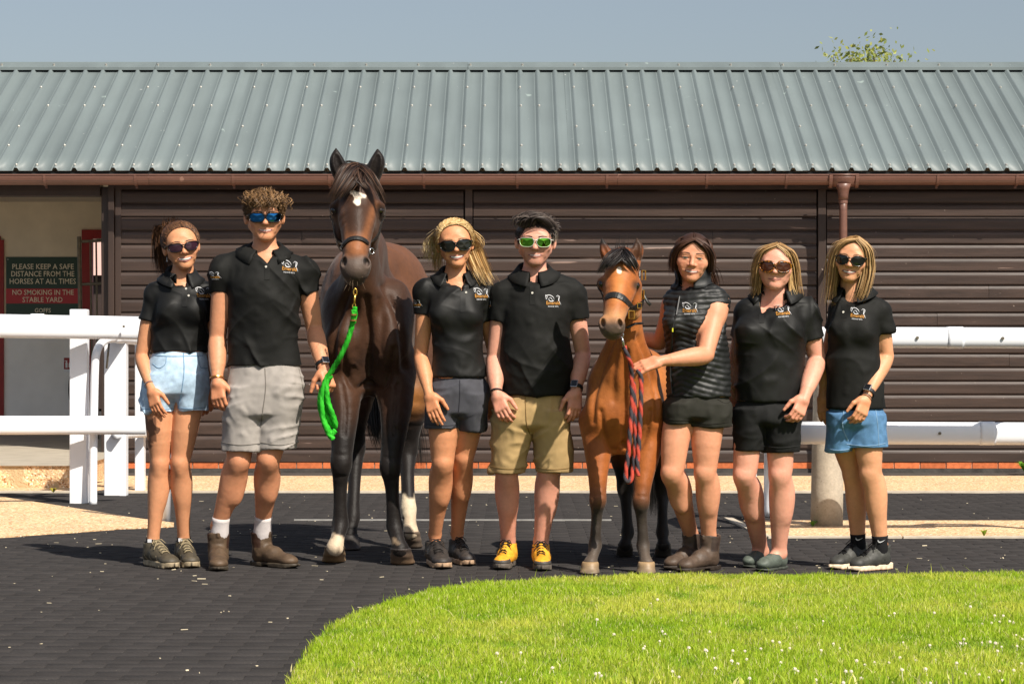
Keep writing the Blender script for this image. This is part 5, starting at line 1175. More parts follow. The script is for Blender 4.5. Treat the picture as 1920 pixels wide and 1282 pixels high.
# ---- 2: tall man
def p2x(root, Lc, arms, R, hc, hs, legs, base):
    sh,el,wr = arms[1]; cuff_watch(root, limb(el,wr,.9), wr-el, .0315, m_black, (.01,.01,.012), (.5,-1,.2)); sh,el,wr = arms[0]; ring_band(root,'bracelet',limb(el,wr,.97),wr-el,.0325,.007,mat('brass',srgb(190,130,70),.3,.5,metal=.8),.003)
boot2 = dict(name='boot', kind='boot', upper=np.array(srgb(84,67,51)), sole=srgb(66,58,48), elastic=np.array(srgb(58,38,28)), lace=None, mat=m_shoe, th=.024)
def patt(so, P, rr, i, sp, Lc): pass
h2 = lambda: [hair_cap(srgb(84,62,40),.010,fr=(.066,.062,.094),low=-.02), S(style_short(4200,srgb(92,67,42),srgb(146,112,72),.030,.008,.8,.30,zmin=-.012,nz=.22),.0034), S(style_path(700,srgb(92,67,42),srgb(140,106,68),[A(0,-.035,.100),A(0,-.066,.092),A(0,-.084,.074),A(0,-.088,.055)],.030,.036,k=8,curl=.009),.0034)]
person(dict(label='tall curly-haired man in black polo and grey shorts holding the green rope', seed=2, Yb=11.72, bx=485, skin=srgb(206,144,108), knee=srgb(204,128,96), legtone=(.98,.94,.92),
  head=(496,406,0,.224,8,1,-1), hd=dict(male=1,smile=.7,open=.35,brow=srgb(90,64,40),jaw=1.06), yaw=3, neck=(497,476,.015,.055), trap=.062, sh=[(420,505,.015,.068),(571,510,.015,.066)],
  torso=[(686,425,568,.115,0),(640,428,561,.112,0),(600,427,560,.118,0),(560,424,564,.125,0),(525,424,567,.122,0),(500,432,565,.11,.01),(485,452,548,.09,.01)],
  vneck=(501,498,.052), buttons=[(499,500)], collar_open=.52, collar_f=.062, logos=[(543,502,36,8,-5),(401,518,22,-50,0)],  placket=26,
  arms=[dict(s=0,el=(408,634,.03),wr=(407,712,-.06),tip=(412,777,-.10),r=(.050,.043,.030),n=(.35,.9,0),th=(1,-.2,0),slv=(.34,.058),curl=(.45,.6,.4),size=1.05),
        dict(s=1,el=(589,618,.04),wr=(607,692,-.12),tip=(618,726,-.17),r=(.049,.042,.030),n=(-.55,.55,-.3),th=(-.5,-1,0),slv=(.36,.058),curl=(1.1,1.35,.9),size=1.08,thumb=(.5,.6,.75))],
  pelvis=[(680,426,567,.115,0),(720,424,570,.125,0),(752,421,568,.125,0),(780,420,566,.12,0)], shorts=[[(725,424,500,.118,0),(765,420,494,.118,0),(800,418,498,.1,0),(845,415,495,.096,0)],[(725,486,569,.118,0),(765,490,567,.118,0),(800,482,562,.1,0),(842,481,559,.096,0)]], shortcol=srgb(158,151,145), short_mat=m_cotton, seam_mat=mat('grey_seam',srgb(122,116,110),.9,.1), 
  seams=[('fly_seam',[(497,690),(498,730),(492,775),(489,800)],.0028),('hem_seam',[(416,829),(450,834),(488,831)],.0022),('hem_seam',[(489,829),(525,834),(559,828)],.0022),('pocket_seam',[(434,688),(428,715),(424,740)],.0025),('pocket_seam',[(560,690),(566,715),(569,740)],.0025)],
  legs=[dict(hip=(455,745,0),kn=(448,864,-.01),an=(414,988,.07),r=(.085,.061,.065,.036)),dict(hip=(528,745,0),kn=(503,862,-.01),an=(492,988,.05),r=(.085,.061,.064,.036))],
  feet=[((410,1061),(407,1071.5)),((476,1059),(556,1065.5))], shoe=boot2, sock=(srgb(200,192,190),.245,.10), hair=h2, shades=dict(frame=m_frame,lens=l_blue,w=.028,h=.018,round=3.2,cat=.15,thick=.004), extra=p2x))
# ---- 3: blonde woman, ponytail over the shoulder
def h4():
    b, l = srgb(184,146,90), srgb(236,208,156); tie = (.055,.085,-.01); tail = [A(.05,.085,-.01),A(.075,.07,-.035),A(.088,.02,-.09),A(.105,-.035,-.15),A(.13,-.055,-.215)]
    return [hair_cap(srgb(160,120,66),.000), S(style_back(2200,b,l,tie,grow=.014),.0034), S(style_path(520,b,l,tail,.012,.017),.004), S(style_path(90,b,l,[A(.07,.02,.06),A(.098,.02,.02),A(.108,.03,-.02),A(.09,.04,-.05)],.008,.012,curl=.008),.003), S(style_path(150,srgb(200,180,140),l,[A(-.06,.03,.07),A(-.095,.06,.02),A(-.105,.07,-.04),A(-.105,.08,-.09)],.012,.02,curl=.008),.003), S(style_path(70,b,l,[A(-.07,.08,-.03),A(-.08,.09,-.08),A(-.085,.09,-.15)],.01,.012),.003)]
def p4x(root, Lc, arms, R, hc, hs, legs, base):
    sh,el,wr = arms[0]; t = Lc(808,792,-.08)
sh4 = dict(name='dark', kind='trainer', upper=np.array(srgb(58,52,48)), sole=srgb(176,146,118), out=srgb(60,54,50), lace=srgb(44,40,38), mat=m_shoe, stripe=np.array(srgb(78,70,64)), tongue=np.array(srgb(48,44,42)), rand=np.array(srgb(46,42,42)), th=.03)
person(dict(label='blonde woman with a ponytail over her shoulder, in black polo and dark grey shorts', seed=3, Yb=11.8, bx=850, skin=srgb(208,145,105), knee=srgb(204,128,98), legtone=(.97,.93,.92),
  head=(853,457,0,.222,4,2,-5), hd=dict(smile=1,open=.8,brow=srgb(150,110,70)), yaw=3, neck=(853,521,.01,.047), sh=[(800,551,.01,.052),(906,553,.03,.052)],
  torso=[(707,807,914,.1,0),(680,809,911,.098,0),(640,812,905,.098,0),(600,807,904,.11,0),(570,803,905,.11,0),(552,804,903,.1,.01),(538,818,890,.085,.01)], bust=[(832,592,-.075,.058,.05,.056),(878,592,-.075,.058,.05,.056)],
  vneck=(868,551,.045), buttons=[(874,548)], collar_open=.62, shirt_mat=m_polos, logos=[(902,553,34,12,0),(781,570,22,-55,0)], 
  arms=[dict(s=0,el=(789,668,.03),wr=(804,738,-.10),tip=(824,806,-.16),r=(.042,.035,.024),n=(.35,.9,0),th=(1,-.2,0),slv=(.33,.050),curl=(.2,.25,.2),size=.98),
        dict(s=1,el=(926,660,.10),wr=(922,732,.1),tip=(917,790,.09),r=(.040,.034,.024),n=(-.35,.9,0),th=(-1,-.2,0),slv=(.4,.05),size=.95)],
  pelvis=[(700,809,911,.1,0),(730,801,915,.115,0),(778,796,915,.115,.01)], shorts=[[(738,802,862,.11,0),(770,796,860,.108,0),(803,795,859,.095,-.01)],[(738,852,914,.11,.0),(770,856,915,.108,.012),(807,859,912,.095,.03)]], shortcol=srgb(72,72,78), short_mat=m_cotton, seam_mat=mat('slate_seam',srgb(54,54,60),.9,.1),
  seams=[('fly_seam',[(862,712),(862,745),(859,780)],.0025),('hem_seam',[(796,795),(830,798),(858,796)],.002),('pocket_seam',[(810,716),(815,735),(806,752)],.002)],
  legs=[dict(hip=(832,755,0),kn=(830,868,-.01),an=(813,1005,.05),r=(.078,.058,.057,.030)),dict(hip=(884,755,.03),kn=(868,858,.07),an=(850,1004,.13),r=(.076,.057,.055,.030))],
  feet=[((812,1056),(829,1067)),((851,1053),(880,1061.5))], shoe=sh4, sock=(srgb(214,212,214),.105,.05), hair=h4, shades=dict(frame=m_frame,lens=l_dark,w=.0285,h=.0225,round=2.5,cat=.2,z=-.008), extra=p4x))
# ---- 4: man with green mirror glasses
def p5x(root, Lc, arms, R, hc, hs, legs, base):
    sh,el,wr = arms[1]; cuff_watch(root, limb(el,wr,.93), wr-el, .0305, m_black, (.3,.3,.28), (-.3,-1,.2)); sh,el,wr = arms[0]; ring_band(root,'wristband',limb(el,wr,.97),wr-el,.0305,.007,m_black,.003)
h5 = lambda: [hair_cap(srgb(54,46,42),.006,fr=(.064,.062,.098),low=-.015), S(style_short(1200,srgb(46,38,34),srgb(96,84,76),.036,.003,.1,.12,zmin=-.012,sweep=.5,frontup=.4,nz=.10),.0042), S(style_path(420,srgb(46,38,34),srgb(98,86,78),[A(-.045,-.068,.075),A(-.03,-.085,.112),A(.015,-.08,.116),A(.06,-.055,.085),A(.078,-.035,.05)],.016,.012,k=9),.0042), S(style_path(120,srgb(150,138,124),None,[A(.076,-.02,.05),A(.081,-.015,.02),A(.079,-.012,-.008)],.006,.006,k=5),.003), S(style_path(260,srgb(44,36,32),srgb(92,80,72),[A(-.05,-.05,.08),A(-.055,-.06,.115),A(-.02,-.03,.132),A(.03,.0,.125)],.014,.014,k=8),.0042)]
sh5 = dict(name='yellow', kind='trainer', upper=np.array(srgb(226,158,44)), sole=srgb(96,88,80), out=srgb(40,38,36), lace=srgb(34,32,30), mat=m_shoe, stripe=np.array(srgb(226,158,44)), tongue=np.array(srgb(230,164,50)), rand=np.array(srgb(66,62,58)), th=.03)
person(dict(label='dark-haired man in green mirrored glasses, black polo, khaki shorts and yellow trainers', seed=4, Yb=11.78, bx=1000, skin=srgb(214,154,130), knee=srgb(206,132,108), legtone=(1.0,.96,.95),
  head=(1004,452,0,.228,-1,1,1), hd=dict(male=1,smile=.5,open=.3,brow=srgb(60,46,40),jaw=1.05,stubble=.55), yaw=0, neck=(1001,516,.015,.054), trap=.056, sh=[(943,552,.015,.062),(1075,552,.015,.062)],
  torso=[(740,941,1068,.122,0),(700,938,1071,.128,-.005),(660,938,1070,.13,-.008),(620,940,1069,.13,0),(580,943,1072,.124,0),(553,950,1070,.108,.01),(538,965,1052,.085,.01)],
  vneck=(998,531,.030), buttons=[(998,549)], collar_open=.26, logos=[(1037,566,34,8,0),(918,572,20,-55,0)],  placket=40,
  arms=[dict(s=0,el=(927,672,.03),wr=(931,738,-.11),tip=(947,785,-.17),r=(.045,.039,.029),n=(.35,.9,-.1),th=(1,-.2,0),slv=(.42,.056),curl=(.45,.6,.4),size=1.02),
        dict(s=1,el=(1093,664,.03),wr=(1079,732,-.08),tip=(1076,793,-.12),r=(.045,.039,.029),n=(-.35,.9,0),th=(-1,-.2,0),slv=(.42,.058),curl=(.4,.5,.4),size=1.0)],
  pelvis=[(734,945,1064,.12,0),(765,926,1068,.125,0),(800,922,1070,.12,0)], shorts=[[(770,926,1002,.118,0),(800,922,1000,.114,0),(840,920,991,.1,0),(887,918,986,.096,0)],[(770,990,1068,.118,0),(800,996,1070,.114,0),(840,1000,1073,.1,0),(885,1003,1075,.096,0)]], shortcol=srgb(170,142,98), short_mat=m_cotton, seam_mat=mat('khaki_seam',srgb(126,102,66),.9,.1), 
  seams=[('fly_seam',[(985,745),(987,790),(994,815)],.0028),('hem_seam',[(919,874),(950,879),(985,878)],.0022),('hem_seam',[(1004,877),(1040,880),(1075,876)],.0022),('pocket_seam',[(1068,752),(1066,790)],.0025)],
  legs=[dict(hip=(960,795,0),kn=(950,886,-.01),an=(950,1014,.06),r=(.085,.060,.058,.035)),dict(hip=(1036,795,0),kn=(1030,884,-.01),an=(1018,1016,.05),r=(.085,.060,.060,.035))],
  feet=[((958,1059),(934,1068.5)),((1014,1061),(1015,1071))], shoe=sh5, sock=(srgb(36,34,34),.105,.05), hair=h5, shades=dict(frame=m_clear,lens=l_green,w=.027,h=.0185,round=3.4,cat=.05,thick=.0022), extra=p5x))
# ---- 5: woman in the quilted vest
def h7():
    b, l = srgb(58,38,29), srgb(88,58,42); tie = (.06,.085,-.03)
    return [hair_cap(b,.006,low=-.06), S(style_long(2000,b,l,.0,-.075,out=.0,wave=.002,fwd=.045,front=-.06,lp=.2),.0042), S(style_path(260,b,l,[A(.002,-.072,.093),A(-.048,-.078,.066),A(-.078,-.05,.02),A(-.086,-.03,-.04),A(-.082,-.01,-.09)],.006,.009),.0036), S(style_path(260,b,l,[A(.004,-.072,.093),A(.05,-.078,.066),A(.08,-.05,.02),A(.086,-.02,-.04),A(.08,.02,-.09)],.006,.009),.0036), S(style_path(60,b,l,[A(-.03,-.07,.085),A(-.078,-.045,.03),A(-.09,-.04,-.03),A(-.088,-.04,-.10)],.005,.006),.003), S(style_path(200,b,l,[A(.06,.07,-.03),A(.085,.09,-.08),A(.11,.08,-.15)],.01,.014),.0035)]
boot7 = dict(name='jod', kind='boot', upper=np.array(srgb(80,65,54)), sole=srgb(48,40,34), elastic=np.array(srgb(58,46,40)), lace=None, mat=m_shoe, th=.022)
def p7x(root, Lc, arms, R, hc, hs, legs, base):
    e = hc + R@(A(.078,.0,-.045)*hs); MB().tube([tuple(e+A(.006*math.cos(t),0,.008*math.sin(t)-.008)) for t in np.linspace(0,6.28,12)], .0015, 5).build('earring', m_steel, root)
person(dict(label='brown-haired woman in a sleeveless black quilted vest holding the smaller horse', seed=5, Yb=11.6, bx=1305, skin=srgb(208,145,113), knee=srgb(214,142,114), shirt='vest', shirt_mat=m_vest,
  head=(1299,483,-.02,.220,-5,1,5), hd=dict(smile=.65,open=.5,brow=srgb(60,40,30),iris=(.06,.08,.05)), yaw=-32, neck=(1300,534,.01,.048), sh=[(1265,563,.04,.055),(1345,567,-.02,.058)], trap=.055,
  torso=[(744,1250,1371,.115,0),(700,1249,1369,.108,0),(660,1249,1366,.11,0),(620,1246,1361,.12,0),(585,1247,1360,.118,0),(560,1255,1362,.105,0),(545,1268,1350,.09,0)], bust=[(1264,603,-.075,.052,.055,.058),(1305,606,-.085,.058,.052,.058)],
  vneck=(1277,549,.030), collar_open=.5, collar_h=.062, collar_tilt=.2, zip=[(1274,556),(1268,590),(1261,615),(1258,660),(1257,705),(1260,738)], logos=[(1293,580,34,-10,0)],
  arms=[dict(s=1,el=(1322,666,-.17),wr=(1238,677,-.30),tip=(1192,690,-.33),r=(.050,.042,.026),n=(-.1,.7,-.7),th=(-.1,-.3,1),slv=None,curl=(.35,.55,.45),size=1.0,spread=.04,thumb=(.25,.8,.55)),
        dict(s=0,el=(1238,642,.16),wr=(1196,630,.22),tip=(1150,626,.22),r=(.045,.038,.026),n=(0,-.9,-.2),th=(0,0,1),slv=None)],
  pelvis=[(736,1250,1369,.112,0),(765,1244,1372,.125,0),(785,1243,1372,.12,0)], shorts=[[(755,1246,1308,.115,0),(775,1243,1306,.112,0),(794,1244,1301,.098,-.01)],[(755,1296,1371,.115,0),(775,1297,1372,.114,0),(800,1289,1373,.1,0)]], shortcol=srgb(46,45,40), short_mat=m_cotton, seam_mat=mat('olive_seam',srgb(40,38,34),.9,.1),
  seams=[('hem_seam',[(1246,785),(1275,788),(1300,786)],.002),('hem_seam',[(1292,790),(1330,795),(1371,790)],.002),('pocket_seam',[(1345,748),(1360,756),(1371,752)],.002)],
  legs=[dict(hip=(1276,765,0),kn=(1260,888,-.05),an=(1304,1005,.08),r=(.074,.056,.057,.034),side=(.7,.7)),dict(hip=(1330,768,0),kn=(1322,886,-.03),an=(1337,1005,.03),r=(.082,.056,.058,.034),side=(.6,.8))],
  feet=[((1309,1062),(1246,1069)),((1345,1067),(1270,1073.5))], shoe=boot7, hair=h7, hairx=.96, extra=p7x))
# ---- 6: woman in tortoiseshell glasses
h8 = lambda: [hair_cap(srgb(150,108,58),.001,low=-.09,face=(0,-.105,-.035)), S(style_long(3600,srgb(146,108,66),srgb(202,166,114),.012,-.215,out=.022,wave=.005,lp=.4,fwd=.01,front=-.045),.0032), S(style_path(300,srgb(148,110,68),srgb(204,168,116),[A(.010,-.052,.104),A(-.058,-.052,.074),A(-.088,-.028,.01),A(-.097,-.012,-.08),A(-.108,-.005,-.19)],.008,.012),.0034), S(style_path(300,srgb(148,110,68),srgb(204,168,116),[A(.014,-.052,.104),A(.064,-.052,.070),A(.09,-.015,.01),A(.104,.01,-.08),A(.125,.015,-.18)],.008,.012),.0034), S(style_long(40,srgb(200,156,100),srgb(232,200,140),.012,-.19,out=.045,wave=.014),.002)]
sh8 = dict(name='loafer', kind='loafer', upper=np.array(srgb(84,92,84)), sole=srgb(66,70,64), lace=None, mat=m_shoe, th=.014, bow=mat('bow_leather',srgb(116,96,74),.6))
def p8x(root, Lc, arms, R, hc, hs, legs, base): pass
person(dict(label='woman with long fair hair and tortoiseshell glasses, in black polo and black shorts', seed=6, Yb=11.66, bx=1450, skin=srgb(216,154,130), knee=srgb(212,138,112),
  head=(1454,499,-.01,.218,-7,4,2), hd=dict(smile=.55,open=0,lipk=.62,brow=srgb(140,100,64),full=1,jaw=1.04), yaw=-16, neck=(1456,553,.015,.056), sh=[(1400,584,.03,.052),(1512,588,.01,.064)], trap=.055,
  torso=[(752,1377,1505,.14,0),(720,1377,1505,.142,-.005),(690,1379,1504,.142,-.005),(650,1377,1508,.145,0),(620,1376,1510,.142,0),(595,1388,1511,.13,.0),(578,1404,1502,.105,.01)], bust=[(1408,625,-.085,.078,.07,.068),(1468,622,-.09,.08,.072,.07)],
  vneck=(1428,589,.058), buttons=[], collar_open=.72, collar_f=.06, shirt_mat=m_polos, logos=[(1468,585,34,-2,4)],  placket=16,
  arms=[dict(s=1,el=(1533,674,.03),wr=(1508,744,-.14),tip=(1488,797,-.20),r=(.050,.043,.031),n=(-.45,.85,-.1),th=(-1,-.3,0),slv=(.55,.060),curl=(.5,.7,.5),size=.98),
        dict(s=0,el=(1380,682,.1),wr=(1376,738,.1),tip=(1380,780,.1),r=(.045,.04,.029),n=(.4,.85,0),th=(1,-.2,0),slv=(.5,.055))],
  pelvis=[(745,1379,1503,.135,0),(775,1374,1503,.14,0),(795,1373,1503,.135,0)], shorts=[[(765,1376,1442,.132,0),(795,1373,1438,.128,0),(845,1372,1432,.105,0)],[(765,1428,1503,.132,0),(795,1430,1503,.128,0),(847,1430,1500,.108,0)]], legamp=.006, shortcol=srgb(30,30,30), short_mat=m_cotton, seam_mat=mat('black_seam',srgb(48,48,48),.9,.1),
  seams=[('hem_seam',[(1432,836),(1465,839),(1500,835)],.002)],
  legs=[dict(hip=(1409,775,0),kn=(1396,892,-.03),an=(1437,1040,.06),r=(.068,.058,.060,.034),side=(.6,.8)),dict(hip=(1466,775,0),kn=(1463,890,-.03),an=(1458,1040,.0),r=(.070,.059,.062,.034),side=(.6,.8))],
  feet=[((1436,1059),(1395,1065)),((1472,1065),(1420,1071.5))], shoe=sh8, hair=h8, hairx=.9, shades=dict(frame=m_tort,lens=l_brown,w=.028,h=.021,cat=.4,round=2.5,thick=.005,z=-.006), extra=p8x))
# ---- 7: rightmost woman in blue denim shorts
h9 = lambda: [hair_cap(srgb(146,108,62),.001,low=-.09,face=(0,-.105,-.035)), S(style_long(2800,srgb(142,106,68),srgb(200,166,116),.018,-.235,out=.004,wave=.005,lp=.4,fwd=.0,front=-.045),.0032), S(style_path(260,srgb(144,108,68),srgb(202,168,118),[A(.025,-.055,.102),A(.072,-.045,.055),A(.09,-.02,-.04),A(.082,-.045,-.14),A(.062,-.065,-.215)],.008,.014),.004), S(style_path(220,srgb(144,108,68),srgb(202,168,118),[A(.022,-.055,.102),A(-.052,-.062,.076),A(-.086,-.04,.0),A(-.09,-.03,-.13),A(-.098,-.02,-.25)],.008,.014),.004), S(style_long(36,srgb(200,156,100),srgb(232,200,140),.012,-.2,out=.035,wave=.012),.002)]
sh9 = dict(name='run', kind='trainer', upper=np.array(srgb(62,62,58)), sole=srgb(226,206,178), out=srgb(186,150,120), lace=srgb(22,22,22), mat=m_shoe, stripe=np.array(srgb(62,62,58)), tongue=np.array(srgb(34,34,34)), rand=np.array(srgb(54,54,52)), th=.026)
def swoosh(so, P, rr, i, sp, Lc):
    p = A(*P[-1])*.25 + A(*P[-3])*.75; r = rr[-1]+.0025; pts = [(-.016,.006),(-.017,-.003),(-.011,-.009),(-.003,-.009),(.008,-.003),(.02,.005),(.006,-.001),(-.004,-.004),(-.011,-.003)]
    V = [A(p[0]+u, p[1]-math.sqrt(max(1e-6,(r+.001)**2-u*u)), p[2]+v) for u,v in pts]; me = bpy.data.meshes.new('swoosh'); me.from_pydata([tuple(v) for v in V],[],[(0,1,2,8),(8,2,3,7),(7,3,4,6),(6,4,5)]); link('swoosh', me, m_logo_w, so)
def p9x(root, Lc, arms, R, hc, hs, legs, base):
    sh,el,wr = arms[0]; cuff_watch(root, limb(el,wr,.88), wr-el, .0275, m_black, (.015,.018,.03), (-.5,-1,.25)); ring_band(root,'bangle',limb(el,wr,1.0),wr-el,.0275,.005,m_black,.002)
person(dict(label='fair-haired woman in black polo and blue denim shorts at far right', seed=7, Yb=11.68, bx=1610, skin=srgb(212,153,115), knee=srgb(212,142,110),
  head=(1597,485,-.01,.212,-13,1,6), hd=dict(smile=.9,open=.6,brow=srgb(130,92,60)), yaw=-26, neck=(1602,549,.015,.045), sh=[(1572,582,.05,.048),(1650,583,.0,.054)], trap=.05,
  torso=[(766,1549,1661,.105,0),(720,1552,1657,.102,0),(680,1554,1651,.1,0),(640,1555,1648,.108,0),(605,1559,1649,.11,0),(585,1564,1648,.1,0),(570,1576,1636,.085,.01)], bust=[(1583,620,-.075,.052,.05,.055),(1618,622,-.08,.052,.05,.055)],
  vneck=(1582,562,.026), buttons=[(1581,585)], collar_open=.45, shirt_mat=m_poly, logos=[(1608,590,33,-10,-6)], 
  arms=[dict(s=1,el=(1662,670,.03),wr=(1624,745,-.13),tip=(1606,801,-.18),r=(.042,.037,.024),n=(-.45,.85,-.1),th=(-1,-.3,0),slv=(.45,.055),curl=(.45,.6,.4),size=.95),
        dict(s=0,el=(1553,668,.1),wr=(1543,740,.08),tip=(1548,796,.06),r=(.040,.035,.024),n=(.4,.85,0),th=(1,-.2,0),slv=(.42,.05),size=.95)],
  pelvis=[(758,1552,1660,.105,0),(785,1551,1663,.115,0),(800,1550,1663,.112,0)], shorts=[[(775,1551,1608,.108,.01),(800,1550,1606,.105,.015),(846,1547,1598,.095,.03)],[(775,1592,1662,.108,0),(800,1594,1663,.106,0),(838,1584,1666,.1,0)]], shortcol=srgb(84,122,160), denim=1, short_mat=m_denim, seam_mat=mat('blue_seam',srgb(130,160,188),.9,.1),
  seams=[('hem_seam',[(1549,840),(1570,844),(1594,842)],.002),('hem_seam',[(1587,832),(1625,836),(1665,830)],.002),('side_seam',[(1642,768),(1646,800),(1648,836)],.002),('fly_seam',[(1582,770),(1580,800),(1590,826)],.0025)],
  legs=[dict(hip=(1580,795,.05),kn=(1599,887,.10),an=(1615,1022,.12),r=(.068,.052,.052,.031),side=(.8,.6)),dict(hip=(1630,795,0),kn=(1632,887,-.02),an=(1650,1022,.02),r=(.074,.055,.054,.032),side=(.8,.6))],
  feet=[((1624,1061.5),(1556,1067.5)),((1668,1066.5),(1592,1071))], shoe=sh9, sock=(srgb(26,26,28),.165,.05,swoosh), hair=h9, hairx=.9, shades=dict(frame=m_frame,lens=l_dark,w=.026,h=.0215,round=2.2,cat=.25,z=-.006,thick=.0025), extra=p9x))
# ================================================================ HORSES
m_coat = mat('horse_coat', attr=True, rough=.55, spec=.24, var=(5,.14), var2=(50,.10), bump=(120,.35,.004), bump2=(9,.35,.03,2), sheen=.06)
m_hoof = mat('hoof_horn', attr=True, rough=.5, spec=.35, var=(30,.15), stretch=(1,1,.2), bump=(60,.2,.002))
m_eye = mat('horse_eye', (.012,.007,.004), .04, .8)
m_leather = mat('dark_leather', srgb(34,32,30), .42, .45, var=(30,.15), bump=(150,.2,.002)); m_brass = mat('brass_fitting', srgb(214,170,80), .25, .5, metal=.9)
def horse(sp):
    Yb = sp['Yb']; base = A((sp['bx']-960)*Yb/FPX, Yb, 0); Lc = lambda x,y,dy=0.: W(x,y,Yb+dy)-base
    root = empty('horse', base); tag(root, sp['label'], 'horse'); h = sp.get('h',.0105); k0 = sp.get('k',1.)
    s = SDF(sp['lo'], sp['hi'], h)
    sec = []
    for y,xl,xr,hd,dy in sp['neck']:
        a, b = Lc(xl,y,dy), Lc(xr,y,dy); sec.append((a[2],(a[0]+b[0])/2,dy,(b[0]-a[0])/2,hd))
    s.loft(sec, 0, smooth=.10)
    for q in sp['body']: s.ell(q[0] if len(q[0]) == 3 and q[-1] == 'm' else Lc(*q[0]), q[1], q[2])
    for l in sp['legs']:
        P = [Lc(*q[:3]) for q in l]; R = [q[3] for q in l]; s.chain(P, R, .05*k0, n=24)
        kn = P[sp.get('kn',3)]; s.ell(kn + A(0,-.012,.0), A(R[3]*1.02,R[3]*.9,R[3]*1.3), .02)
        s.ell(P[-3] + A(0,.012,0), A(R[-3]*.95,R[-3]*1.0,R[-3]*.95), .015)
    for q in sp.get('groove',[]): s.chain([Lc(*p[:3]) for p in q], [p[3] for p in q], .05, 's')
    V, Q = s.mesh(); N = vnormals(V,Q); V = V + N*(.006*vnoise(V*7,3) + .004*vnoise(V*A(16,16,10),4))[:,None]*np.clip((V[:,2]-.55)*3,0,1)[:,None]
    for pl, wd, dp in sp.get('carve',[]):          # muscle grooves (positive depth) and veins (negative)
        P = bez(np.array([Lc(*q) for q in pl]), np.linspace(0,1,24)); d = np.full(len(V),9.)
        for a_, b_ in zip(P[:-1,[0,2]], P[1:,[0,2]]):
            e = b_-a_; t = np.clip(((V[:,[0,2]]-a_)@e)/(e@e),0,1); d = np.minimum(d, np.linalg.norm(V[:,[0,2]]-a_-t[:,None]*e,axis=1))
        N = vnormals(V,Q); fw = np.clip(-N[:,1]*2.2+.1,0,1)*(V[:,1] < .45); V = V - N*(dp*np.exp(-(d/wd)**2)*fw)[:,None]
    # head in a finer field
    s2 = SDF(sp['hlo'], sp['hhi'], .0052)
    for q in sp['head']:
        if q[0] == 'e': s2.ell(Lc(*q[1]), q[2], q[3], q[4] if len(q) > 4 else 'u')
        else: s2.chain([Lc(*p[:3]) for p in q[1]], [p[3] for p in q[1]], q[2], q[3] if len(q) > 3 else 'u')
    V2, Q2 = s2.mesh()
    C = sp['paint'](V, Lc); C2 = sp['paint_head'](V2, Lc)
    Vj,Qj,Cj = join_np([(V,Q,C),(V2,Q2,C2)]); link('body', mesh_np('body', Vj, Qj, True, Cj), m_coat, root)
    hb = BVHTree.FromPolygons([tuple(v) for v in V2], [tuple(int(i) for i in q) for q in Q2])
    for e in sp['eyes']:
        me = bpy.data.meshes.new('eye'); bm = bmesh.new(); bmesh.ops.create_uvsphere(bm, u_segments=16, v_segments=10, radius=e[3]); bm.to_mesh(me); bm.free(); o = link('eye', me, m_eye, root, True); o.location = tuple(Lc(*e[:3]))
    for hf in sp['hooves']:
        c = G(hf[0], hf[1]) - base; cz = hf[3]; w = hf[2]; cor = Lc(*hf[4]); s3 = SDF(c-A(.14,.16,.01), c+A(.14,.18,.2), .006); z1 = max(cor[2], .05)
        s3.loft([(0.004,c[0],c[1]+w*.95,w,w*1.12),(z1*.5,(c[0]+cor[0])/2,(c[1]+w*.95+cor[1])/2,w*.92,w*1.0),(z1+.008,cor[0],cor[1],w*.80,w*.86)], 0, smooth=.02); V3,Q3 = s3.mesh(); n3 = vnormals(V3,Q3); V3 += n3*(.0012*np.sin(V3[:,2]*170))[:,None]
        t = (V3[:,2]/z1)[:,None]; c3 = np.array(hf[5])*(1-t) + np.array(hf[6])*t; c3 = c3*(1+.2*vnoise(V3*A(50,50,12),5))[:,None]; link('hoof', mesh_np('hoof', V3, Q3, True, c3), m_hoof, root)
    for nm, P, wd, cols in sp['hair'](Lc, hb): V4,Q4,C4 = ribbons(P, wd, cols); link(nm, mesh_np(nm, V4, Q4, True, C4), m_hair, root)
    return root, Lc, hb, base
def bundle(n, ctrl, s0, s1, col, var=.3, k=10, lmin=.7, light=None, lp=.15, sq=(1,.6,.5)):
    c, cc = style_path(n, col, light, ctrl, 1, 1, k=k, lp=lp)
    t = np.linspace(0,1,k); L = RNG.uniform(lmin,1,n); o = RNG.normal(0,1,(n,3))*A(*sq); P = np.stack([bez(ctrl, t*L[i]) + o[i]*np.interp(t,[0,.4,1],[s0,(s0+s1)*.55,s1])[:,None] for i in range(n)])
    return P, cc
def w01(x, a, b): return np.clip((x-a)/(b-a), 0, 1)
def mixc(C, c, w): return C*(1-w[:,None]) + np.array(c)*w[:,None]
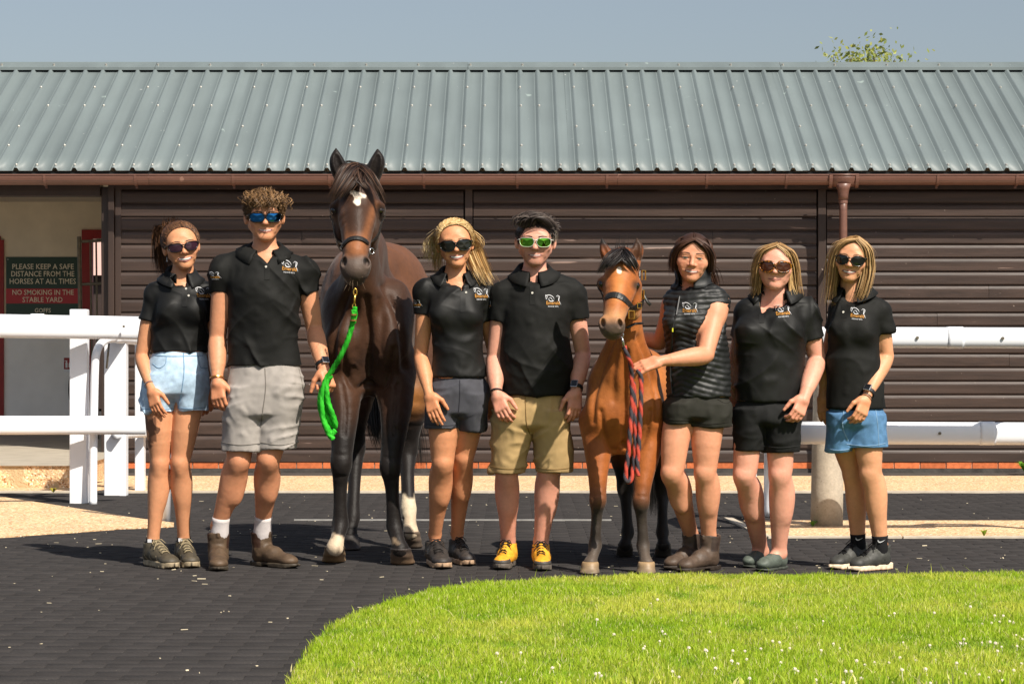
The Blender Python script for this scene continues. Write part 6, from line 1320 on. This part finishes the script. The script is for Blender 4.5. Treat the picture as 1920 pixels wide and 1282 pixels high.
# ---- the tall dark bay
def paint1(V, Lc):
    n = vnoise(V*4,1); C = np.tile(np.array(srgb(74,46,29)),(len(V),1)); C = mixc(C, srgb(46,30,21), np.clip(.4+n,0,1)*.8)
    C = mixc(C, srgb(98,62,40), w01(V[:,1],.5,1.1)*w01(V[:,2],1.0,1.3))                      # warmer quarters
    bk = w01(-V[:,2],-.86,-.62)*np.where(V[:,1] > .6, w01(-V[:,2],-.85,-.70), 1); C = mixc(C, srgb(24,19,17), bk)
    g = Lc(772,745,1.0); d = np.linalg.norm((V-g)*A(1,.6,1),axis=1); C = mixc(C, srgb(150,98,50), np.clip(1.25-d/.11,0,1)*.85)   # tan stifle
    for px,py,dy,r,c in ((627,1022,-.06,.062,(196,176,150)),(744,1020,-.05,.035,(150,128,104)),(766,952,.99,.075,(208,192,166)),(768,988,.96,.07,(200,180,154))):
        d = np.linalg.norm((V-Lc(px,py,dy))*A(1,.7,1),axis=1); C = mixc(C, srgb(*c), np.clip((r-d+.02*vnoise(V*30,2))/.012,0,1))
    return C
def paint1h(V, Lc):
    C = np.tile(np.array(srgb(62,39,26)),(len(V),1)); a = lambda px,py: ((V[:,0]-Lc(px,py,-.42)[0]), (V[:,2]-Lc(px,py,-.42)[2]))
    x, _ = a(669,0); z = V[:,2]; zy = lambda py: Lc(669,py,-.42)[2]
    C = mixc(C, srgb(122,76,45), np.exp(-((np.abs(x)-.056-.25*(z-zy(430)))/.019)**2)*w01(z,zy(475),zy(450))*w01(-z,-zy(372),-zy(392))*.9)        # tan streaks beside the forehead
    C = mixc(C, srgb(136,86,54), w01(-z,-zy(432),-zy(458))*w01(z,zy(494),zy(476))*np.exp(-(x/.06)**4))                                                # tan nose
    C = mixc(C, srgb(84,70,62), w01(-z,-zy(476),-zy(492)))
    for sx in (645,688): u, v = a(sx,490); C = mixc(C, srgb(22,17,15), np.clip(1.3-np.hypot(u/.012,v/.02),0,1))                                                                         # grey muzzle
    C = mixc(C, srgb(40,30,26), w01(-z,-zy(505),-zy(525))*.6)
    C = mixc(C, srgb(52,34,24), np.exp(-((x)/.035)**2)*w01(z,zy(445),zy(415))*w01(-z,-zy(372),-zy(382))*.75)
    for px,py,rx,rz in ((672,366,.030,.022),(671,378,.016,.022),(664,362,.02,.012)):
        u, v = a(px,py); d = np.hypot(u/rx, v/rz) + .5*vnoise(V*45,6); C = mixc(C, srgb(232,214,196), np.clip((1.05-d)/.2,0,1)*(V[:,1] < Lc(0,0,-.25)[1]))
    for sx in (628,712):
        u, v = a(sx,394); C = mixc(C, srgb(30,22,18), np.clip(1.4-np.hypot(u/.022,v/.026),0,1))
    ear = z > zy(332); C = mixc(C, srgb(24,17,14), ear*1.0)
    C = mixc(C, srgb(70,44,30), (V[:,1] > -.2)*1.0*(z < zy(340)))
    return C
def hair1(Lc, hb):
    b, l = srgb(34,26,24), srgb(92,66,50); t = Lc(671,318,-.30)
    F = []
    for (p, n, s1) in (([(671,312,-.30),(655,322,-.40),(638,350,-.44),(622,386,-.42)],170,.014),([(671,312,-.30),(664,328,-.42),(648,352,-.47),(634,374,-.46)],110,.016),([(672,312,-.30),(690,325,-.41),(706,350,-.44),(722,384,-.42)],160,.012),([(671,312,-.30),(672,330,-.42),(676,342,-.46),(688,354,-.46)],60,.014),([(668,310,-.28),(650,314,-.36),(634,340,-.38),(619,372,-.36)],110,.012)):
        P, c = bundle(n, [Lc(*q) for q in p], .013, s1*.8, b, light=l, lp=.25); F.append((P,c))
    P = np.concatenate([f[0] for f in F]); c = np.concatenate([f[1] for f in F])
    W_ = [('forelock', P, .0036, c)]
    P, c = bundle(14, [Lc(672,308,-.28),Lc(662,304,-.3),Lc(650,303,-.3),Lc(645,308,-.3)], .004,.004, b); W_.append(('mane_tuft', P, .002, c))
    P, c = bundle(500, [Lc(706,600,1.75),Lc(704,660,1.95),Lc(703,745,1.95),Lc(706,800,1.9),Lc(716,842,1.9)], .03,.03, srgb(24,20,18), k=14, sq=(1,1,.4)); P2, c2 = bundle(200, [Lc(708,640,1.9),Lc(750,740,1.95),Lc(776,820,1.9),Lc(783,880,1.9)], .03,.03, srgb(24,20,18), k=14, sq=(1,1,.4)); W_.append(('tail', np.concatenate([P,P2]), .004, np.concatenate([c,c2])))
    n = 14; roots = np.array([Lc(650+RNG.uniform(0,34),512+RNG.uniform(0,20),-.58+RNG.uniform(0,.03)) for _ in range(n)]); ctr = Lc(667,515,-.5); d = roots-ctr; d /= np.linalg.norm(d,axis=1,keepdims=True); d += A(0,-.1,-.5); tt = np.linspace(0,1,5); P = ctr + (roots-ctr)[:,None]*.9 + d[:,None]*(tt*RNG.uniform(.025,.05,(n,1)))[...,None]; W_.append(('whiskers', P, .0009, hair_cols(n, srgb(120,100,80))))
    return W_
big = dict(label='tall dark bay horse with a white star, led by the green rope', Yb=12.0, bx=688, lo=(-.5,-.45,-.01), hi=(.52,2.05,1.95), hlo=(-.3,-.75,1.2), hhi=(.25,-.0,2.12),
  neck=[(338,648,695,.10,-.13),(400,642,704,.14,-.08),(470,645,709,.18,.02),(530,638,719,.21,.12),(580,614,752,.25,.24),(630,604,772,.27,.32),(680,606,772,.28,.36),(715,618,760,.26,.36),(740,640,738,.2,.36)],
  body=[((648,640,.08),(.10,.10,.15),.06),((732,640,.08),(.10,.10,.15),.06),((642,590,.2),(.10,.13,.18),.08),((738,590,.2),(.10,.13,.18),.08),((690,615,.75),(.255,.62,.30),.1),((707,565,1.35),(.25,.42,.30),.1),((690,480,.55),(.10,.35,.16),.12),
        ((660,585,1.38),(.17,.33,.33),.1),((752,585,1.38),(.17,.33,.33),.1),((704,505,1.25),(.17,.33,.12),.12)],
  legs=[[(640,680,.2,.12),(645,755,.1,.082),(643,820,.03,.060),(640,868,.0,.050),(638,910,.01,.036),(638,950,.01,.034),(638,983,.01,.041),(633,1008,-.04,.034),(628,1026,-.06,.044)],
        [(738,680,.2,.12),(742,755,.1,.088),(738,820,.03,.062),(732,874,.0,.050),(735,912,.01,.036),(737,952,.01,.034),(740,986,.01,.041),(746,1012,-.04,.034),(751,1030,-.06,.045)],
        [(664,660,1.25,.15),(664,735,1.15,.115),(666,795,1.12,.062),(667,838,1.15,.050),(665,890,1.08,.036),(663,935,1.02,.034),(661,970,.98,.040),(658,990,.95,.034),(656,1004,.93,.042)],
        [(764,650,1.25,.16),(771,735,1.12,.125),(769,795,1.12,.066),(765,838,1.15,.052),(764,885,1.08,.038),(765,925,1.02,.037),(766,955,.98,.042),(768,980,.95,.036),(770,998,.93,.044)]],
  carve=[([(689,560),(690,640),(690,722)],.016,.026),([(660,535),(640,580),(626,630),(622,690)],.018,.020),([(718,535),(740,580),(754,630),(758,690)],.018,.020),([(690,716),(668,728),(650,704),(642,655)],.014,.018),([(690,716),(712,728),(730,704),(740,655)],.014,.018),
    ([(640,720),(648,770),(646,815)],.010,.010),([(746,720),(738,770),(740,815)],.010,.010),([(668,560),(664,610),(668,660)],.02,.010),([(712,560),(716,610),(712,660)],.02,.010),([(728,718),(742,742),(735,770),(744,800)],.005,-.006),([(655,700),(660,680),(672,690)],.004,-.005),([(700,640),(712,660),(706,690)],.004,-.005),
    ([(630,850),(650,853)],.008,.006),([(722,856),(745,859)],.008,.006),([(628,892),(648,892)],.007,.006),([(724,898),(746,898)],.007,.006)],
  head=[('c',[(671,340,-.22,.085),(671,372,-.31,.098),(670,405,-.37,.092),(669,440,-.43,.074),(667,475,-.49,.062),(666,505,-.53,.060)],0),('e',(671,350,-.20),(.095,.10,.10),.04),
    ('e',(632,393,-.30),(.036,.055,.040),.03),('e',(709,393,-.30),(.036,.055,.040),.03),('c',[(624,386,-.33,.010),(634,381,-.36,.012)],.02),('c',[(717,386,-.33,.010),(707,381,-.36,.012)],.02),('e',(644,425,-.24),(.045,.095,.125),.05),('e',(697,425,-.24),(.045,.095,.125),.05),('e',(671,368,-.36),(.07,.05,.05),.03),
    ('c',[(668,405,-.44,.045),(668,440,-.48,.04),(667,470,-.53,.038)],.04),('e',(666,506,-.535),(.064,.052,.055),.03),('e',(650,494,-.545),(.03,.035,.034),.02),('e',(684,495,-.545),(.03,.035,.034),.02),('e',(666,526,-.50),(.045,.045,.028),.02),
    ('e',(645,490,-.575),(.013,.034,.024),.008,'s'),('e',(688,491,-.575),(.013,.034,.024),.008,'s'),('c',[(645,523,-.58,.004),(666,527,-.60,.005),(688,523,-.58,.004)],.006,'s'),
    ('c',[(647,344,-.20,.036),(637,320,-.23,.042),(631,301,-.24,.034),(630,280,-.24,.006)],.015),('c',[(695,342,-.20,.036),(703,318,-.23,.042),(708,301,-.24,.034),(708,281,-.24,.006)],.015),
    ('c',[(641,328,-.266,.017),(635,308,-.280,.023),(631,293,-.270,.012)],.008,'s'),('c',[(701,327,-.266,.017),(705,307,-.280,.023),(708,293,-.270,.012)],.008,'s'),
    ('c',[(672,370,-.12,.10),(674,440,-.02,.10)],.05)],
  eyes=[(627.5,395,-.338,.0195),(712.5,395,-.338,.0195)],
  hooves=[(624,1055,.060,.06,(628,1026,-.06),srgb(196,160,120),srgb(86,74,62)),(754,1059,.062,.06,(751,1030,-.06),srgb(120,96,74),srgb(62,54,50)),(655,1032,.056,.06,(656,1004,.93),srgb(60,54,50),srgb(44,40,38)),(772,1028,.058,.06,(770,998,.93),srgb(96,84,74),srgb(110,94,80))],
  paint=paint1, paint_head=paint1h, hair=hair1)
H1, L1, B1, base1 = horse(big)
# ---- the smaller bright bay
def paint2(V, Lc):
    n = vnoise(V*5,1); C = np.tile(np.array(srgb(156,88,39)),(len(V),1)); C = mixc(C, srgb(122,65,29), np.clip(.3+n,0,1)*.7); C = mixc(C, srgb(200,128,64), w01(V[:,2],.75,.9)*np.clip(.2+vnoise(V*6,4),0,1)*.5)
    bk = w01(-V[:,2],-.44,-.30)*np.where(V[:,1] > .5, 1, 1); C = mixc(C, srgb(52,44,38), bk); hb_ = (V[:,1] > .5)*w01(-V[:,2],-.62,-.45); C = mixc(C, srgb(30,26,24), hb_)
    ft = w01(-V[:,2],-.16,-.08)*(V[:,1] < .5); C = mixc(C, srgb(92,80,70), ft*.8)
    return C
def paint2h(V, Lc):
    C = np.tile(np.array(srgb(156,88,41)),(len(V),1)); z = V[:,2]; zy = lambda py: Lc(1160,py,-.4)[2]; ax = Lc(1166,500,-.4)[0] + (zy(500)-z)/(zy(500)-zy(610))*(Lc(1147,610,-.4)[0]-Lc(1166,500,-.4)[0]); x = V[:,0]-ax
    C = mixc(C, srgb(206,134,74), np.exp(-(x/.03)**2)*w01(z,zy(585),zy(560))*.6); C = mixc(C, srgb(190,140,96), w01(-z,-zy(572),-zy(590))*.7)
    C = mixc(C, srgb(84,68,58), w01(-z,-zy(592),-zy(610))); C = mixc(C, srgb(150,84,36), np.exp(-((np.abs(x)-.05)/.02)**2)*w01(z,zy(560),zy(540))*.5)
    u = V[:,0]-Lc(1162,0,-.4)[0]; v = z-zy(506); C = mixc(C, srgb(236,216,196), np.clip((1.1-np.hypot(u/.012,v/.017))/.2,0,1)*(V[:,1] < Lc(0,0,-.2)[1]))
    for sx,sy in ((1125,531),(1193,534)): u = V[:,0]-Lc(sx,0,-.33)[0]; v = z-zy(sy); C = mixc(C, srgb(60,44,34), np.clip(1.35-np.hypot(u/.026,v/.024),0,1)*.9)
    e = z > zy(486); C = mixc(C, srgb(120,66,32), e*1.0); C = mixc(C, srgb(30,22,18), e*w01(z,zy(468),zy(452))); inn = e*(np.abs(V[:,0]-Lc(1194,0,-.25)[0]) < .028); C = mixc(C, srgb(58,38,24), inn*.8)
    return C
def hair2(Lc, hb):
    b, l = srgb(26,23,23), srgb(70,62,60); F = []
    for p, n, s1 in (([(1167,468,-.24),(1152,476,-.33),(1137,491,-.355),(1122,515,-.335)],200,.014),([(1167,468,-.24),(1160,482,-.35),(1149,492,-.375),(1139,504,-.375)],110,.014),([(1168,468,-.24),(1180,480,-.33),(1189,494,-.345),(1197,511,-.325)],180,.012),([(1167,468,-.24),(1170,484,-.35),(1177,492,-.365),(1185,503,-.355)],90,.012),([(1162,470,-.2),(1145,482,-.27),(1132,498,-.28)],140,.012)):
        P, c = bundle(n, [Lc(*q) for q in p], .009, s1*.6, b, light=l, lp=.2); F.append((P,c))
    out = [('forelock', np.concatenate([f[0] for f in F]), .0034, np.concatenate([f[1] for f in F]))]
    P, c = bundle(26, [Lc(1168,472,-.2),Lc(1168,455,-.2),Lc(1170,436,-.2)], .016,.024, b, lmin=.3); out.append(('mane_tuft', P, .0016, c))
    P, c = bundle(520, [Lc(1215,790,1.15),Lc(1222,830,1.25),Lc(1224,890,1.2),Lc(1224,968,1.2)], .03,.022, srgb(24,21,20), k=12, sq=(1,1,.4)); out.append(('tail', P, .0036, c))
    P, c = bundle(60, [Lc(1190,860,1.1),Lc(1187,910,1.15),Lc(1186,955,1.15)], .012,.012, srgb(110,92,70), k=8, sq=(1,1,.4)); out.append(('tail_wisp', P, .002, c))
    return out
small = dict(label='small bright bay horse with black forelock and dark leather headcollar', Yb=11.55, bx=1170, lo=(-.38,-.35,-.01), hi=(.40,1.5,1.45), hlo=(-.22,-.72,1.02), hhi=(.2,.02,1.68), h=.0085, k=.8,
  neck=[(492,1150,1190,.07,-.10),(540,1146,1200,.10,-.06),(600,1145,1204,.125,.0),(640,1138,1210,.15,.05),(675,1120,1226,.18,.11),(710,1104,1238,.2,.16),(750,1097,1244,.21,.2),(795,1097,1245,.21,.22),(830,1110,1234,.18,.22),(850,1128,1214,.14,.22)],
  body=[((1130,770,.06),(.085,.075,.12),.05),((1212,770,.06),(.085,.075,.12),.05),((1172,760,.6),(.19,.50,.22),.08),((1182,735,.98),(.19,.30,.23),.08),((1150,745,1.0),(.12,.25,.24),.08),((1215,745,1.0),(.12,.25,.24),.08)],
  legs=[[(1120,790,.14,.090),(1121,845,.08,.066),(1121,892,.03,.047),(1121,937,.0,.037),(1119,968,.01,.027),(1117,998,.01,.026),(1116,1022,.01,.031),(1111,1043,-.03,.026),(1107,1055,-.05,.034)],
        [(1218,790,.14,.090),(1214,845,.08,.066),(1207,895,.03,.046),(1202,940,.0,.037),(1203,970,.01,.027),(1205,999,.01,.026),(1206,1023,.01,.031),(1209,1043,-.03,.026),(1212,1055,-.05,.034)],
        [(1160,780,1.0,.12),(1164,832,.92,.085),(1169,882,.9,.047),(1172,914,.92,.039),(1174,946,.87,.028),(1176,975,.84,.027),(1177,998,.82,.032),(1174,1012,.80,.027),(1172,1021,.79,.035)],
        [(1226,780,1.0,.12),(1233,832,.92,.085),(1239,884,.9,.047),(1242,918,.92,.039),(1242,950,.87,.028),(1242,976,.84,.027),(1242,998,.82,.032),(1243,1012,.80,.027),(1244,1021,.79,.035)]],
  carve=[([(1171,660),(1171,740),(1171,835)],.014,.022),([(1150,632),(1130,685),(1114,745),(1112,790)],.014,.015),([(1196,632),(1218,685),(1232,745),(1232,790)],.014,.015),([(1171,832),(1152,846),(1134,815),(1126,770)],.012,.014),([(1171,832),(1192,846),(1212,815),(1220,770)],.012,.014),
    ([(1112,925),(1130,927)],.006,.005),([(1194,928),(1212,930)],.006,.005),([(1157,640),(1150,700),(1150,750)],.014,.008),([(1190,640),(1196,700),(1196,750)],.014,.008)],
  head=[('c',[(1167,492,-.18,.068),(1165,518,-.26,.080),(1161,545,-.31,.074),(1156,572,-.37,.060),(1151,594,-.42,.051),(1148,614,-.45,.048)],0),('e',(1168,498,-.16),(.078,.08,.08),.035),
    ('e',(1130,531,-.24),(.028,.04,.03),.025),('e',(1190,535,-.25),(.030,.04,.03),.025),('e',(1145,560,-.20),(.035,.07,.09),.04),('e',(1188,562,-.19),(.042,.075,.10),.04),('e',(1164,515,-.295),(.058,.04,.045),.03),
    ('c',[(1160,545,-.36,.036),(1154,575,-.41,.032),(1149,598,-.45,.03)],.035),('e',(1148,614,-.455),(.054,.045,.045),.025),('e',(1133,606,-.465),(.026,.03,.028),.018),('e',(1160,607,-.475),(.026,.03,.028),.018),('e',(1150,628,-.43),(.036,.036,.022),.018),
    ('e',(1130,605,-.49),(.011,.03,.021),.007,'s'),('e',(1162,606,-.50),(.012,.03,.021),.007,'s'),('c',[(1130,627,-.49,.004),(1148,630,-.50,.005),(1168,626,-.47,.004)],.006,'s'),
    ('c',[(1146,494,-.15,.028),(1137,476,-.17,.028),(1132,463,-.17,.020),(1129,448,-.17,.005)],.012),('c',[(1189,492,-.15,.028),(1194,474,-.17,.031),(1196,463,-.17,.024),(1194,448,-.17,.005)],.012),
    ('c',[(1140,482,-.198,.010),(1134,468,-.20,.012),(1130,456,-.188,.006)],.006,'s'),('c',[(1192,482,-.20,.013),(1195,468,-.206,.016),(1195,456,-.19,.007)],.006,'s'),
    ('c',[(1170,515,-.06,.075),(1172,570,.0,.08)],.04)],
  eyes=[(1128,532.5,-.270,.0165),(1193,535.5,-.290,.0175)],
  hooves=[(1106,1077.5,.047,.06,(1107,1055,-.05),srgb(100,90,78),srgb(152,126,94)),(1212,1077.5,.047,.06,(1212,1055,-.05),srgb(100,90,78),srgb(152,126,94)),(1172,1044,.046,.06,(1172,1021,.79),srgb(70,66,62),srgb(84,78,70)),(1244,1045,.046,.06,(1244,1021,.79),srgb(70,66,62),srgb(84,78,70))],
  paint=paint2, paint_head=paint2h, hair=hair2)
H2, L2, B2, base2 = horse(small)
# ================================================================ HEADCOLLARS AND ROPES
def strap(parent, name, Lc, hb, px, width, m, th=.004, dyg=-.3, n=22):
    """leather band laid on the head along photo points; px rows (x,y[,dy])"""
    q = bez(np.array([(a[0],a[1],a[2] if len(a) > 2 else 9) for a in px], float), np.linspace(0,1,n)); P, N_ = [], []
    for x,y,dy in q:
        o = Lc(x,y,-2.); d = Lc(x,y,0)-o; h = hb.ray_cast(Vector(o), Vector(d)) if dy > 5 else (None,)
        if h[0] is None: h = hb.find_nearest(Vector(Lc(x,y,dy if dy < 5 else dyg)))
        P.append(np.array(h[0])); N_.append(np.array(h[1]))
    P = np.array(P); N_ = np.array(N_)
    for _ in range(3): P[1:-1] = (P[:-2]+P[1:-1]*2+P[2:])/4; N_[1:-1] = (N_[:-2]+N_[1:-1]*2+N_[2:])/4
    N_ /= np.linalg.norm(N_,axis=1,keepdims=True)+1e-9; T = np.gradient(P,axis=0); T /= np.linalg.norm(T,axis=1,keepdims=True)+1e-9; S_ = np.cross(T,N_); S_ /= np.linalg.norm(S_,axis=1,keepdims=True)+1e-9
    V = []; F = []
    for i in range(n):
        c = P[i]+N_[i]*.003
        for a,b in ((-.5,0),(.5,0),(.5,1),(0,1.45),(-.5,1)): V.append(c + S_[i]*a*width + N_[i]*b*th)
    for i in range(n-1): F += [(i*5+j, i*5+(j+1)%5, (i+1)*5+(j+1)%5, (i+1)*5+j) for j in range(5)]
    F += [(4,3,2,1,0), tuple((n-1)*5+j for j in range(5))]
    return MB().add(V,F).build(name, m, parent)
def ring(parent, name, c, r, t, nrm, m):
    u = Vector(nrm).normalized().orthogonal().normalized(); v = Vector(nrm).normalized().cross(u); return MB().tube([tuple(Vector(c) + (u*math.cos(a)+v*math.sin(a))*r) for a in np.linspace(0,2*math.pi,15)], t, 6, cap=False).build(name, m, parent, smooth=True)
hc1 = empty('headcollar', base1); tag(hc1, 'thin black leather headcollar on the tall dark bay horse', 'headcollar')
strap(hc1,'noseband',L1,B1,[(640,480,-.42),(642,470),(646,460),(655,450),(669,447),(682,451),(691,460),(696,471,-.44)],.020,m_leather,.008)
strap(hc1,'cheek_strap',L1,B1,[(623,402,-.28),(624,420,-.28),(628,445,-.3),(634,468,-.36),(640,480,-.42)],.017,m_leather)
strap(hc1,'cheek_strap',L1,B1,[(717,402,-.28),(716,420,-.28),(712,440,-.3),(704,459,-.36),(697,471,-.44)],.017,m_leather)
strap(hc1,'chin_strap',L1,B1,[(697,472,-.44),(697,486,-.44),(692,500,-.42),(680,512,-.38)],.016,m_leather)
strap(hc1,'head_strap',L1,B1,[(715,398,-.26),(716,380,-.2),(706,350,-.14),(690,330,-.12)],.018,m_leather)
for p in ((697,471,-.50),): ring(hc1,'ring',L1(*p),.014,.0028,(1,-1,0),m_steel)
hc2 = empty('headcollar', base2); tag(hc2, 'wide dark leather headcollar with brass buckles on the small bay horse', 'headcollar')
strap(hc2,'noseband',L2,B2,[(1127,575,-.3),(1130,568),(1137,558),(1150,553),(1163,556),(1174,565),(1183,579),(1187,588,-.33)],.031,m_leather,.005)
strap(hc2,'cheek_strap',L2,B2,[(1206,512,-.14),(1207,535,-.16),(1206,556,-.18),(1199,572,-.24),(1186,586,-.33)],.030,m_leather)
strap(hc2,'cheek_strap',L2,B2,[(1121,540,-.2),(1123,560,-.24),(1127,578,-.3)],.022,m_leather)
strap(hc2,'chin_strap',L2,B2,[(1186,588,-.33),(1184,602,-.33),(1178,614,-.33),(1168,624,-.36)],.028,m_leather)
q = MB(); q.tube([tuple(L2(*p)) for p in ((1206,545,-.2),(1209,556,-.22),(1214,566,-.22),(1220,572,-.22))], .009, 6, sq=(1,.4)); q.build('strap_end', m_leather, hc2, smooth=True)
q = MB(); q.tube([tuple(L2(*p)) for p in ((1176,614,-.2),(1190,607,-.16),(1204,606,-.13))], .012, 6, sq=(1,.5)); q.build('throat_strap', m_leather, hc2, smooth=True)
def buckle(parent, c, w, h, nrm):
    c = Vector(c); n_ = Vector(nrm).normalized(); r = n_.cross(Vector((0,0,1))).normalized(); u = r.cross(n_); p = [c+r*w+u*h, c-r*w+u*h, c-r*w-u*h, c+r*w-u*h, c+r*w+u*h]; MB().tube([tuple(x) for x in p], .003, 6).build('buckle', m_brass, parent)
buckle(hc2, L2(1184,590,-.40), .014, .018, (.5,-1,0)); buckle(hc2, L2(1207,516,-.19), .011, .022, (.8,-1,0)); buckle(hc2, L2(1205,552,-.23), .008, .02, (.8,-1,0)); buckle(hc2, L2(1199,573,-.27), .012, .012, (.7,-1,0))
def rope(name, parent, ctrl, r, strands, pitch, cols, m, seg=.006, n=12):
    L_ = np.sum(np.linalg.norm(np.diff(np.array(ctrl),axis=0),axis=1)); k = int(L_/seg)+2; P = bez(ctrl, np.linspace(0,1,k)); S_ = np.concatenate([[0],np.cumsum(np.linalg.norm(np.diff(P,axis=0),axis=1))]); T = np.gradient(P,axis=0); T /= np.linalg.norm(T,axis=1,keepdims=True)
    u = np.cross(T, A(0,1,.1)); u /= np.linalg.norm(u,axis=1,keepdims=True)+1e-9; v = np.cross(T,u); a = np.linspace(0,2*math.pi,n,endpoint=False); ph = strands*a[None] + S_[:,None]*2*math.pi/pitch*1.0
    rr = r*(.68+.36*np.abs(np.cos(ph/2))); rr[0] *= .3; rr[-1] *= .3; V = P[:,None] + (u[:,None]*np.cos(a)[None,:,None] + v[:,None]*np.sin(a)[None,:,None])*rr[...,None]; idx = (np.floor((ph+math.pi)/(2*math.pi)).astype(int)) % len(cols); C = np.array(cols)[idx].reshape(-1,3)
    I = np.arange(k-1)[:,None]*n + np.arange(n)[None]; J = np.arange(k-1)[:,None]*n + (np.arange(n)[None]+1)%n; Q = np.stack([I,J,J+n,I+n],-1).reshape(-1,4)
    return link(name, mesh_np(name, V.reshape(-1,3), Q, True, C), m, parent)
m_rope = mat('rope_fibre', attr=True, rough=.8, spec=.2, bump=(300,.4,.003), var=(60,.12))
grn = [srgb(48,176,40),srgb(34,146,30),srgb(60,190,52)]
lr = empty('lead_rope', W(640,640,11.5)); tag(lr, 'bright green braided lead rope hanging from the tall horse to the man', 'lead rope'); rb = A(*lr.location)
w_ = lambda *p: W(*p)-rb
rope('rope', lr, [w_(664,580,11.42),w_(662,600,11.42),w_(654,632,11.43),w_(640,665,11.45),w_(624,692,11.49),w_(611,712,11.5),w_(603,745,11.5),w_(606,785,11.5),w_(616,812,11.5),w_(626,824,11.5)], .0135, 4, .03, grn, m_rope)
rope('rope_coil', lr, [w_(618,700,11.52),w_(610,722,11.53),w_(608,755,11.53),w_(616,785,11.53),w_(628,800,11.53),w_(627,786,11.51),w_(616,756,11.5),w_(612,725,11.5),w_(616,704,11.5)], .0135, 4, .03, grn, m_rope)
rope('rope_coil', lr, [w_(622,703,11.5),w_(604,730,11.51),w_(600,760,11.51),w_(609,792,11.51),w_(622,812,11.51),w_(630,806,11.51)], .0135, 4, .03, grn, m_rope)
rope('rope_splice', lr, [w_(665,574,11.43),w_(666,590,11.44),w_(662,608,11.44)], .012, 4, .04, grn, m_rope)
q = MB(); q.tube([tuple(w_(*p)) for p in ((663,588.5,11.405),(663,591.5,11.405))], .0165, 12); q.tube([tuple(w_(*p)) for p in ((662.5,599,11.405),(662.5,602,11.405))], .0165, 12); q.build('whipping', mat('copper_band',srgb(150,110,60),.4,.5,metal=.6), lr)
cl = [w_(666,540,11.43),w_(663,546,11.43),w_(664,553,11.43),w_(668,553,11.43),w_(669,546,11.43),w_(666,540,11.43)]; q = MB(); q.tube([tuple(p) for p in bez(cl,np.linspace(0,1,18))], .0035, 6); q.tube([tuple(w_(*p)) for p in ((666,552,11.43),(665,562,11.43),(664,570,11.43))], [.006,.005,.006], 8); q.tube([tuple(p) for p in bez([w_(664,568,11.43),w_(661,573,11.43),w_(663,579,11.43),w_(667,575,11.43),w_(665,568,11.43)],np.linspace(0,1,14))], .003, 6); q.build('snap_clip', m_brass, lr, smooth=True)
rr_ = empty('lead_rope', W(1190,760,11.3)); tag(rr_, 'red and black twisted lead rope held by the woman in the quilted vest', 'lead rope'); rb = A(*rr_.location)
rd = [srgb(184,72,58),srgb(66,60,66)]
rope('rope', rr_, [w_(1170,648,11.2),w_(1175,664,11.2),w_(1182,680,11.22),w_(1184,705,11.25),w_(1185,750,11.26),w_(1182,800,11.26),w_(1178,850,11.26),w_(1173,888,11.26),w_(1175,902,11.26),w_(1182,900,11.26),w_(1187,880,11.27),w_(1191,830,11.27),w_(1190,770,11.27),w_(1188,715,11.27)], .0118, 2, .052, rd, m_rope)
rope('rope_end', rr_, [w_(1196,692,11.26),w_(1202,712,11.26),w_(1201,770,11.26),w_(1198,830,11.26),w_(1195,870,11.26),w_(1197,893,11.26)], .0118, 2, .052, rd, m_rope)
q = MB(); q.tube([tuple(w_(*p)) for p in ((1166,632,11.18),(1168,640,11.18),(1170,650,11.19))], [.004,.006,.007], 8); q.tube([tuple(p) for p in bez([w_(1166,634,11.18),w_(1163,628,11.18),w_(1166,623,11.18),w_(1169,628,11.18),w_(1166,634,11.18)],np.linspace(0,1,14))], .003, 6); q.build('snap_clip', m_steel, rr_, smooth=True)
